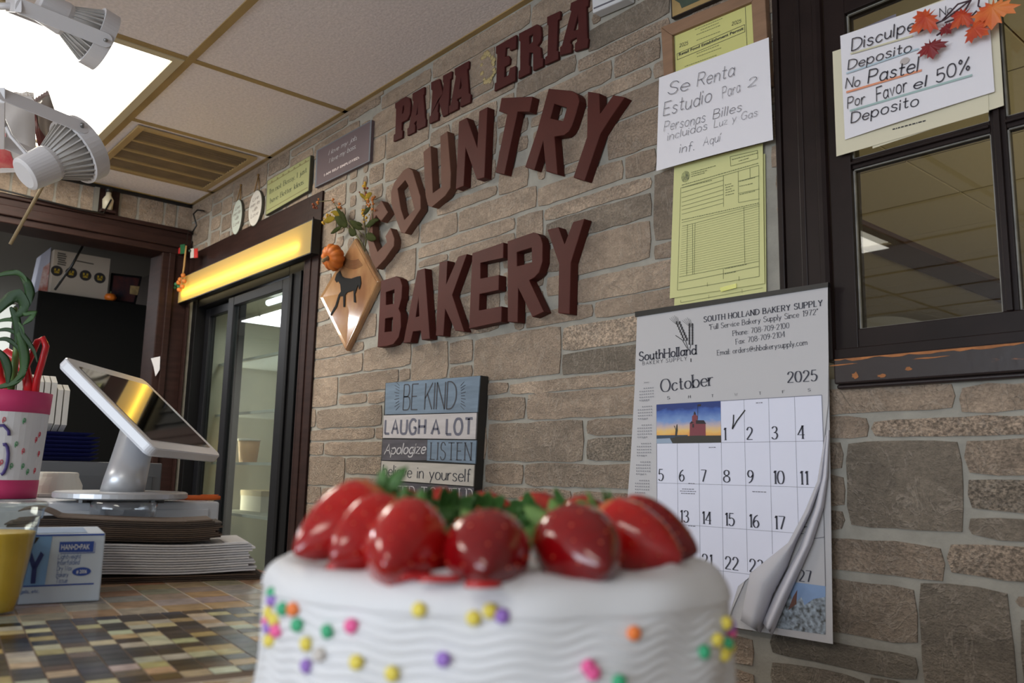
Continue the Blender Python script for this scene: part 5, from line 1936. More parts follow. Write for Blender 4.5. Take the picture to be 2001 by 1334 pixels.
# ================================================================== COUNTER
CT = thing('counter', (-1.2, .1, 0), 'shop counter topped with tan border tiles and a dark brown-and-cream mosaic inset', 'counter')
CX0, CX1, CY0, CY1 = -2.6, .12, -.42, .628
m_grout = M('grout', (196, 182, 164), .8)
m_tiles = attr_mat('glazed_tile', .24, noise=.22, nscale=60, coat=.0)
m_tiles.node_tree.nodes['Principled BSDF'].inputs['Specular IOR Level'].default_value = .32
mb = MB()
mb.col = (.3, .25, .21, 1)
mb.box((CX0, CY0, COUNTER - .04), (CX1, CY1, COUNTER - .0005))
mb.m = 1
rnd = random.Random(21)
ang = math.radians(-7)
ux, uy = (math.cos(ang), math.sin(ang)), (-math.sin(ang), math.cos(ang))
O2 = (-1.05, .217)              # where the mosaic starts


def loc(a, b):
    return (O2[0] + ux[0] * a + uy[0] * b, O2[1] + ux[1] * a + uy[1] * b)


BIG = [(176, 152, 122), (186, 160, 128), (166, 152, 136), (158, 150, 138), (180, 144, 102), (162, 134, 104), (172, 162, 148)]
MOS = [(38, 36, 42), (28, 26, 30), (50, 54, 68), (60, 58, 62), (54, 38, 26), (88, 66, 44), (196, 176, 132), (212, 204, 176), (178, 158, 110), (110, 98, 82), (200, 194, 172), (50, 48, 54), (204, 190, 150), (44, 40, 40)]


def tile(a, b, sa, sb, colr, g, z=.0):
    P = [loc(a + g, b + g), loc(a + sa - g, b + g), loc(a + sa - g, b + sb - g), loc(a + g, b + sb - g)]
    if any(not (CX0 + .002 < p[0] < CX1 - .002 and CY0 + .002 < p[1] < CY1 - .012) for p in P):
        return
    mb.col = tuple(c * rnd.uniform(.88, 1.12) for c in lin(colr)[:3]) + (1,)
    mb.plate([Vector((p[0], p[1], COUNTER - .0015)) for p in P], (0, 0, .0017 + z))


MA, MBW = .352, .7              # inset: length along the counter, width
bs = .0503
for i in range(-34, 0):
    for j in range(-16, 14):
        tile(i * bs, j * bs, bs, bs, rnd.choice(BIG), .0015)
for i in range(0, 22):
    for j in range(-16, 14):
        tile(MA + i * bs, j * bs, bs, bs, rnd.choice(BIG), .0015)
ms = .0235
for i in range(int(MA / ms)):
    for j in range(-34, 30):
        tile(i * ms, j * ms, ms, ms, rnd.choice(MOS), .0008)
mb.m = 2
P = [loc(.001, -.75), loc(MA - .001, -.75), loc(MA - .001, .46), loc(.001, .46)]
P = [Vector((p[0], max(CY0 + .003, min(CY1 - .013, p[1])), COUNTER - .0014)) for p in P]
mb.plate(P, (0, 0, .0011))
m_grout2 = M('brown_grout', (112, 94, 78), .8)
top = mb.build('tiled_top', [m_grout, m_tiles, m_grout2], CT)
mb = MB().box((CX0, CY1 - .012, COUNTER - .05), (CX1, CY1, COUNTER + .001)).box((CX0, CY0, COUNTER - .05), (CX1, CY0 + .002, COUNTER + .001))
mb.build('edge_strip', M('orange_brown_edge', (150, 96, 56), .5, noise=(10, .3)), CT)
mb = MB().box((CX0 + .05, CY0 + .08, 0), (CX1 - .05, CY1 - .06, COUNTER - .04))
mb.build('body', M('counter_wood', (104, 74, 56), .5, noise=(6, .3, (1, 1, 6))), CT)

# ================================================================== CAKE
DC = .46
cc_ = dp(975, 1100, DC)
CKX, CKY = cc_.x, cc_.y
ZTOP = CZ - .0445
R0 = .1222
BRD = thing('cake_board', (CKX, CKY, COUNTER), 'white round board under the strawberry cake', 'cake board')
MB().lathe((CKX, CKY, COUNTER + .0005), (0, 0, 1), [(0, .152), (.0045, .152)], 64).build('board', M('white_board', (226, 222, 222), .4), BRD)
CK = thing('cake', (CKX, CKY, COUNTER + .005), 'round white frosted cake with combed sides and confetti sprinkles', 'cake')
zb = COUNTER + .0052
m_frost = M('white_frosting', (218, 220, 224), .5, noise=(25, .03), bump=(60, .12, .002), spec=.4)
nA, nZ = 420, 150
Hc = ZTOP - zb
rnd = random.Random(5)
vs, fs = [], []


def wobble(a, z):
    return .0016 * math.sin(a * 3 + 1) + .0010 * math.sin(a * 7 + z * 60) + .0008 * math.sin(a * 13 - z * 90)


for j in range(nZ + 1):
    z = j / nZ * Hc
    for i in range(nA):
        a = 2 * math.pi * i / nA
        fade = min(1.0, max(0, (Hc - .011 - z) / .012))
        amp = .5 + .5 * math.sin(a * 2 + .6)
        ph = z + (.0011 + .0016 * amp) * math.sin(a * 22) + .0012 * math.sin(a * 5)
        rd = .00062 * math.sin(ph * 2 * math.pi / .0046) * fade
        k = Hc - z
        rr = R0 + wobble(a, z) + rd
        if k < .014:
            rr -= .014 - math.sqrt(max(0, .014 ** 2 - (.014 - k) ** 2)) - .001
        zz = zb + z
        vs.append((CKX + rr * math.cos(a), CKY + rr * math.sin(a), zz))
nT = 26
for j in range(1, nT + 1):
    f = 1 - j / nT
    for i in range(nA):
        a = 2 * math.pi * i / nA
        r = (R0 - .0135) * f
        z = ZTOP + .0013 * math.sin(a * 5 + r * 60) * f + .001 * math.sin(r * 200 + a * 2) * f - .0015 * (1 - f) + (.0022 * math.sin(a * 9) ** 2 if j == 1 else 0)
        vs.append((CKX + r * math.cos(a), CKY + r * math.sin(a), z))
tot = nZ + 1 + nT
for j in range(tot - 1):
    for i in range(nA):
        k = (i + 1) % nA
        fs.append((j * nA + i, j * nA + k, (j + 1) * nA + k, (j + 1) * nA + i))
MB().add(vs, fs).build('frosting', m_frost, CK, smooth=True, fixn=False)
m_sp = {k: M(k + '_sprinkle', v, .5) for k, v in {'yellow': (226, 208, 84), 'purple': (150, 112, 196), 'pink': (236, 96, 158), 'green': (60, 170, 122), 'orange': (238, 128, 60), 'pale': (196, 190, 184), 'blue': (60, 160, 214)}.items()}
SPR = [(818, 1192, 'yellow'), (925, 1208, 'yellow'), (958, 1193, 'yellow'), (981, 1203, 'purple'), (685, 1223, 'pink'), (640, 1233, 'green'), (602, 1257, 'yellow'), (588, 1220, 'green'), (583, 1189, 'orange'), (565, 1188, 'green'), (548, 1210, 'yellow'),
       (551, 1231, 'pink'), (541, 1159, 'green'), (541, 1171, 'purple'), (534, 1195, 'yellow'), (532, 1214, 'pink'), (534, 1226, 'purple'), (536, 1250, 'yellow'), (603, 1300, 'purple'), (629, 1278, 'pale'), (698, 1293, 'yellow'), (762, 1318, 'yellow'),
       (864, 1290, 'purple'), (1237, 1236, 'orange'), (1149, 1302, 'pink'), (1157, 1313, 'pink'), (1205, 1330, 'green'), (1403, 1215, 'yellow'), (1411, 1219, 'purple'), (1414, 1232, 'pink'), (1388, 1248, 'yellow'), (1407, 1255, 'green'), (1413, 1262, 'yellow'), (1368, 1272, 'green'), (1402, 1276, 'yellow')]
hid = [(rnd.uniform(0, 6.28), rnd.uniform(.02, .1)) for _ in range(14)]


def cyl_hit(px, py, R):
    d = ray(px, py)
    a = d.x * d.x + d.y * d.y
    b = -2 * (d.x * CKX + d.y * CKY)
    c = CKX ** 2 + CKY ** 2 - R * R
    q = b * b - 4 * a * c
    t = (-b - math.sqrt(max(q, 0))) / (2 * a)
    return O + d * t


for px, py, cn in SPR:
    P = cyl_hit(px, py, R0 + .0005)
    n = Vector((P.x - CKX, P.y - CKY, 0)).normalized()
    P = Vector((CKX, CKY, P.z)) + n * (R0 + wobble(math.atan2(n.y, n.x) % (2 * math.pi), P.z - zb) + .0009)
    tilt = (n + Vector((rnd.uniform(-.25, .25), rnd.uniform(-.25, .25), rnd.uniform(-.2, .2)))).normalized()
    tc2 = (O - P).normalized()
    edge_ = 1 - max(0, n.dot(tc2))
    tilt = (tilt * (1 - .55 * edge_) + tc2 * .55 * edge_).normalized()
    MB().lathe(P - tilt * .0012, tilt, [(0, .0020), (.0008, .0031), (.0024, .0031), (.0034, .0018)], 14).build('sprinkle', m_sp[cn], CK, smooth=True)
# red glaze that ran off the berries
m_glaze = M('red_glaze', (176, 14, 24), .08, coat=.6)
mb = MB()
for px, py, w, h in ((800, 1122, 100, 9), (945, 1139, 80, 9), (1130, 1121, 80, 7), (860, 1130, 90, 4), (665, 1105, 60, 5)):
    c = zp(px, py, ZTOP + .0008)
    ex = zp(px + w / 2, py, ZTOP + .0008) - c
    ey = zp(px, py - h / 2, ZTOP + .0008) - c
    mb = MB()
    mb.rings([[c + ex * math.cos(a * .3927) + ey * math.sin(a * .3927) + Vector((0, 0, -.0012)) for a in range(16)], [c + (ex * math.cos(a * .3927) + ey * math.sin(a * .3927)) * .8 + Vector((0, 0, .0012)) for a in range(16)]])
    mb.build('glaze_drip', m_glaze, CK, smooth=True)


# strawberries
def berry_mat(name, c1, c2, hi):
    m = M(name, c1, .16, coat=.45)
    N, L = m.node_tree.nodes, m.node_tree.links
    b = N['Principled BSDF']
    b.inputs['Subsurface Weight'].default_value = .08
    b.inputs['Subsurface Radius'].default_value = (.01, .002, .001)
    tc = N.new('ShaderNodeTexCoord')
    va = N.new('ShaderNodeVertexColor')
    va.layer_name = 'tint'
    rp = N.new('ShaderNodeValToRGB')
    e = rp.color_ramp.elements
    e[0].position, e[0].color = 0, lin(hi)
    e[1].position, e[1].color = .95, lin(c2)
    k = e.new(.16)
    k.color = lin(c1)
    nz = N.new('ShaderNodeTexNoise')
    nz.inputs['Scale'].default_value = 60
    L.new(tc.outputs['Object'], nz.inputs[0])
    ad = N.new('ShaderNodeMath')
    ad.operation = 'MULTIPLY_ADD'
    L.new(nz.outputs['Fac'], ad.inputs[0])
    ad.inputs[1].default_value = .3
    sp = N.new('ShaderNodeSeparateColor')
    L.new(va.outputs[0], sp.inputs[0])
    L.new(sp.outputs[0], ad.inputs[2])
    sb = N.new('ShaderNodeMath')
    sb.operation = 'SUBTRACT'
    L.new(ad.outputs[0], sb.inputs[0])
    sb.inputs[1].default_value = .15
    L.new(sb.outputs[0], rp.inputs[0])
    L.new(rp.outputs[0], b.inputs['Base Color'])
    return m


m_b1 = berry_mat('bright_strawberry', (192, 24, 18), (146, 8, 14), (214, 140, 80))
m_b2 = berry_mat('dark_strawberry', (142, 6, 12), (104, 3, 9), (190, 50, 30))
m_seed = M('strawberry_seed', (206, 86, 52), .3)
m_cal2 = M('strawberry_leaf', (66, 112, 48), .55, noise=(90, .35))
m_cal3 = M('strawberry_leaf_light', (112, 152, 76), .55, noise=(90, .3))


def strawberry(top, tip, r, lab, mat, seed, lm, lift=1.0, nl=8, lk=1.0):
    """top: calyx centre, tip: pointed end"""
    rn = random.Random(seed)
    top, tip = Vector(top), Vector(tip)
    ax = (tip - top)
    Lg = ax.length
    ax.normalize()
    t = thing('strawberry', ((top + tip) / 2).to_tuple(), lab, 'strawberry', 'glazed strawberries on the white cake')
    u, w = frame_of(ax)
    prof = [(0, .12), (.03, .5), (.1, .8), (.22, .97), (.36, 1.0), (.52, .93), (.68, .76), (.82, .54), (.92, .33), (.98, .15), (1.0, .03)]
    n = 26
    mb = MB()
    asx = rn.uniform(.92, 1.08)
    rs = []
    for f, k in prof:
        rs.append([top + ax * f * Lg + (u * math.cos(2 * math.pi * j / n) * asx + w * math.sin(2 * math.pi * j / n) / asx) * r * k * (1 + .02 * math.sin(3 * 2 * math.pi * j / n + seed)) for j in range(n)])
    for i in range(len(rs) - 1):
        mb.col = (prof[i][0], 0, 0, 1)
        mb.rings(rs[i:i + 2], False)
    mb.col = (0, 0, 0, 1)
    mb.add(rs[0], [tuple(range(n))[::-1]])
    mb.col = (1, 0, 0, 1)
    mb.add(rs[-1], [tuple(range(n))])
    o = mb.build('flesh', mat, t, smooth=True)
    weld(o)
    o.data.polygons.foreach_set('use_smooth', [True] * len(o.data.polygons))
    b = o.modifiers.new('sub', 'SUBSURF')
    b.levels = b.render_levels = 2
    mb = MB()
    for i, (f, k) in enumerate(((.14, .88), (.26, .985), (.38, .99), (.5, .935), (.62, .83), (.74, .66), (.85, .47))):
        ns = max(4, int(8 * k))
        for j in range(ns):
            a = 2 * math.pi * (j + .5 * (i % 2)) / ns + rn.uniform(-.1, .1)
            dr = u * math.cos(a) * asx + w * math.sin(a) / asx
            mb.ball(top + ax * f * Lg + dr * r * k * .985, .00062, 6, 5)
    mb.build('seeds', m_seed, t, smooth=True)
    # calyx: pointed leaves around the top, curling back
    mb = MB()
    out = -ax
    for j in range(nl):
        a = 2 * math.pi * j / nl + rn.uniform(-.25, .25)
        dr = (u * math.cos(a) + w * math.sin(a)).normalized()
        sd = ax.cross(dr).normalized()
        ln = r * rn.uniform(.75, 1.1) * lk
        cu = rn.uniform(.5, 1.1) * lift

        def fn(x, v):
            k = math.sin(math.pi * min(1, .12 + v * .88)) ** .7
            return top + dr * (ln * (v - .12 * v * v * cu)) + out * (ln * cu * .85 * v ** 1.6 - r * .02 + r * .03 * v) + sd * (x - .5) * r * .5 * k - out * .1 * r * (1 - abs(x - .5) * 2) * k
        mb.grid(fn, 4, 8, (0, 0, .0004))
    mb.ball(top - out * r * .02, r * .3, 10, 6)
    mb.tube([top, top + out * r * .25, top + out * r * .5 + Vector((.001, 0, .001))], [.0016, .0013, .0014], 6)
    mb.build('calyx', lm, t, smooth=True)


def ring(phi, rad, z):
    return (CKX + rad * math.cos(phi), CKY + rad * math.sin(phi), ZTOP + z)


def tip_at(px, py, z=.0):
    return zp(px, py, ZTOP + z)


ctr = Vector((CKX, CKY, 0))
FB = [  # tip pixel (where the point rests), sideways lean, length, radius, rise in degrees, label
    ((566, 1104), .15, .056, .0180, 26, 'leftmost strawberry on the cake, long and leaning left', m_b1),
    ((640, 1114), .1, .048, .0188, 16, 'second strawberry from the left, bright red', m_b1),
    ((748, 1133), .2, .050, .0206, 10, 'large strawberry with a pale yellow shoulder, third from the left in front', m_b1),
    ((948, 1140), .05, .046, .0200, 8, 'dark glossy front-centre strawberry pointing at the camera', m_b2),
    ((1188, 1137), -.1, .052, .0204, 11, 'big glossy strawberry right of the front centre with a long bright highlight', m_b2),
    ((1340, 1115), -.1, .052, .0186, 17, 'strawberry with orange shoulder, second from the right, pointing right', m_b1),
    ((1372, 1098), -.1, .050, .0178, 20, 'rightmost dark strawberry, half behind its neighbour', m_b2)]
for i, (tp, lean, Lg, r, el, lab, mm) in enumerate(FB):
    T = tip_at(tp[0], tp[1], .0)
    inw = (Vector((CKX, CKY, T.z)) - T).normalized()
    sdw = Vector((-inw.y, inw.x, 0))
    dv = (inw + sdw * lean).normalized()
    el = math.radians(el)
    tip = T + Vector((0, 0, .005)) + dv * .002
    topp = tip + (dv * math.cos(el) + Vector((0, 0, 1)) * math.sin(el)) * Lg
    strawberry(topp, tip, r, lab, mm, 30 + i, m_cal3 if i in (3, 4, 5) else m_cal2, .9, 8, 1.0)
# the far half of the ring
phi0 = math.atan2(-CKY, -CKX)
for i, (dphi, rad, lab) in enumerate(((2.05, .088, 'far strawberry behind the leftmost one, on the back of the cake'), (2.55, .088, 'far strawberry behind the sign-side gap, left of the back centre'), (3.05, .09, 'far strawberry at the back centre of the cake, top showing above the leaves'), (3.6, .088, 'far strawberry right of the back centre, behind the long highlight one'), (4.15, .088, 'far right strawberry on the back of the cake, orange-red'))):
    ph = phi0 - dphi
    tip = Vector(ring(ph, rad, .006))
    topp = Vector(ring(ph + .1, rad - .042, .019))
    strawberry(topp, tip, .0198, lab, m_b2, 50 + i, m_cal2, .75, 8, .8)

# ================================================================== THINGS ON THE COUNTER
# cup of orange juice
CB = zp(-26, 1203)
cx, cy = CB.x - .012, CB.y + .0
CU = thing('plastic_cup', (cx, cy, COUNTER), 'clear plastic cup of thick yellow drink at the left edge of the photo', 'cup')
z0 = COUNTER + .0025
m_cup = glass_mat('clear_cup_plastic', (240, 244, 242), 1.5, .06)
MB().lathe((cx, cy, z0), (0, 0, 1), [(0, .0285), (.006, .0295), (.0068, .031), (.02, .0335), (.103, .0448), (.104, .0475), (.114, .0488), (.1155, .0508), (.118, .0508), (.1185, .048)], 48, False).build('cup_wall', m_cup, CU, smooth=True)
MB().lathe((cx, cy, z0), (0, 0, 1), [(.0012, .028), (.0065, .029), (.0205, .0328), (.088, .0421), (.0885, .041)], 40).build('drink', M('mango_drink', (240, 198, 64), .45, noise=(60, .08)), CU, smooth=True)
MB().lathe((cx, cy, z0), (0, 0, 1), [(.117, .052), (.121, .052), (.1225, .0490), (.1215, .02)], 40, False).build('lid', m_cup, CU, smooth=True)
# tissue box
A, B = zp(194, 1175), zp(36, 1183)
d = (B - A).normalized()
nrm = Vector((-d.y, d.x, 0))
if nrm.dot(A - Vector((0, 0, A.z))) < 0:
    nrm = -nrm
Lb, Hb, Db = .275, .083, .125
A = A + Vector((0, 0, .0008))
TB = thing('tissue_box', A, 'blue and white box of dry wax bakery tissue behind the yellow drink', 'box')
c = A + d * Lb / 2 + nrm * Db / 2 + Vector((0, 0, Hb / 2))
mb = MB()
mb.obox(c, d * Lb / 2, nrm * Db / 2, (0, 0, Hb / 2))
mb.build('carton', M('pale_blue_carton', (196, 210, 226), .45, noise=(5, .05)), TB, bevel=.002)
FX = lambda s, h, o=.0006: A + d * s * .68 + Vector((0, 0, h)) - nrm * o


def fq(mb, pts, o=.0006):
    mb.plate([FX(s, h, o) for s, h in pts], nrm * .0003)


mb = MB()
fq(mb, [(.091, .022), (Lb / .68 - .006, .022), (Lb / .68 - .006, .08), (.087, .08)])
mb.build('light_blue_field', M('sky_blue_print', (120, 164, 214), .45), TB)
mb = MB()
mb.plate([FX(s, Hb + .0004, -q) for s, q in ((.03, .004), (.2, .004), (.2, .1), (.03, .1))], Vector((0, 0, .0003)))
mb.build('top_print', M('top_blue_print', (130, 164, 206), .45, noise=(20, .2)), TB)
mb = MB()
fq(mb, [(.018, .060), (.074, .0605), (.074, .073), (.018, .073)])
fq(mb, [(.002, .0800), (Lb / .68 - .003, .0800), (Lb / .68 - .003, .0822), (.002, .0822)])
fq(mb, [(.012, .0205), (Lb / .68 - .006, .0205), (Lb / .68 - .006, .0222), (.012, .0222)])
fq(mb, [(.0155, .0585), (.0162, .0585), (.0162, .0715), (.0155, .0715)])
fq(mb, [(.0155, .0585), (.072, .0585), (.072, .0592), (.0155, .0592)])
el = [(.034 + .0155 * math.cos(a * math.pi / 12), .0365 + .0052 * math.sin(a * math.pi / 12)) for a in range(24)]
fq(mb, el)
mb.build('blue_print', M('cobalt_print', (40, 74, 160), .45), TB)


def ftext(mb, g, s0, s1, h, hh, o=.0012):
    """reading from the far (left) end to the near corner: s counts from the right-hand corner"""
    write(mb, g, FX(s0, h, o), FX(s1, h, o), hh, -nrm)


mb = MB()
ftext(mb, font_text('HAN\u2022D\u2022PAK', .01), .0715, .0245, .0635, .0062)
m_wpr = M('white_print', (222, 228, 236), .5)
mb.build('banner_lettering', m_wpr, TB)
mb = MB()
ftext(mb, font_text('# 2006', .015), .0425, .0255, .0345, .0042)
mb.build('number_lettering', m_wpr, TB)
mb = MB()
m_bpr = M('blue_ink_print', (60, 96, 168), .5)
for s, e_, h in (('Lightweight', .038, .0515), ('Interfolded', .0395, .0445), ('Dry Wax', .0505, .0375), ('Bakery', .0555, .0300), ('Tissue', .056, .0230)):
    mb = MB()
    ftext(mb, stroke_text(s, .1, gap=.2, slant=.12), .0745, e_, h + .001, .0056)
    mb.build('printed_word', m_bpr, TB)
mb = MB()
ftext(mb, stroke_text('Donuts, Bagels, etc.', .12, gap=.18), .165, .099, .0135, .0042)
mb.build('printed_line', m_bpr, TB)
mb = MB()
g = stroke_text('BAKERY', .26, .09, .1, gap=.25)
ftext(mb, g, .25, .1, .026, .034)
mb.build('name_lettering', M('navy_print', (34, 48, 112), .5), TB)
mb = MB()
rn = random.Random(3)
fq(mb, [(.107, .079), (.112, .073), (.121, .066), (.135, .062), (.15, .060), (.165, .064), (.17, .074), (.16, .079), (.13, .0795)], .0012)
mb.build('torn_opening', M('opening_shade', (46, 34, 26), .8), TB)  # flat dark patch: shade inside the torn hole put into its colour

# piles of flat paper bags
m_kraft = [M('kraft_paper', c_, .85, noise=(20, .15)) for c_ in ((82, 68, 57), (68, 56, 48), (92, 75, 62))]
m_wbag = [M('white_bag_paper', c_, .8, noise=(12, .05)) for c_ in ((214, 214, 218), (202, 203, 208), (222, 221, 222))]
FLc, FRc = zp(200, 1142), zp(508, 1132)
bd = (FRc - FLc).normalized()           # along the front edge, towards the wall
bn = Vector((-bd.y, bd.x, 0))
if bn.x > 0:
    bn = -bn


def bag(name, s0, s1, depth, z, t, wave, mat, lab, grp, rn, amp=.003, yaw=0.0, flap=False):
    c0 = FLc + bd * ((s0 + s1) / 2)
    o = thing(name, (c0 + Vector((0, 0, z))).to_tuple(), lab, 'paper bag', grp)
    ca, sa = math.cos(yaw), math.sin(yaw)
    bdd, bnn = bd * ca + bn * sa, bn * ca - bd * sa
    L_ = s1 - s0
    ph = rn.uniform(0, .6)

    def fn(u, v):
        x = u * L_ - L_ / 2
        zz = amp * wave((s0 + s1) / 2 / .25 + x / .25 + .5)
        if flap and u < .2:
            zz += .010 * math.sin((.2 - u) / .2 * 2.4) + .004 * (.2 - u) / .2
        return c0 + bdd * x + bnn * (v * depth) + Vector((0, 0, z + zz))
    mb = MB()
    mb.grid(fn, 36, 3, (0, 0, t))
    mb.build('folded_bag', mat, o)
    fb = MB()
    fb.grid(lambda u, v: fn(.86 + .14 * u, .03 + .94 * v) + Vector((0, 0, t)), 3, 3, (0, 0, .0005))
    fb.build('folded_base', mat, o)


rn = random.Random(17)
w1 = lambda u: 0
for k in range(3):
    bag('brown_bag', -.04 + rn.uniform(-.006, .004), .222 + rn.uniform(-.004, .008) - k * .004, .16, .0012 + k * .0030, .0019, w1, m_kraft[k % 3], 'flat brown bag at the very bottom, under the pile of white bags', 'brown bags under the white bags', rn, .0)
w2 = lambda u: math.sin(u * 6.5 - 1.2) - .4 * u
zz = .0135
for k in range(12):
    bag('white_bag', -.05 + rn.uniform(-.008, .004), .208 + rn.uniform(-.010, .006) - (.004 if k > 8 else 0), .145 + rn.uniform(-.006, .006), zz, .0024, w2, m_wbag[k % 3], 'flat white paper bag in the pile right of the tissue box', 'white bags in the pile', rn, .0016)
    zz += .0036
w3 = lambda u: math.sin(u * 5.6 + .2) + .2 * math.sin(u * 11)
zz += .004
for k in range(11):
    last = k == 10
    bag('brown_bag', -.12 + rn.uniform(-.01, .006), .150 + rn.uniform(-.012, .008), .098 + rn.uniform(-.006, .006), zz, .0018, w3, m_kraft[rn.randrange(3)],
        'top brown bag of the pile on the white bags, its left end curling up' if last else 'flat brown paper bag in the wavy pile lying on the white bags', None if last else 'brown bags on the white bags', rn, .0032, flap=last)
    zz += .00285

# cash drawer under the till
DR = thing('cash_drawer', (-1.66, .3, COUNTER), 'long white cash drawer box standing under the tablet till', 'cash drawer')
cr_ = dp(430, 980, 1.5)
DX, DY, DZ = cr_.x, cr_.y, cr_.z
m_wmetal = M('white_metal', (206, 210, 216), .4)
MB().box((DX - .36, -.15, COUNTER + .001), (DX, DY, DZ)).build('housing', m_wmetal, DR, bevel=.004)
MB().box((DX, -.12, COUNTER + .012), (DX + .004, DY - .02, DZ - .012)).build('drawer_front', m_wmetal, DR, bevel=.002)
MB().box((DX + .004, .22, COUNTER + .05), (DX + .007, .26, COUNTER + .058)).build('lock', m_black, DR)
# till: round base, leaning arm, tablet
PO_ = thing('tablet_till', dp(240, 962, 1.62).to_tuple(), 'white tablet till on a leaning silver arm and round base', 'till')
bc = xp(238, 963, DX - .16)
m_silv = M('silver_arm', (188, 190, 194), .35, metal=.5)
m_wpl = M('white_glossy_plastic', (224, 226, 232), .25)
bz = DZ + .006
bc = zp(238, 966, bz + .006)
mb = MB()
mb.lathe((bc.x, bc.y, bz), (0, 0, 1), [(0, .10), (.002, .104), (.009, .104), (.011, .101)], 56)
mb.build('base', m_silv, PO_, smooth=False)
mb = MB()
for a in range(4):
    mb.lathe((bc.x + .075 * math.cos(a * 1.57 + .5), bc.y + .075 * math.sin(a * 1.57 + .5), DZ + .0005), (0, 0, 1), [(0, .012), (.0055, .012)], 12)
mb.build('rubber_feet', m_black, PO_)
P0_ = dp(135, 700, 1.46)
# tablet frame of reference: long edge runs level and away from the camera, short edge runs down to the right
rA, rB, rC, rD = ray(123, 695), ray(303, 876), ray(281, 740), ray(434, 891)
m3 = Matrix((rB, rC, -rD)).transposed()
kk = m3.inverted() @ rA          # rA + kD rD = kB rB + kC rC
NA, NB, FA = O + rA * 1.46, O + rB * 1.46 * kk[0], O + rC * 1.46 * kk[1]
e1, e2 = NB - NA, FA - NA
nrm_t = e1.cross(e2).normalized()
if nrm_t.z < 0:
    nrm_t = -nrm_t
ctb = NA + e1 / 2 + e2 / 2
E1, E2 = e1.normalized(), e2.normalized()
h1, h2 = e1.length / 2, e2.length / 2


def rrect(a, b, r, z, n=6):
    out = []
    for sx, sy, a0 in ((1, 1, 0), (-1, 1, 90), (-1, -1, 180), (1, -1, 270)):
        for k in range(n + 1):
            t_ = math.radians(a0 + 90 * k / n)
            out.append(ctb + E1 * (sx * (a - r) + r * math.cos(t_)) + E2 * (sy * (b - r) + r * math.sin(t_)) + nrm_t * z)
    return out


mb = MB()
mb.rings([rrect(h1 - .004, h2 - .004, .012, -.020), rrect(h1, h2, .016, -.015), rrect(h1, h2, .016, -.002), rrect(h1 - .002, h2 - .002, .014, 0)])
tb_ = mb.build('tablet', m_wpl, PO_, smooth=False)
mb = MB()
mb.rings([rrect(h1 - .024, h2 - .020, .004, .0001), rrect(h1 - .024, h2 - .020, .004, .0007)])
scr = mb.build('screen', M('dark_glass_screen', (10, 10, 11), .04, spec=.8, coat=.5), PO_)
ab = Vector((bc.x, bc.y, bz + .010))
at_ = ctb - nrm_t * .0165
ad = (at_ - ab).normalized()
mb = MB()
u_, w_ = frame_of(ad)
rs = []
for k in range(9):
    f = k / 8
    r = .031 + .004 * (1 - f) ** 2
    rs.append([ab + (at_ - ab) * f + (u_ * math.cos(j * math.pi / 16) + w_ * math.sin(j * math.pi / 16)) * r for j in range(32)])
rs[0] = [Vector((p.x, p.y, bz + .0105)) for p in rs[0]]
rs[-1] = [p + ad * ((at_ - p).dot(nrm_t) / ad.dot(nrm_t)) for p in rs[-1]]
rs[-2] = [p + ad * min(0, ((at_ - ad * .02 - p).dot(nrm_t) / ad.dot(nrm_t))) for p in rs[-2]]
rs[-3] = [p + ad * min(0, ((at_ - ad * .04 - p).dot(nrm_t) / ad.dot(nrm_t))) for p in rs[-3]]
mb.rings(rs)
mb.build('arm', m_silv, PO_, smooth=True)
mb = MB()
p = zp(285, 966, bz + .005)
dirb = Vector((p.x - bc.x, p.y - bc.y, 0)).normalized()
pp = Vector((bc.x, bc.y, bz + .0055)) + dirb * .1036
mb.obox(pp, Vector((-dirb.y, dirb.x, 0)) * .003, dirb * .001, (0, 0, .0016))
mb.build('base_port', m_black, PO_)
# orange pen and clear tub
pa, pb = dp(333, 975, 1.5), dp(430, 974, 1.55)
pa.z = pb.z = DZ + .0052
PN = thing('pen', pa.to_tuple(), 'orange ballpoint pen lying on the cash drawer right of the till base', 'pen')
m_or = M('orange_plastic', (222, 104, 40), .35)
dv = (pb - pa)
MB().tube([pa + dv * .08, pa + dv * .5, pa + dv * .85, pb], [.0042, .0048, .0048, .0036], 12).build('barrel', m_or, PN, smooth=True)
MB().tube([pa, pa + dv * .08], [.001, .0036], 10).build('tip', m_wpl, PN, smooth=True)
MB().obox(pa + dv * .78 + Vector((0, 0, .0052)), dv * .17, (0, .0012, 0), (0, 0, .0007)).build('clip', m_or, PN)
tc_ = dp(170, 1000, 1.36)
TU = thing('clear_tub', (tc_.x, tc_.y, DZ), 'clear plastic tub between the brown bags and the till base', 'container')
mb = MB()
tx, ty = DX + .051, tc_.y + .04
tz = COUNTER + .001
mb.lathe((tx, ty, tz), (0, 0, 1), [(0, .040), (.085, .047), (.087, .049), (.108, .050), (.110, .048)], 40, False)
mb.build('tub_wall', glass_mat('clear_tub_plastic', (236, 238, 240), 2.2, .08), TU, smooth=True)
TU['_w'] = TU['_w']

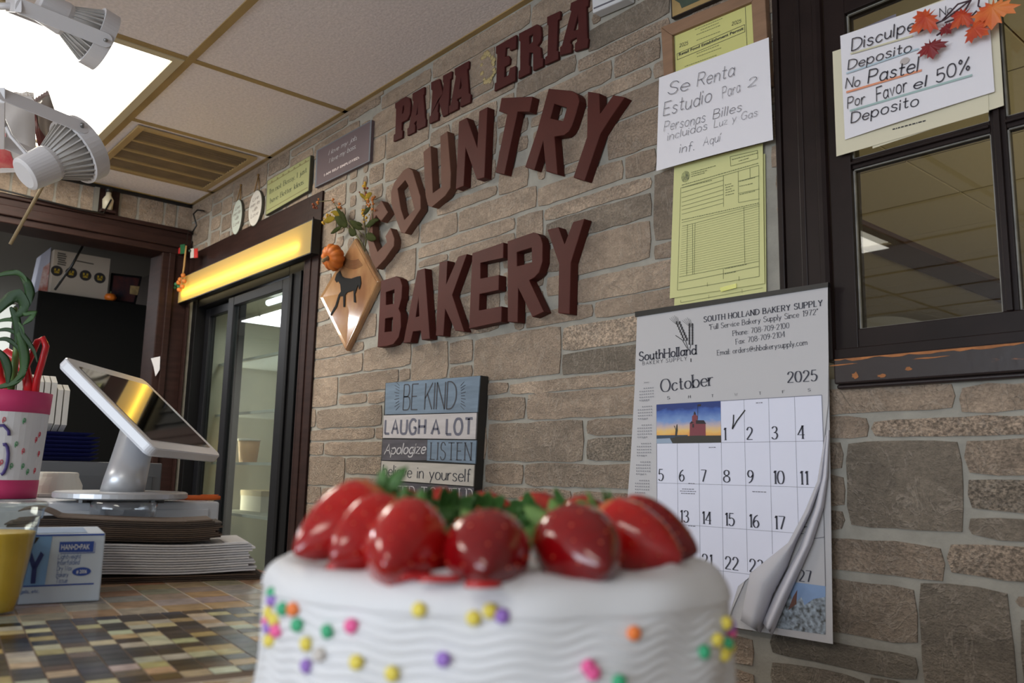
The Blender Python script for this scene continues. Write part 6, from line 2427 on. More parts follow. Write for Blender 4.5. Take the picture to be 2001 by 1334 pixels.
# painted can with scissors and a plant
pcx = dp(8, 860, 1.46)
PC = Vector((pcx.x, pcx.y, DZ + .001))
rt, rb = .067, .058
PT = thing('painted_can', PC.to_tuple(), 'can with pink painted bands and hand-drawn swirls holding a plant and red scissors', 'pot')
Hp = dp(8, 765, 1.46).z - PC.z
MB().lathe(PC, (0, 0, 1), [(0, rb), (Hp, rt), (Hp, rt - .004), (Hp * .8, rt - .008), (Hp * .78, .01)], 40).build('can', M('off_white_paint', (206, 204, 204), .6, noise=(14, .06)), PT, smooth=False)
m_pink = M('magenta_paint', (196, 52, 104), .5, noise=(12, .15))
for z0_, z1_ in ((0, Hp * .17), (Hp * .80, Hp)):
    ra, rb_ = rb + (rt - rb) * z0_ / Hp + .0006, rb + (rt - rb) * z1_ / Hp + .0006
    MB().lathe(PC, (0, 0, 1), [(z0_, ra - .0005), (z0_, ra), (z1_, rb_), (z1_ + .0004, rb_ - .003)], 40, False).build('pink_band', m_pink, PT, smooth=True)
tocam = math.atan2(-PC.y, -PC.x)


def can_pt(a, f, o=.0008):
    r = rb + (rt - rb) * f + o
    return PC + Vector((math.cos(tocam + a) * r, math.sin(tocam + a) * r, Hp * f))


m_sw = [M('red_swirl', (204, 70, 84), .6), M('green_swirl', (60, 140, 84), .6)]
for i, (a, f) in enumerate(((-.05, .72), (.42, .72), (.5, .44), (.3, .5), (.85, .55), (.72, .25), (.95, .6), (.55, .3), (1.05, .42), (.25, .3), (.98, .26), (-.2, .5), (.0, .33))):
    mb = MB()
    pts = [can_pt(a + .042 * k / 14 * math.cos(k * .75), f + .034 * k / 14 * math.sin(k * .75)) for k in range(4, 15)]
    mb.tube(pts, .0006, 5)
    mb.build('swirl', m_sw[i % 2], PT, smooth=True)
mb = MB()
mb.tube([can_pt(-.25, .66), can_pt(-.05, .67), can_pt(.08, .62), can_pt(.1, .58)], .0028, 6)
mb.tube([can_pt(.02 + .12 * math.cos(k * .5 - 1.6), .36 + .14 * math.sin(k * .5 - 1.6)) for k in range(8)], .0030, 6)
mb.build('purple_brush_strokes', M('purple_paint', (62, 48, 110), .5), PT, smooth=True)
MB().lathe(PC + Vector((0, 0, Hp * .79)), (0, 0, 1), [(0, rt - .012), (.003, rt - .02)], 24).build('soil', M('potting_soil', (60, 46, 38), .95, noise=(90, .5)), PT)
m_red = M('red_plastic', (186, 26, 34), .25)
SCI = thing('scissors', dp(68, 770, 1.46).to_tuple(), 'red-handled scissors standing in the painted can', 'scissors')
dq = lambda x, y, z=1.46: dp(x, y, z)
MB().tube([dq(66, 792), dq(72, 740), dq(84, 700), dq(90, 676), dq(84, 661), dq(74, 666), dq(60, 695), dq(50, 715), dq(55, 750), dq(60, 790)], [.006, .006, .0055, .0055, .0055, .0055, .006, .007, .008, .007], 10).build('handle', m_red, SCI, smooth=True)
MB().tube([dq(58, 800, 1.47), dq(54, 740, 1.48), dq(40, 705, 1.49), dq(15, 690, 1.49), dq(-6, 705, 1.49), dq(-2, 740, 1.48), dq(20, 770, 1.47), dq(40, 800, 1.46)], [.007, .009, .010, .010, .010, .010, .009, .007], 10).build('handle', m_red, SCI, smooth=True)
mb = MB()
a_, b_ = dq(60, 790), dq(58, 850)
b_.z = PC.z + Hp * .795
a2 = dq(55, 772)
mb.tube([dq(60, 788), Vector((PC.x + .03, PC.y + .025, PC.z + Hp * .80))], [.006, .003], 8)
mb.build('blade', M('steel', (150, 152, 156), .25, metal=.9), SCI, smooth=True)
PLT = thing('bamboo_plant', (PC + Vector((0, 0, Hp * .8))).to_tuple(), 'green plant with curling strap leaves growing in the painted can', 'plant')
m_pl = M('deep_green_leaf', (38, 66, 32), .5, spec=.25, noise=(16, .4))
m_pl2 = M('mid_green_leaf', (54, 86, 42), .5, spec=.25, noise=(16, .4))


def strap(pts, w, mat, dz=1.44, nm='leaf'):
    P = [dp(p[0], p[1], dz + (p[2] if len(p) > 2 else 0)) for p in pts]
    mb = MB()
    K = len(P)
    sd = []
    for i in range(K):
        t_ = (P[min(i + 1, K - 1)] - P[max(i - 1, 0)]).normalized()
        s_ = t_.cross(f_).normalized()
        s_ = (s_ + f_ * .2 * math.sin(i * 1.3)).normalized()
        sd.append(s_)

    def at(u, v):
        x = v * (K - 1)
        i = min(int(x), K - 2)
        f = x - i
        f2 = f * f * (3 - 2 * f)
        a, b = P[max(i - 1, 0)], P[i]
        c, d_ = P[i + 1], P[min(i + 2, K - 1)]
        q = .5 * (2 * b + (c - a) * f + (2 * a - 5 * b + 4 * c - d_) * f * f + (3 * b - a - 3 * c + d_) * f ** 3)
        s_ = sd[i] * (1 - f2) + sd[i + 1] * f2
        k = w * (math.sin(math.pi * (.06 + .92 * v)) ** .85)
        return q + s_ * (u - .5) * 2 * k - f_ * (.12 * k * (1 - (2 * u - 1) ** 2))
    mb.grid(at, 4, 28, (0.0003, 0.0003, .0004))
    mb.build(nm, mat, PLT, smooth=True)


for pts, w, mm in (([(-20, 548), (0, 537), (20, 533), (36, 534), (49, 545), (53, 562)], .0048, m_pl2), ([(38, 536, .01), (52, 552), (58, 572), (54, 592), (44, 612)], .0085, m_pl),
                   ([(-25, 628), (-5, 606), (18, 584), (36, 578), (47, 596), (40, 612), (20, 622)], .0120, m_pl), ([(40, 598), (50, 612), (66, 612), (58, 624), (44, 634)], .0065, m_pl2),
                   ([(-20, 632), (8, 625), (28, 626), (43, 640), (47, 655)], .0036, m_pl2), ([(-20, 650), (5, 644), (22, 646), (38, 658), (48, 676)], .0036, m_pl), ([(-20, 668), (5, 662), (20, 666), (36, 682), (42, 700)], .0040, m_pl),
                   ([(34, 628), (44, 652), (55, 668), (66, 686), (73, 709)], .0042, m_pl), ([(30, 640), (42, 668), (48, 700), (42, 730), (22, 750)], .0085, m_pl2), ([(-10, 680), (8, 700), (16, 725), (14, 755)], .0075, m_pl),
                   ([(-10, 758), (14, 752), (34, 744), (50, 730)], .0055, m_pl2), ([(20, 600), (30, 618), (34, 645), (30, 672)], .0070, m_pl)):
    strap(pts, w, mm)
MB().tube([PC + Vector((0, 0, Hp * .8)), dp(28, 720, 1.46), dp(36, 650, 1.46), dp(30, 600, 1.46)], [.006, .006, .005, .003], 10).build('stem', M('bamboo_stem', (96, 122, 60), .4), PLT, smooth=True)

# grey box, blue trays, white containers behind the till
gx = xp(318, 905, -1.93)
GB = thing('equipment_box', (gx.x - .15, gx.y - .3, COUNTER), 'plain dark grey metal box behind the till', 'box')
MB().box((gx.x - .3, gx.y - .62, COUNTER + .001), (gx.x, gx.y, gx.z)).build('housing', M('grey_metal', (104, 106, 108), .5), GB, bevel=.003)
MB().box((gx.x, gx.y - .55, COUNTER + .02), (gx.x + .003, gx.y - .02, gx.z - .03)).build('front_panel', M('grey_metal2', (98, 100, 102), .45), GB, bevel=.001)
m_tray = M('navy_tray', (38, 42, 96), .4)
yl, yr = xp(68, 900, gx.x - .02).y, xp(190, 900, gx.x - .02).y
zt = gx.z + .001
pxh = mpp(xp(130, 880, gx.x - .02))
ht = 56 * pxh
for k in range(7):
    z = zt + k * ht / 7
    y1 = yr - (.012 if k == 6 else 0) - rn.uniform(0, .003)
    t = thing('serving_tray', (gx.x - .12, (yl + yr) / 2, z), 'top navy blue plastic tray of the stack on the grey box' if k == 6 else 'navy blue plastic tray in the stack on the grey box', 'tray', 'navy trays stacked on the grey box')
    mb = MB()
    mb.rings([[Vector((gx.x - .22 + .012, yl - .05 + .012, z)), Vector((gx.x - .02 - .012, yl - .05 + .012, z)), Vector((gx.x - .02 - .012, y1 - .012, z)), Vector((gx.x - .22 + .012, y1 - .012, z))],
              [Vector((gx.x - .22, yl - .05, z + ht / 7 * .7)), Vector((gx.x - .02, yl - .05, z + ht / 7 * .7)), Vector((gx.x - .02, y1, z + ht / 7 * .7)), Vector((gx.x - .22, y1, z + ht / 7 * .7))],
              [Vector((gx.x - .223, yl - .053, z + ht / 7 * .92)), Vector((gx.x - .017, yl - .053, z + ht / 7 * .92)), Vector((gx.x - .017, y1 + .003, z + ht / 7 * .92)), Vector((gx.x - .223, y1 + .003, z + ht / 7 * .92))]])
    mb.build('tray_shell', m_tray, t)
zf = zt + ht + .001
m_foam = M('white_foam', (216, 212, 202), .7)
yc0, yc1 = xp(60, 800, gx.x - .03).y, xp(136, 800, gx.x - .03).y
hf = 108 * pxh
nF = 12
for k in range(nF):
    f = k / nF
    y0_ = yc1 - (yc1 - yc0 + .08) * (1 - f)
    t = thing('foam_plate', (gx.x - .12, y0_, zf), 'white foam plate standing on edge in the row on the blue trays', 'plate', 'white foam plates on edge')
    w = (yc1 - yc0 + .08) / nF
    mb = MB()
    hh = hf * (1.0 if k < nF - 2 else .86)
    mb.rings([[Vector((gx.x - .03 - .0 * math.cos(a), y0_ + dy_, zf + .0)) if False else Vector((gx.x - .12 + (.09 * cs), y0_ + dy_, zf + hh / 2 + hh / 2 * sn)) for cs, sn in [(max(-1, min(1, 1.25 * math.cos(q * math.pi / 10))), max(-1, min(1, 1.25 * math.sin(q * math.pi / 10)))) for q in range(20)]] for dy_, a in ((0, 0), (w * .35, 0), (w * .8, 0))])
    mb.build('plate_shell', m_foam, t)
cl_ = xp(110, 960, DX - .30)
CLM = thing('foam_clamshell', (cl_.x, cl_.y, DZ), 'open white foam lid lying on the drawer left of the till arm', 'container')
lx, ly, lz = DX - .28, xp(112, 940, DX - .28).y, DZ + .001
hw = 40 * mpp(Vector((lx, ly, lz)))
mb = MB()
hz_ = 46 * mpp(Vector((lx, ly, lz)))
mb.rings([[Vector((lx + .05 * math.cos(q * math.pi / 12), ly + hw * (1 if k < 2 else .8) * max(-1, min(1, 1.2 * math.sin(q * math.pi / 12))), lz + z_ + (.0 if k < 1 else hz_ * .0))) for q in range(24)] for k, (z_) in enumerate((0, hz_ * .45, hz_ * .8, hz_))])
mb.build('lid_shell', m_foam, CLM, smooth=False, bevel=.004)
MB().box((lx - .06, ly - hw * 1.1, lz - .0005), (lx + .06, ly + hw * 1.1, lz + .006)).build('rim', m_foam, CLM, bevel=.002)

# ================================================================== UNDER THE CEILING: TRACK SPOTS, SNACK BAGS
m_fix = M('white_fixture', (208, 206, 208), .35)
m_fin = M('grey_fixture_fins', (176, 172, 168), .4)


def spot(label, back, front, depth, rpx, yoke_end, seed, trackpt):
    f0, b0 = dp(front[0], front[1], depth + .05), dp(back[0], back[1], depth - .05)
    ax = (f0 - b0).normalized()
    k = depth / FPX
    R_ = rpx * k
    L_ = (f0 - b0).length
    t = thing('track_spotlight', b0.to_tuple(), label, 'spotlight', 'white track spotlights')
    MB().lathe(b0, ax, [(0, R_ * .40), (.004, R_ * .5), (L_ * .40, R_ * .55), (L_ * .5, R_ * .5)], 36).build('lamp_holder', m_fix, t, smooth=False, bevel=.001)
    mb = MB()
    mb.lathe(b0, ax, [(L_ * .42, R_ * .46), (L_ * .86, R_ * .90)], 36)
    mb.build('bell', m_fin, t, smooth=True)
    u, w = frame_of(ax)
    mb = MB()
    for j in range(28):
        a = 2 * math.pi * j / 28
        dr = u * math.cos(a) + w * math.sin(a)
        tg = ax.cross(dr)
        p0, p1 = b0 + ax * L_ * .42 + dr * R_ * .50, b0 + ax * L_ * .84 + dr * R_ * .95
        mb.add([p0 - tg * .0011, p0 + tg * .0011, p1 + tg * .0016, p1 - tg * .0016, p0 - dr * R_ * .1 - tg * .0011, p0 - dr * R_ * .1 + tg * .0011, p1 - dr * R_ * .14 + tg * .0016, p1 - dr * R_ * .14 - tg * .0016], [(0, 1, 2, 3), (4, 7, 6, 5), (0, 3, 7, 4), (1, 5, 6, 2), (0, 4, 5, 1), (3, 2, 6, 7)])
    mb.build('cooling_fins', m_fin, t)
    MB().lathe(b0, ax, [(L_ * .82, R_ * .88), (L_ * .82, R_), (L_ * 1.05, R_), (L_ * 1.05, R_ * .92), (L_ * .95, R_ * .90)], 44, False).build('rim', m_fix, t, smooth=False)
    MB().lathe(b0, ax, [(L_ * .96, R_ * .90), (L_ * .985, R_ * .5), (L_ * .99, R_ * .02)], 36).build('lens', M('unlit_lens', (206, 206, 200), .2), t, smooth=True)
    # yoke: two flat bars from the rim pivots back to the joint
    ye = dp(yoke_end[0], yoke_end[1], depth - .06)
    fp = (f_ - ax * f_.dot(ax)).normalized()
    for s_ in (-1, 1):
        pv = b0 + ax * L_ * .93 + fp * s_ * (R_ * 1.04)
        pe = ye + fp * s_ * R_ * 1.0
        dd = (pe - pv).normalized()
        up = dd.cross(fp).normalized()
        mb = MB()
        hw_ = .0165
        prof = [pv - dd * .0] 
        out = []
        for q in range(9):
            a = -math.pi / 2 + math.pi * q / 8
            out.append(pv - dd * math.cos(a) * hw_ + up * math.sin(a) * hw_)
        for q in range(9):
            a = math.pi / 2 + math.pi * q / 8
            out.append(pe - dd * math.cos(a) * hw_ * .6 + up * math.sin(a) * hw_)
        mb.plate(out, fp * .0025)
        mb.build('yoke_arm', m_fix, t, bevel=.0006)
        MB().lathe(pv + fp * (s_ * .004 - .001), fp * s_, [(-.006, .004), (.004, .004), (.005, .002)], 12).build('pivot_screw', M('zinc_screw', (150, 150, 150), .3, metal=.8), t, smooth=True)
    MB().obox(ye - (f0 - b0).normalized() * .004, r_ * .008, fp * (R_ * 1.0), d_ * .016).build('yoke_bridge', m_fix, t, bevel=.002)
    # adapter up to the track
    tp = Vector(trackpt)
    hb = ye - r_ * .04
    MB().tube([ye, hb, Vector((tp.x, tp.y, hb.z + .02)), tp], [.008, .008, .008, .008], 10).build('stem', m_fix, t, smooth=True)
    MB().obox(Vector((tp.x, tp.y, CEIL - .049)), (.06, 0, 0), (0, .018, 0), (0, 0, .012)).build('adapter', m_fix, t, bevel=.002)
    c0 = b0 + ax * L_ * .08 - d_ * R_ * .45
    MB().tube([ye, ye + (c0 - ye) * .3 + d_ * .012, ye + (c0 - ye) * .55 + d_ * .03 + r_ * .02, b0 + ax * L_ * .5 - f_ * R_ * .55 + d_ * .01], .0042, 8).build('cord', m_fix, t, smooth=True)
    return t


ta = dp(-150, 40, 1.95)
TRX, TRY = ta.x, ta.y
spot('upper white track spotlight, facing right in front of the ceiling light', (72, 6), (200, 81), 1.95, 60, (30, 12), 1, (TRX, TRY + .03, CEIL - .037))
spot('lower white track spotlight, facing right in front of the snack bag', (46, 342), (163, 289), 1.85, 66, (6, 232), 2, (TRX + .02, TRY - .15, CEIL - .037))
TR = MB().box((TRX - .9, TRY - .17, CEIL - .034), (TRX + .16, TRY - .13, CEIL - .0025)).box((TRX - .9, TRY + .01, CEIL - .034), (TRX + .16, TRY + .05, CEIL - .0025))
o = TR.build('lighting_track', m_fix)
tag(o, 'white lighting track on the ceiling above the two spotlights, left of the photo', 'lighting track')


def snack_bag(px, depth, lab, mats, seed):
    P = [dp(x, y, depth) for x, y in px]
    t = thing('snack_bag', P[3].to_tuple(), lab, 'snack bag', 'snack bags hanging on a strip')
    rn = random.Random(seed)

    def fn(s):
        def g(u, v):
            p = (P[0] * (1 - u) + P[1] * u) * (1 - v) + (P[3] * (1 - u) + P[2] * u) * v
            b = (math.sin(math.pi * u) ** .6) * (math.sin(math.pi * min(1, max(0, (v - .06) / .9))) ** .7)
            return p - f_ * s * (.045 * b + .004 * math.sin(u * 21 + v * 9) * b) + d_ * .002 * math.sin(u * 40) * (1 if v < .05 else 0)
        return g
    mb = MB()
    mb.grid(fn(1), 20, 20)
    mb.build('front_film', mats[0], t, smooth=True)
    mb = MB()
    mb.grid(fn(-1), 20, 20)
    mb.build('back_film', mats[1], t, smooth=True)
    f1 = fn(1.04)
    for k, (u0, u1, v0, v1, pts) in enumerate(((.0, .62, .2, .62, 0), (.0, .72, .56, .96, 1))):
        mb = MB()

        def lg(u, v):
            a = u0 + (u1 - u0) * u * (1 - (.5 * (1 - v) if k == 0 else 0))
            return f1(a, v0 + (v1 - v0) * v) - f_ * .001
        mb.grid(lg, 12, 12)
        mb.build('red_print', mats[2], t, smooth=True)
    return t


m_film = M('white_foil_film', (206, 200, 196), .3, noise=(9, .12))
m_filmb = M('silver_film', (150, 142, 134), .25, metal=.4)
m_filmr = M('red_foil_print', (190, 56, 70), .3, noise=(40, .35), rgb2=(206, 120, 110))
b1 = snack_bag([(-75, 182), (66, 180), (72, 335), (-60, 340)], 2.1, 'white snack bag with red print hanging behind the lower spotlight', [m_film, m_filmb, m_filmr], 1)
b2 = snack_bag([(62, 196), (94, 176), (150, 345), (90, 345)], 2.25, 'thin dark snack bag edge-on between the white bag and lower spotlight', [m_filmb, M('maroon_film', (92, 52, 50), .3), M('maroon_print', (120, 60, 58), .3, noise=(50, .4))], 2)
mb = MB()
a_ = dp(20, 186, 2.1)
mb.tube([dp(-30, 184, 2.1), dp(-60, 120, 2.12), dp(-80, 60, 2.2), Vector((dp(-90, 40, 2.2).x, dp(-90, 40, 2.2).y, CEIL - .003))], .002, 6)
mb.tube([dp(66, 205, 2.25), dp(20, 215, 2.26), dp(-60, 150, 2.2), dp(-80, 60, 2.2)], .002, 6)
o = mb.build('hanging_wire', m_greyink, smooth=True)
tag(o, 'thin wires holding the snack bags to the ceiling', 'wire')
# tan rod hanging down behind the lower spotlight
mb = MB()
a_, b_ = dp(20, 477, 2.5), dp(88, 355, 2.5)
dd = (b_ - a_)
e_ = dp(-70, 150, 2.5)
mb.tube([a_, b_, dp(112, 312, 2.5), dp(100, 290, 2.5), dp(20, 250, 2.5), e_, Vector((e_.x + .02, e_.y, CEIL - .004))], .005, 8)
o = mb.build('wand_rod', M('tan_rod', (146, 128, 96), .6), smooth=True)
tag(o, 'thin tan rod slanting down below the lower spotlight', 'rod')

# ================================================================== THINGS ON THE BACK WALL
# small wooden box with a bottle figure on the strip above the header
A, B = xp(185, 362, XL + .01), xp(230, 418, XL + .01)
t = thing('wooden_plaque', ((XL), (A.y + B.y) / 2, min(A.z, B.z)), 'small brown wooden holder with a little white bottle above the header', 'wall holder')
y0_, y1_, z0_, z1_ = A.y, B.y, HZ1 + .002, CEIL - .02
MB().box((XL + .0035, y0_ + .02, z0_), (XL + .018, y1_, z1_)).build('board', m_brownwood, t, bevel=.002)
MB().box((XL + .0035, y0_, z0_ + .005), (XL + .024, y0_ + .02, z1_)).build('metal_edge', M('tin', (150, 148, 140), .35, metal=.5), t)
yc_ = (y0_ + y1_) / 2
MB().lathe((XL + .042, yc_, z0_ + .012), (0, 0, 1), [(0, .02), (.05, .024), (.07, .012), (.085, .011)], 18).build('bottle', M('cream_bottle', (206, 196, 170), .35), t, smooth=True)
MB().lathe((XL + .042, yc_, z0_ + .097), (0, 0, 1), [(0, .015), (.018, .016), (.022, .008)], 16).build('bottle_cap', m_black, t, smooth=True)
MB().box((XL + .018, yc_ - .03, z0_), (XL + .068, yc_ + .03, z0_ + .011)).build('ledge', m_brownwood, t)
mb = MB()
mb.tube([Vector((XL + .0625, -1.1, HZ1 + .035)), Vector((XL + .0625, .2, HZ1 + .052)), Vector((XL + .0625, .45, HZ1 + .012)), Vector((XL + .0625, yc_ - .1, HZ1 - .012)), Vector((XL + .064, yc_ - .02, HZ1 - .008)), Vector((XL + .0745, yc_ + .005, HZ1 + .06))], .004, 6)
o = mb.build('cable', m_black, smooth=True)
tag(o, 'thin black cable sagging along the top of the wooden header', 'cable')
# bracket and cable in the corner
mb = MB()
p_ = [wp(x, y, WALL - .03) for x, y in ((398, 412), (386, 410), (378, 418), (384, 440), (376, 454), (368, 450))]
mb.tube([wp(398, 412, WALL - .006)] + p_, .004, 6)
mb.tube([p_[4], p_[4] + Vector((.0, 0, -.06)), wp(364, 485, WALL - .03)], .0015, 5)
o = mb.build('cord_hook', m_black, smooth=True)
tag(o, 'black hook and looped cord in the corner under the ceiling', 'hook')
# little Mexican flag ornament hanging by the light box
t = thing('flag_ornament', wp(362, 490, 1.33).to_tuple(), 'small red, white and green flag ornament with orange ribbon beside the light box', 'ornament')
Yo = 1.325
for nm, colr, x0, x1 in (('red_bar', (190, 40, 40), 346, 351), ('green_bar', (40, 100, 62), 352, 360), ('white_bar', (206, 200, 190), 372, 378), ('red_bar', (196, 50, 44), 379, 385)):
    y_ = 478 if x0 < 370 else 486
    MB().plate([wp(x0, y_, Yo), wp(x1, y_ - 1, Yo), wp(x1, y_ + 17, Yo), wp(x0, y_ + 18, Yo)], (0, .004, 0)).build(nm, M(nm, colr, .6), t)
MB().ball(wp(371, 490, Yo - .004), .007, 8, 6).build('emblem', M('dark_green', (40, 60, 46), .6), t, smooth=True)
MB().tube([wp(364, 480, Yo), wp(360, 520, Yo), wp(355, 552, Yo)], [.004, .005, .004], 6).build('ribbon', M('tan_ribbon', (178, 136, 80), .7), t, smooth=True)
mb = MB()
for x, y in ((352, 546), (358, 538), (349, 552), (356, 560), (350, 566), (360, 549)):
    mb.ball(wp(x, y, Yo - .004), .011, 8, 6)
mb.build('orange_bow', M('orange_ribbon', (204, 120, 50), .6), t, smooth=True)
mb = MB()
for x, y in ((344, 555), (349, 560), (341, 562)):
    mb.ball(wp(x, y, Yo), .009, 8, 6)
mb.build('green_bow', M('green_ribbon', (50, 110, 70), .6), t, smooth=True)
MB().tube([wp(364, 480, Yo), wp(366, 462, Yo + .01), wp(368, 452, WALL - .034)], .0015, 5).build('hanging_thread', m_black, t)
o = MB().plate([xp(x, y, XL + .047) for x, y in ((295, 700), (313, 696), (312, 722), (304, 735), (300, 716))], (-.0008, 0, 0)).build('paper_scrap', m_paper)
tag(o, 'torn white paper scrap taped to the dark wooden post', 'paper')

# ================================================================== BACK ROOM
m_dim = M('backroom_wall', (150, 146, 138), .8)
structure('wall_back_room', MB().box((XL - 3.6, YF, 0), (XL - 3.5, WALL + .8, CEIL)), m_dim)
structure('wall_back_room_side', MB().box((XL - 3.5, WALL + .3, 0), (XL - .12, WALL + .4, CEIL)), M('dark_panelling', (62, 50, 46), .7, noise=(5, .3, (1, 1, .3))))
mb = MB()
for k in range(6):
    for q in range(8):
        mb.box((XL - .13 - (k + 1) * .61 + .006, YF + q * .61 + .006, CEIL - .045), (XL - .13 - k * .61 - .006, YF + (q + 1) * .61 - .006, CEIL - .03))
structure('ceiling_back_room', mb, M('backroom_tile', (176, 172, 168), .9, noise=(70, .1)))
structure('ceiling_back_room_grid', MB().box((XL - 3.6, YF, CEIL - .03), (XL - .13, WALL + .4, CEIL - .02)), M('dark_grid', (84, 80, 74), .7))
Xp = -4.75
p = [xp(x, y, Xp) for x, y in ((75, 566), (299, 599), (289, 880), (60, 880))]
FZ = thing('black_cabinet', (Xp - .3, (p[0].y + p[1].y) / 2, 0), 'tall matte black cabinet back in the room beyond the opening', 'cabinet')
ztop = (p[0].z + p[1].z) / 2
m_mb = M('matte_black', (13, 13, 12), .8, spec=.2)
MB().box((Xp - .6, p[0].y, .05), (Xp, p[1].y, ztop)).build('body', m_mb, FZ, bevel=.004)
MB().box((Xp, p[0].y + .02, .07), (Xp + .004, p[1].y - .02, ztop - .02)).build('back_panel', m_mb, FZ)
MB().box((Xp - .55, p[0].y + .05, 0), (Xp - .05, p[1].y - .05, .05)).build('plinth', m_black, FZ)
q = [xp(x, y, Xp - .05) for x, y in ((106, 484), (217, 508), (208, 584), (98, 568))]
t = thing('carton', (Xp - .15, (q[0].y + q[1].y) / 2, ztop), 'white carton with a row of four dark round emblems on the black cabinet', 'box')
qy0, qy1 = (q[0].y + q[3].y) / 2, (q[1].y + q[2].y) / 2
qz1 = (q[0].z + q[1].z) / 2
MB().box((Xp - .3, qy0, ztop + .002), (Xp - .05, qy1, qz1)).build('body', M('carton_board', (186, 172, 156), .7), t, bevel=.002)
for k, (x, y) in enumerate(((111, 529), (139, 533), (167, 538), (195, 543))):
    c = xp(x, y, Xp - .049)
    rr = 10.5 * mpp(c)
    mb = MB()
    mb.plate([c + Vector((0, math.cos(a * .2618) * rr, math.sin(a * .2618) * rr)) for a in range(24)], (-.0005, 0, 0))
    mb.build('round_emblem', M('dark_emblem', (48, 44, 44), .6), t)
    mb = MB()
    for dy, dz, w_, h_ in ((-.3, .12, .16, .3), (.3, .12, .16, .3), (0, -.22, .4, .22)):
        mb.obox(c + Vector((.0008, dy * rr, dz * rr)), (.0003, 0, 0), (0, w_ * rr, 0), (0, 0, h_ * rr))
    mb.build('emblem_mark', M('ochre_mark', (176, 146, 50), .6), t)
mb = MB()
rn = random.Random(9)
for k in range(6):
    a_, b_ = xp(113 + rn.uniform(-1, 1), 494 + k * 4.2, Xp - .0485), xp(129 + rn.uniform(-2, 2), 497 + k * 4.2, Xp - .0485)
    mb.obox((a_ + b_) / 2, (.0003, 0, 0), (b_ - a_) / 2, (0, 0, .0035))
m_fbp = M('faded_black_print', (90, 82, 74), .7)
mb.build('printed_block', m_fbp, t)
mb = MB()
a_, b_ = xp(148, 509, Xp - .0485), xp(183, 516, Xp - .0485)
mb.obox((a_ + b_) / 2, (.0003, 0, 0), (b_ - a_) / 2, (0, 0, .003))
mb.build('printed_line', m_fbp, t)
# framed dark picture leaning, little pumpkin, colourful bag
q = [xp(x, y, Xp - .08) for x, y in ((218, 533), (278, 540), (262, 588), (210, 583))]
t = thing('framed_picture', q[3].to_tuple(), 'dark framed picture leaning on the black cabinet right of the carton', 'picture')
for v in q[2:]:
    v.z = ztop + .003
    v.x += .03
MB().plate(q, (-.012, 0, 0)).build('frame', M('black_frame', (22, 22, 24), .3), t)
ce = sum(q, Vector()) / 4
MB().plate([ce + (v - ce) * .84 + Vector((.0008, 0, 0)) for v in q], (-.0005, 0, 0)).build('dark_print', M('dark_print', (46, 44, 52), .4, noise=(20, .6), rgb2=(92, 50, 46)), t)
MB().plate([ce + (v - ce) * .3 + Vector((.0014, .05, .0)) for v in q], (-.0004, 0, 0)).build('pale_figures', M('pale_print', (190, 160, 110), .5, noise=(40, .5)), t)
c = xp(219, 578, Xp - .0)
t = thing('mini_pumpkin', (Xp - .03, c.y, ztop), 'tiny orange pumpkin on the black cabinet in front of the dark picture', 'pumpkin')
MB().lathe((Xp - .03, c.y, ztop + .002), (0, 0, 1), [(0, .012), (.006, .026), (.02, .032), (.036, .024), (.04, .006)], 24, True, lambda a, z: 1 - .06 * abs(math.cos(a * 4))).build('body', M('pumpkin_orange', (230, 120, 36), .4), t, smooth=True)
MB().tube([Vector((Xp - .03, c.y, ztop + .04)), Vector((Xp - .028, c.y, ztop + .054))], .004, 6).build('stem', m_tw, t)
q = [xp(x, y, Xp - .1) for x, y in ((80, 498), (101, 482), (93, 568), (64, 566))]
for v in q[2:]:
    v.z = ztop + .002
t = thing('gift_bag', q[3].to_tuple(), 'colourful printed bag left of the white carton on the black cabinet', 'bag')
MB().plate(q, (-.1, 0, 0)).build('body', M('pale_bag', (186, 188, 206), .5), t, bevel=.004)
ce = sum(q, Vector()) / 4
MB().plate([ce + (v - ce) * .62 + Vector((.001, .01, -.03)) for v in q], (-.0006, 0, 0)).build('bag_print', M('bag_print', (176, 96, 80), .5, noise=(24, .6), rgb2=(214, 200, 196)), t)
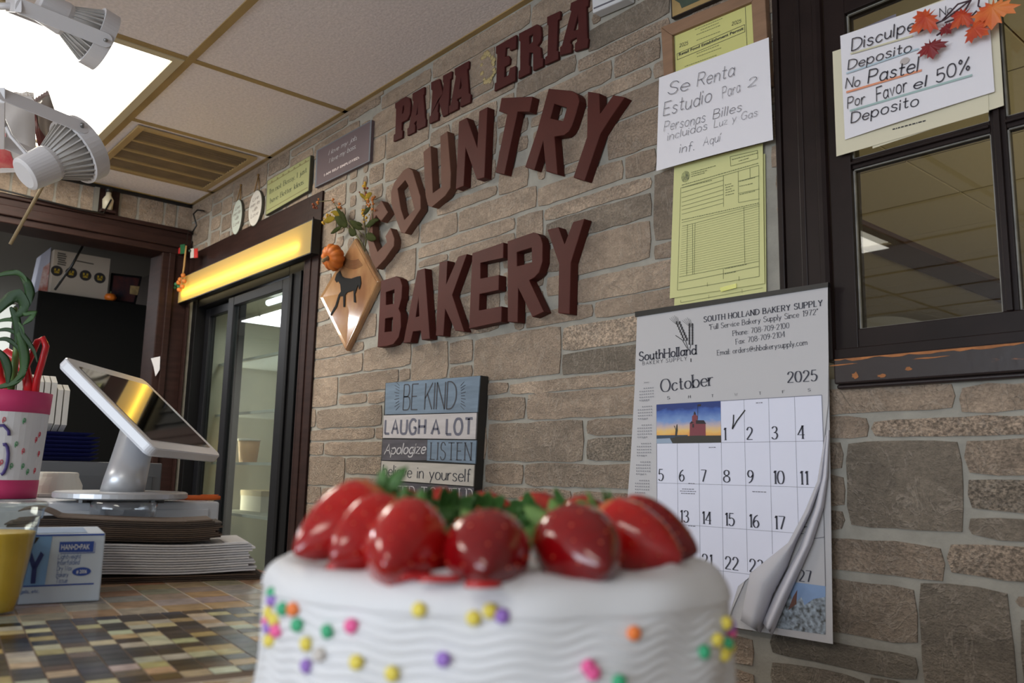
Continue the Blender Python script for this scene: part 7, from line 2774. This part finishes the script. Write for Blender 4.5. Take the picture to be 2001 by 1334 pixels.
# bright far end of the back room: a shelf of white goods and a lit window panel
q = [xp(x, y, XL - 3.45) for x, y in ((-60, 590), (78, 598), (70, 720), (-60, 720))]
t = thing('window_2', q[3].to_tuple(), None, None)
t['kind'] = 'structure'
t['label'] = 'bright window at the far end of the back room'
MB().plate(q, (-.01, 0, 0)).build('pane', M('bright_daylit_pane', (235, 240, 235), .5, emit=((236, 240, 232), .8)), t)
ce = sum(q, Vector()) / 4
mb = MB()
q2 = [ce + (v - ce) * 1.1 for v in q]
for i in range(4):
    k = (i + 1) % 4
    mb.plate([q[i], q[k], q2[k], q2[i]], (-.03, 0, 0))
mb.build('window_frame', M('cream_frame', (186, 176, 156), .6), t)
q = [xp(x, y, -5.9) for x, y in ((14, 560), (40, 566), (34, 602), (12, 600))]
t = thing('wall_notice', q[3].to_tuple(), 'small cream panel in the back room above the plant leaves', 'notice')
MB().plate([xp(x, y, XL - 3.48) for x, y in ((14, 560), (40, 566), (34, 598), (12, 598))], (-.02, 0, 0)).build('panel', M('cream_panel', (196, 180, 160), .7), t)
mb = MB()
mb.tube([xp(166, 472, XL - .3), xp(140, 520, XL - .35), xp(107, 566, XL - .4)], .006, 6)
p0 = xp(166, 472, XL - .3)
mb.tube([p0, Vector((p0.x, p0.y + .05, p0.z + .2)), Vector((p0.x, p0.y + .06, CEIL - .046))], .006, 6)
o = mb.build('cable', m_black, smooth=True)
tag(o, 'thin dark cable slanting down in front of the white carton in the back room', 'cable')
# far room: rounded white appliance top
pz = wp(1750, 632, 6.2)
t = thing('white_appliance', (pz.x, 6.2, 0), 'rounded white appliance top at the bottom of the lower window pane', 'appliance')
MB().box((pz.x - .55, 6.0, .05), (pz.x + .45, 6.5, pz.z - .12)).build('body', m_wmetal, t, bevel=.03)
prof = [(pz.x - .55 + 1.0 * k / 16, pz.z - .12 + .15 * math.sin(math.pi * k / 16)) for k in range(17)]
MB().plate([Vector((x, 6.0, z)) for x, z in prof], (0, .5, 0)).build('dome_top', m_wpl, t)
MB().box((pz.x - .5, 6.05, 0), (pz.x + .4, 6.45, .05)).build('plinth', m_black, t)

for o_ in list(bpy.data.objects):
    if '_w' in o_:
        del o_['_w']
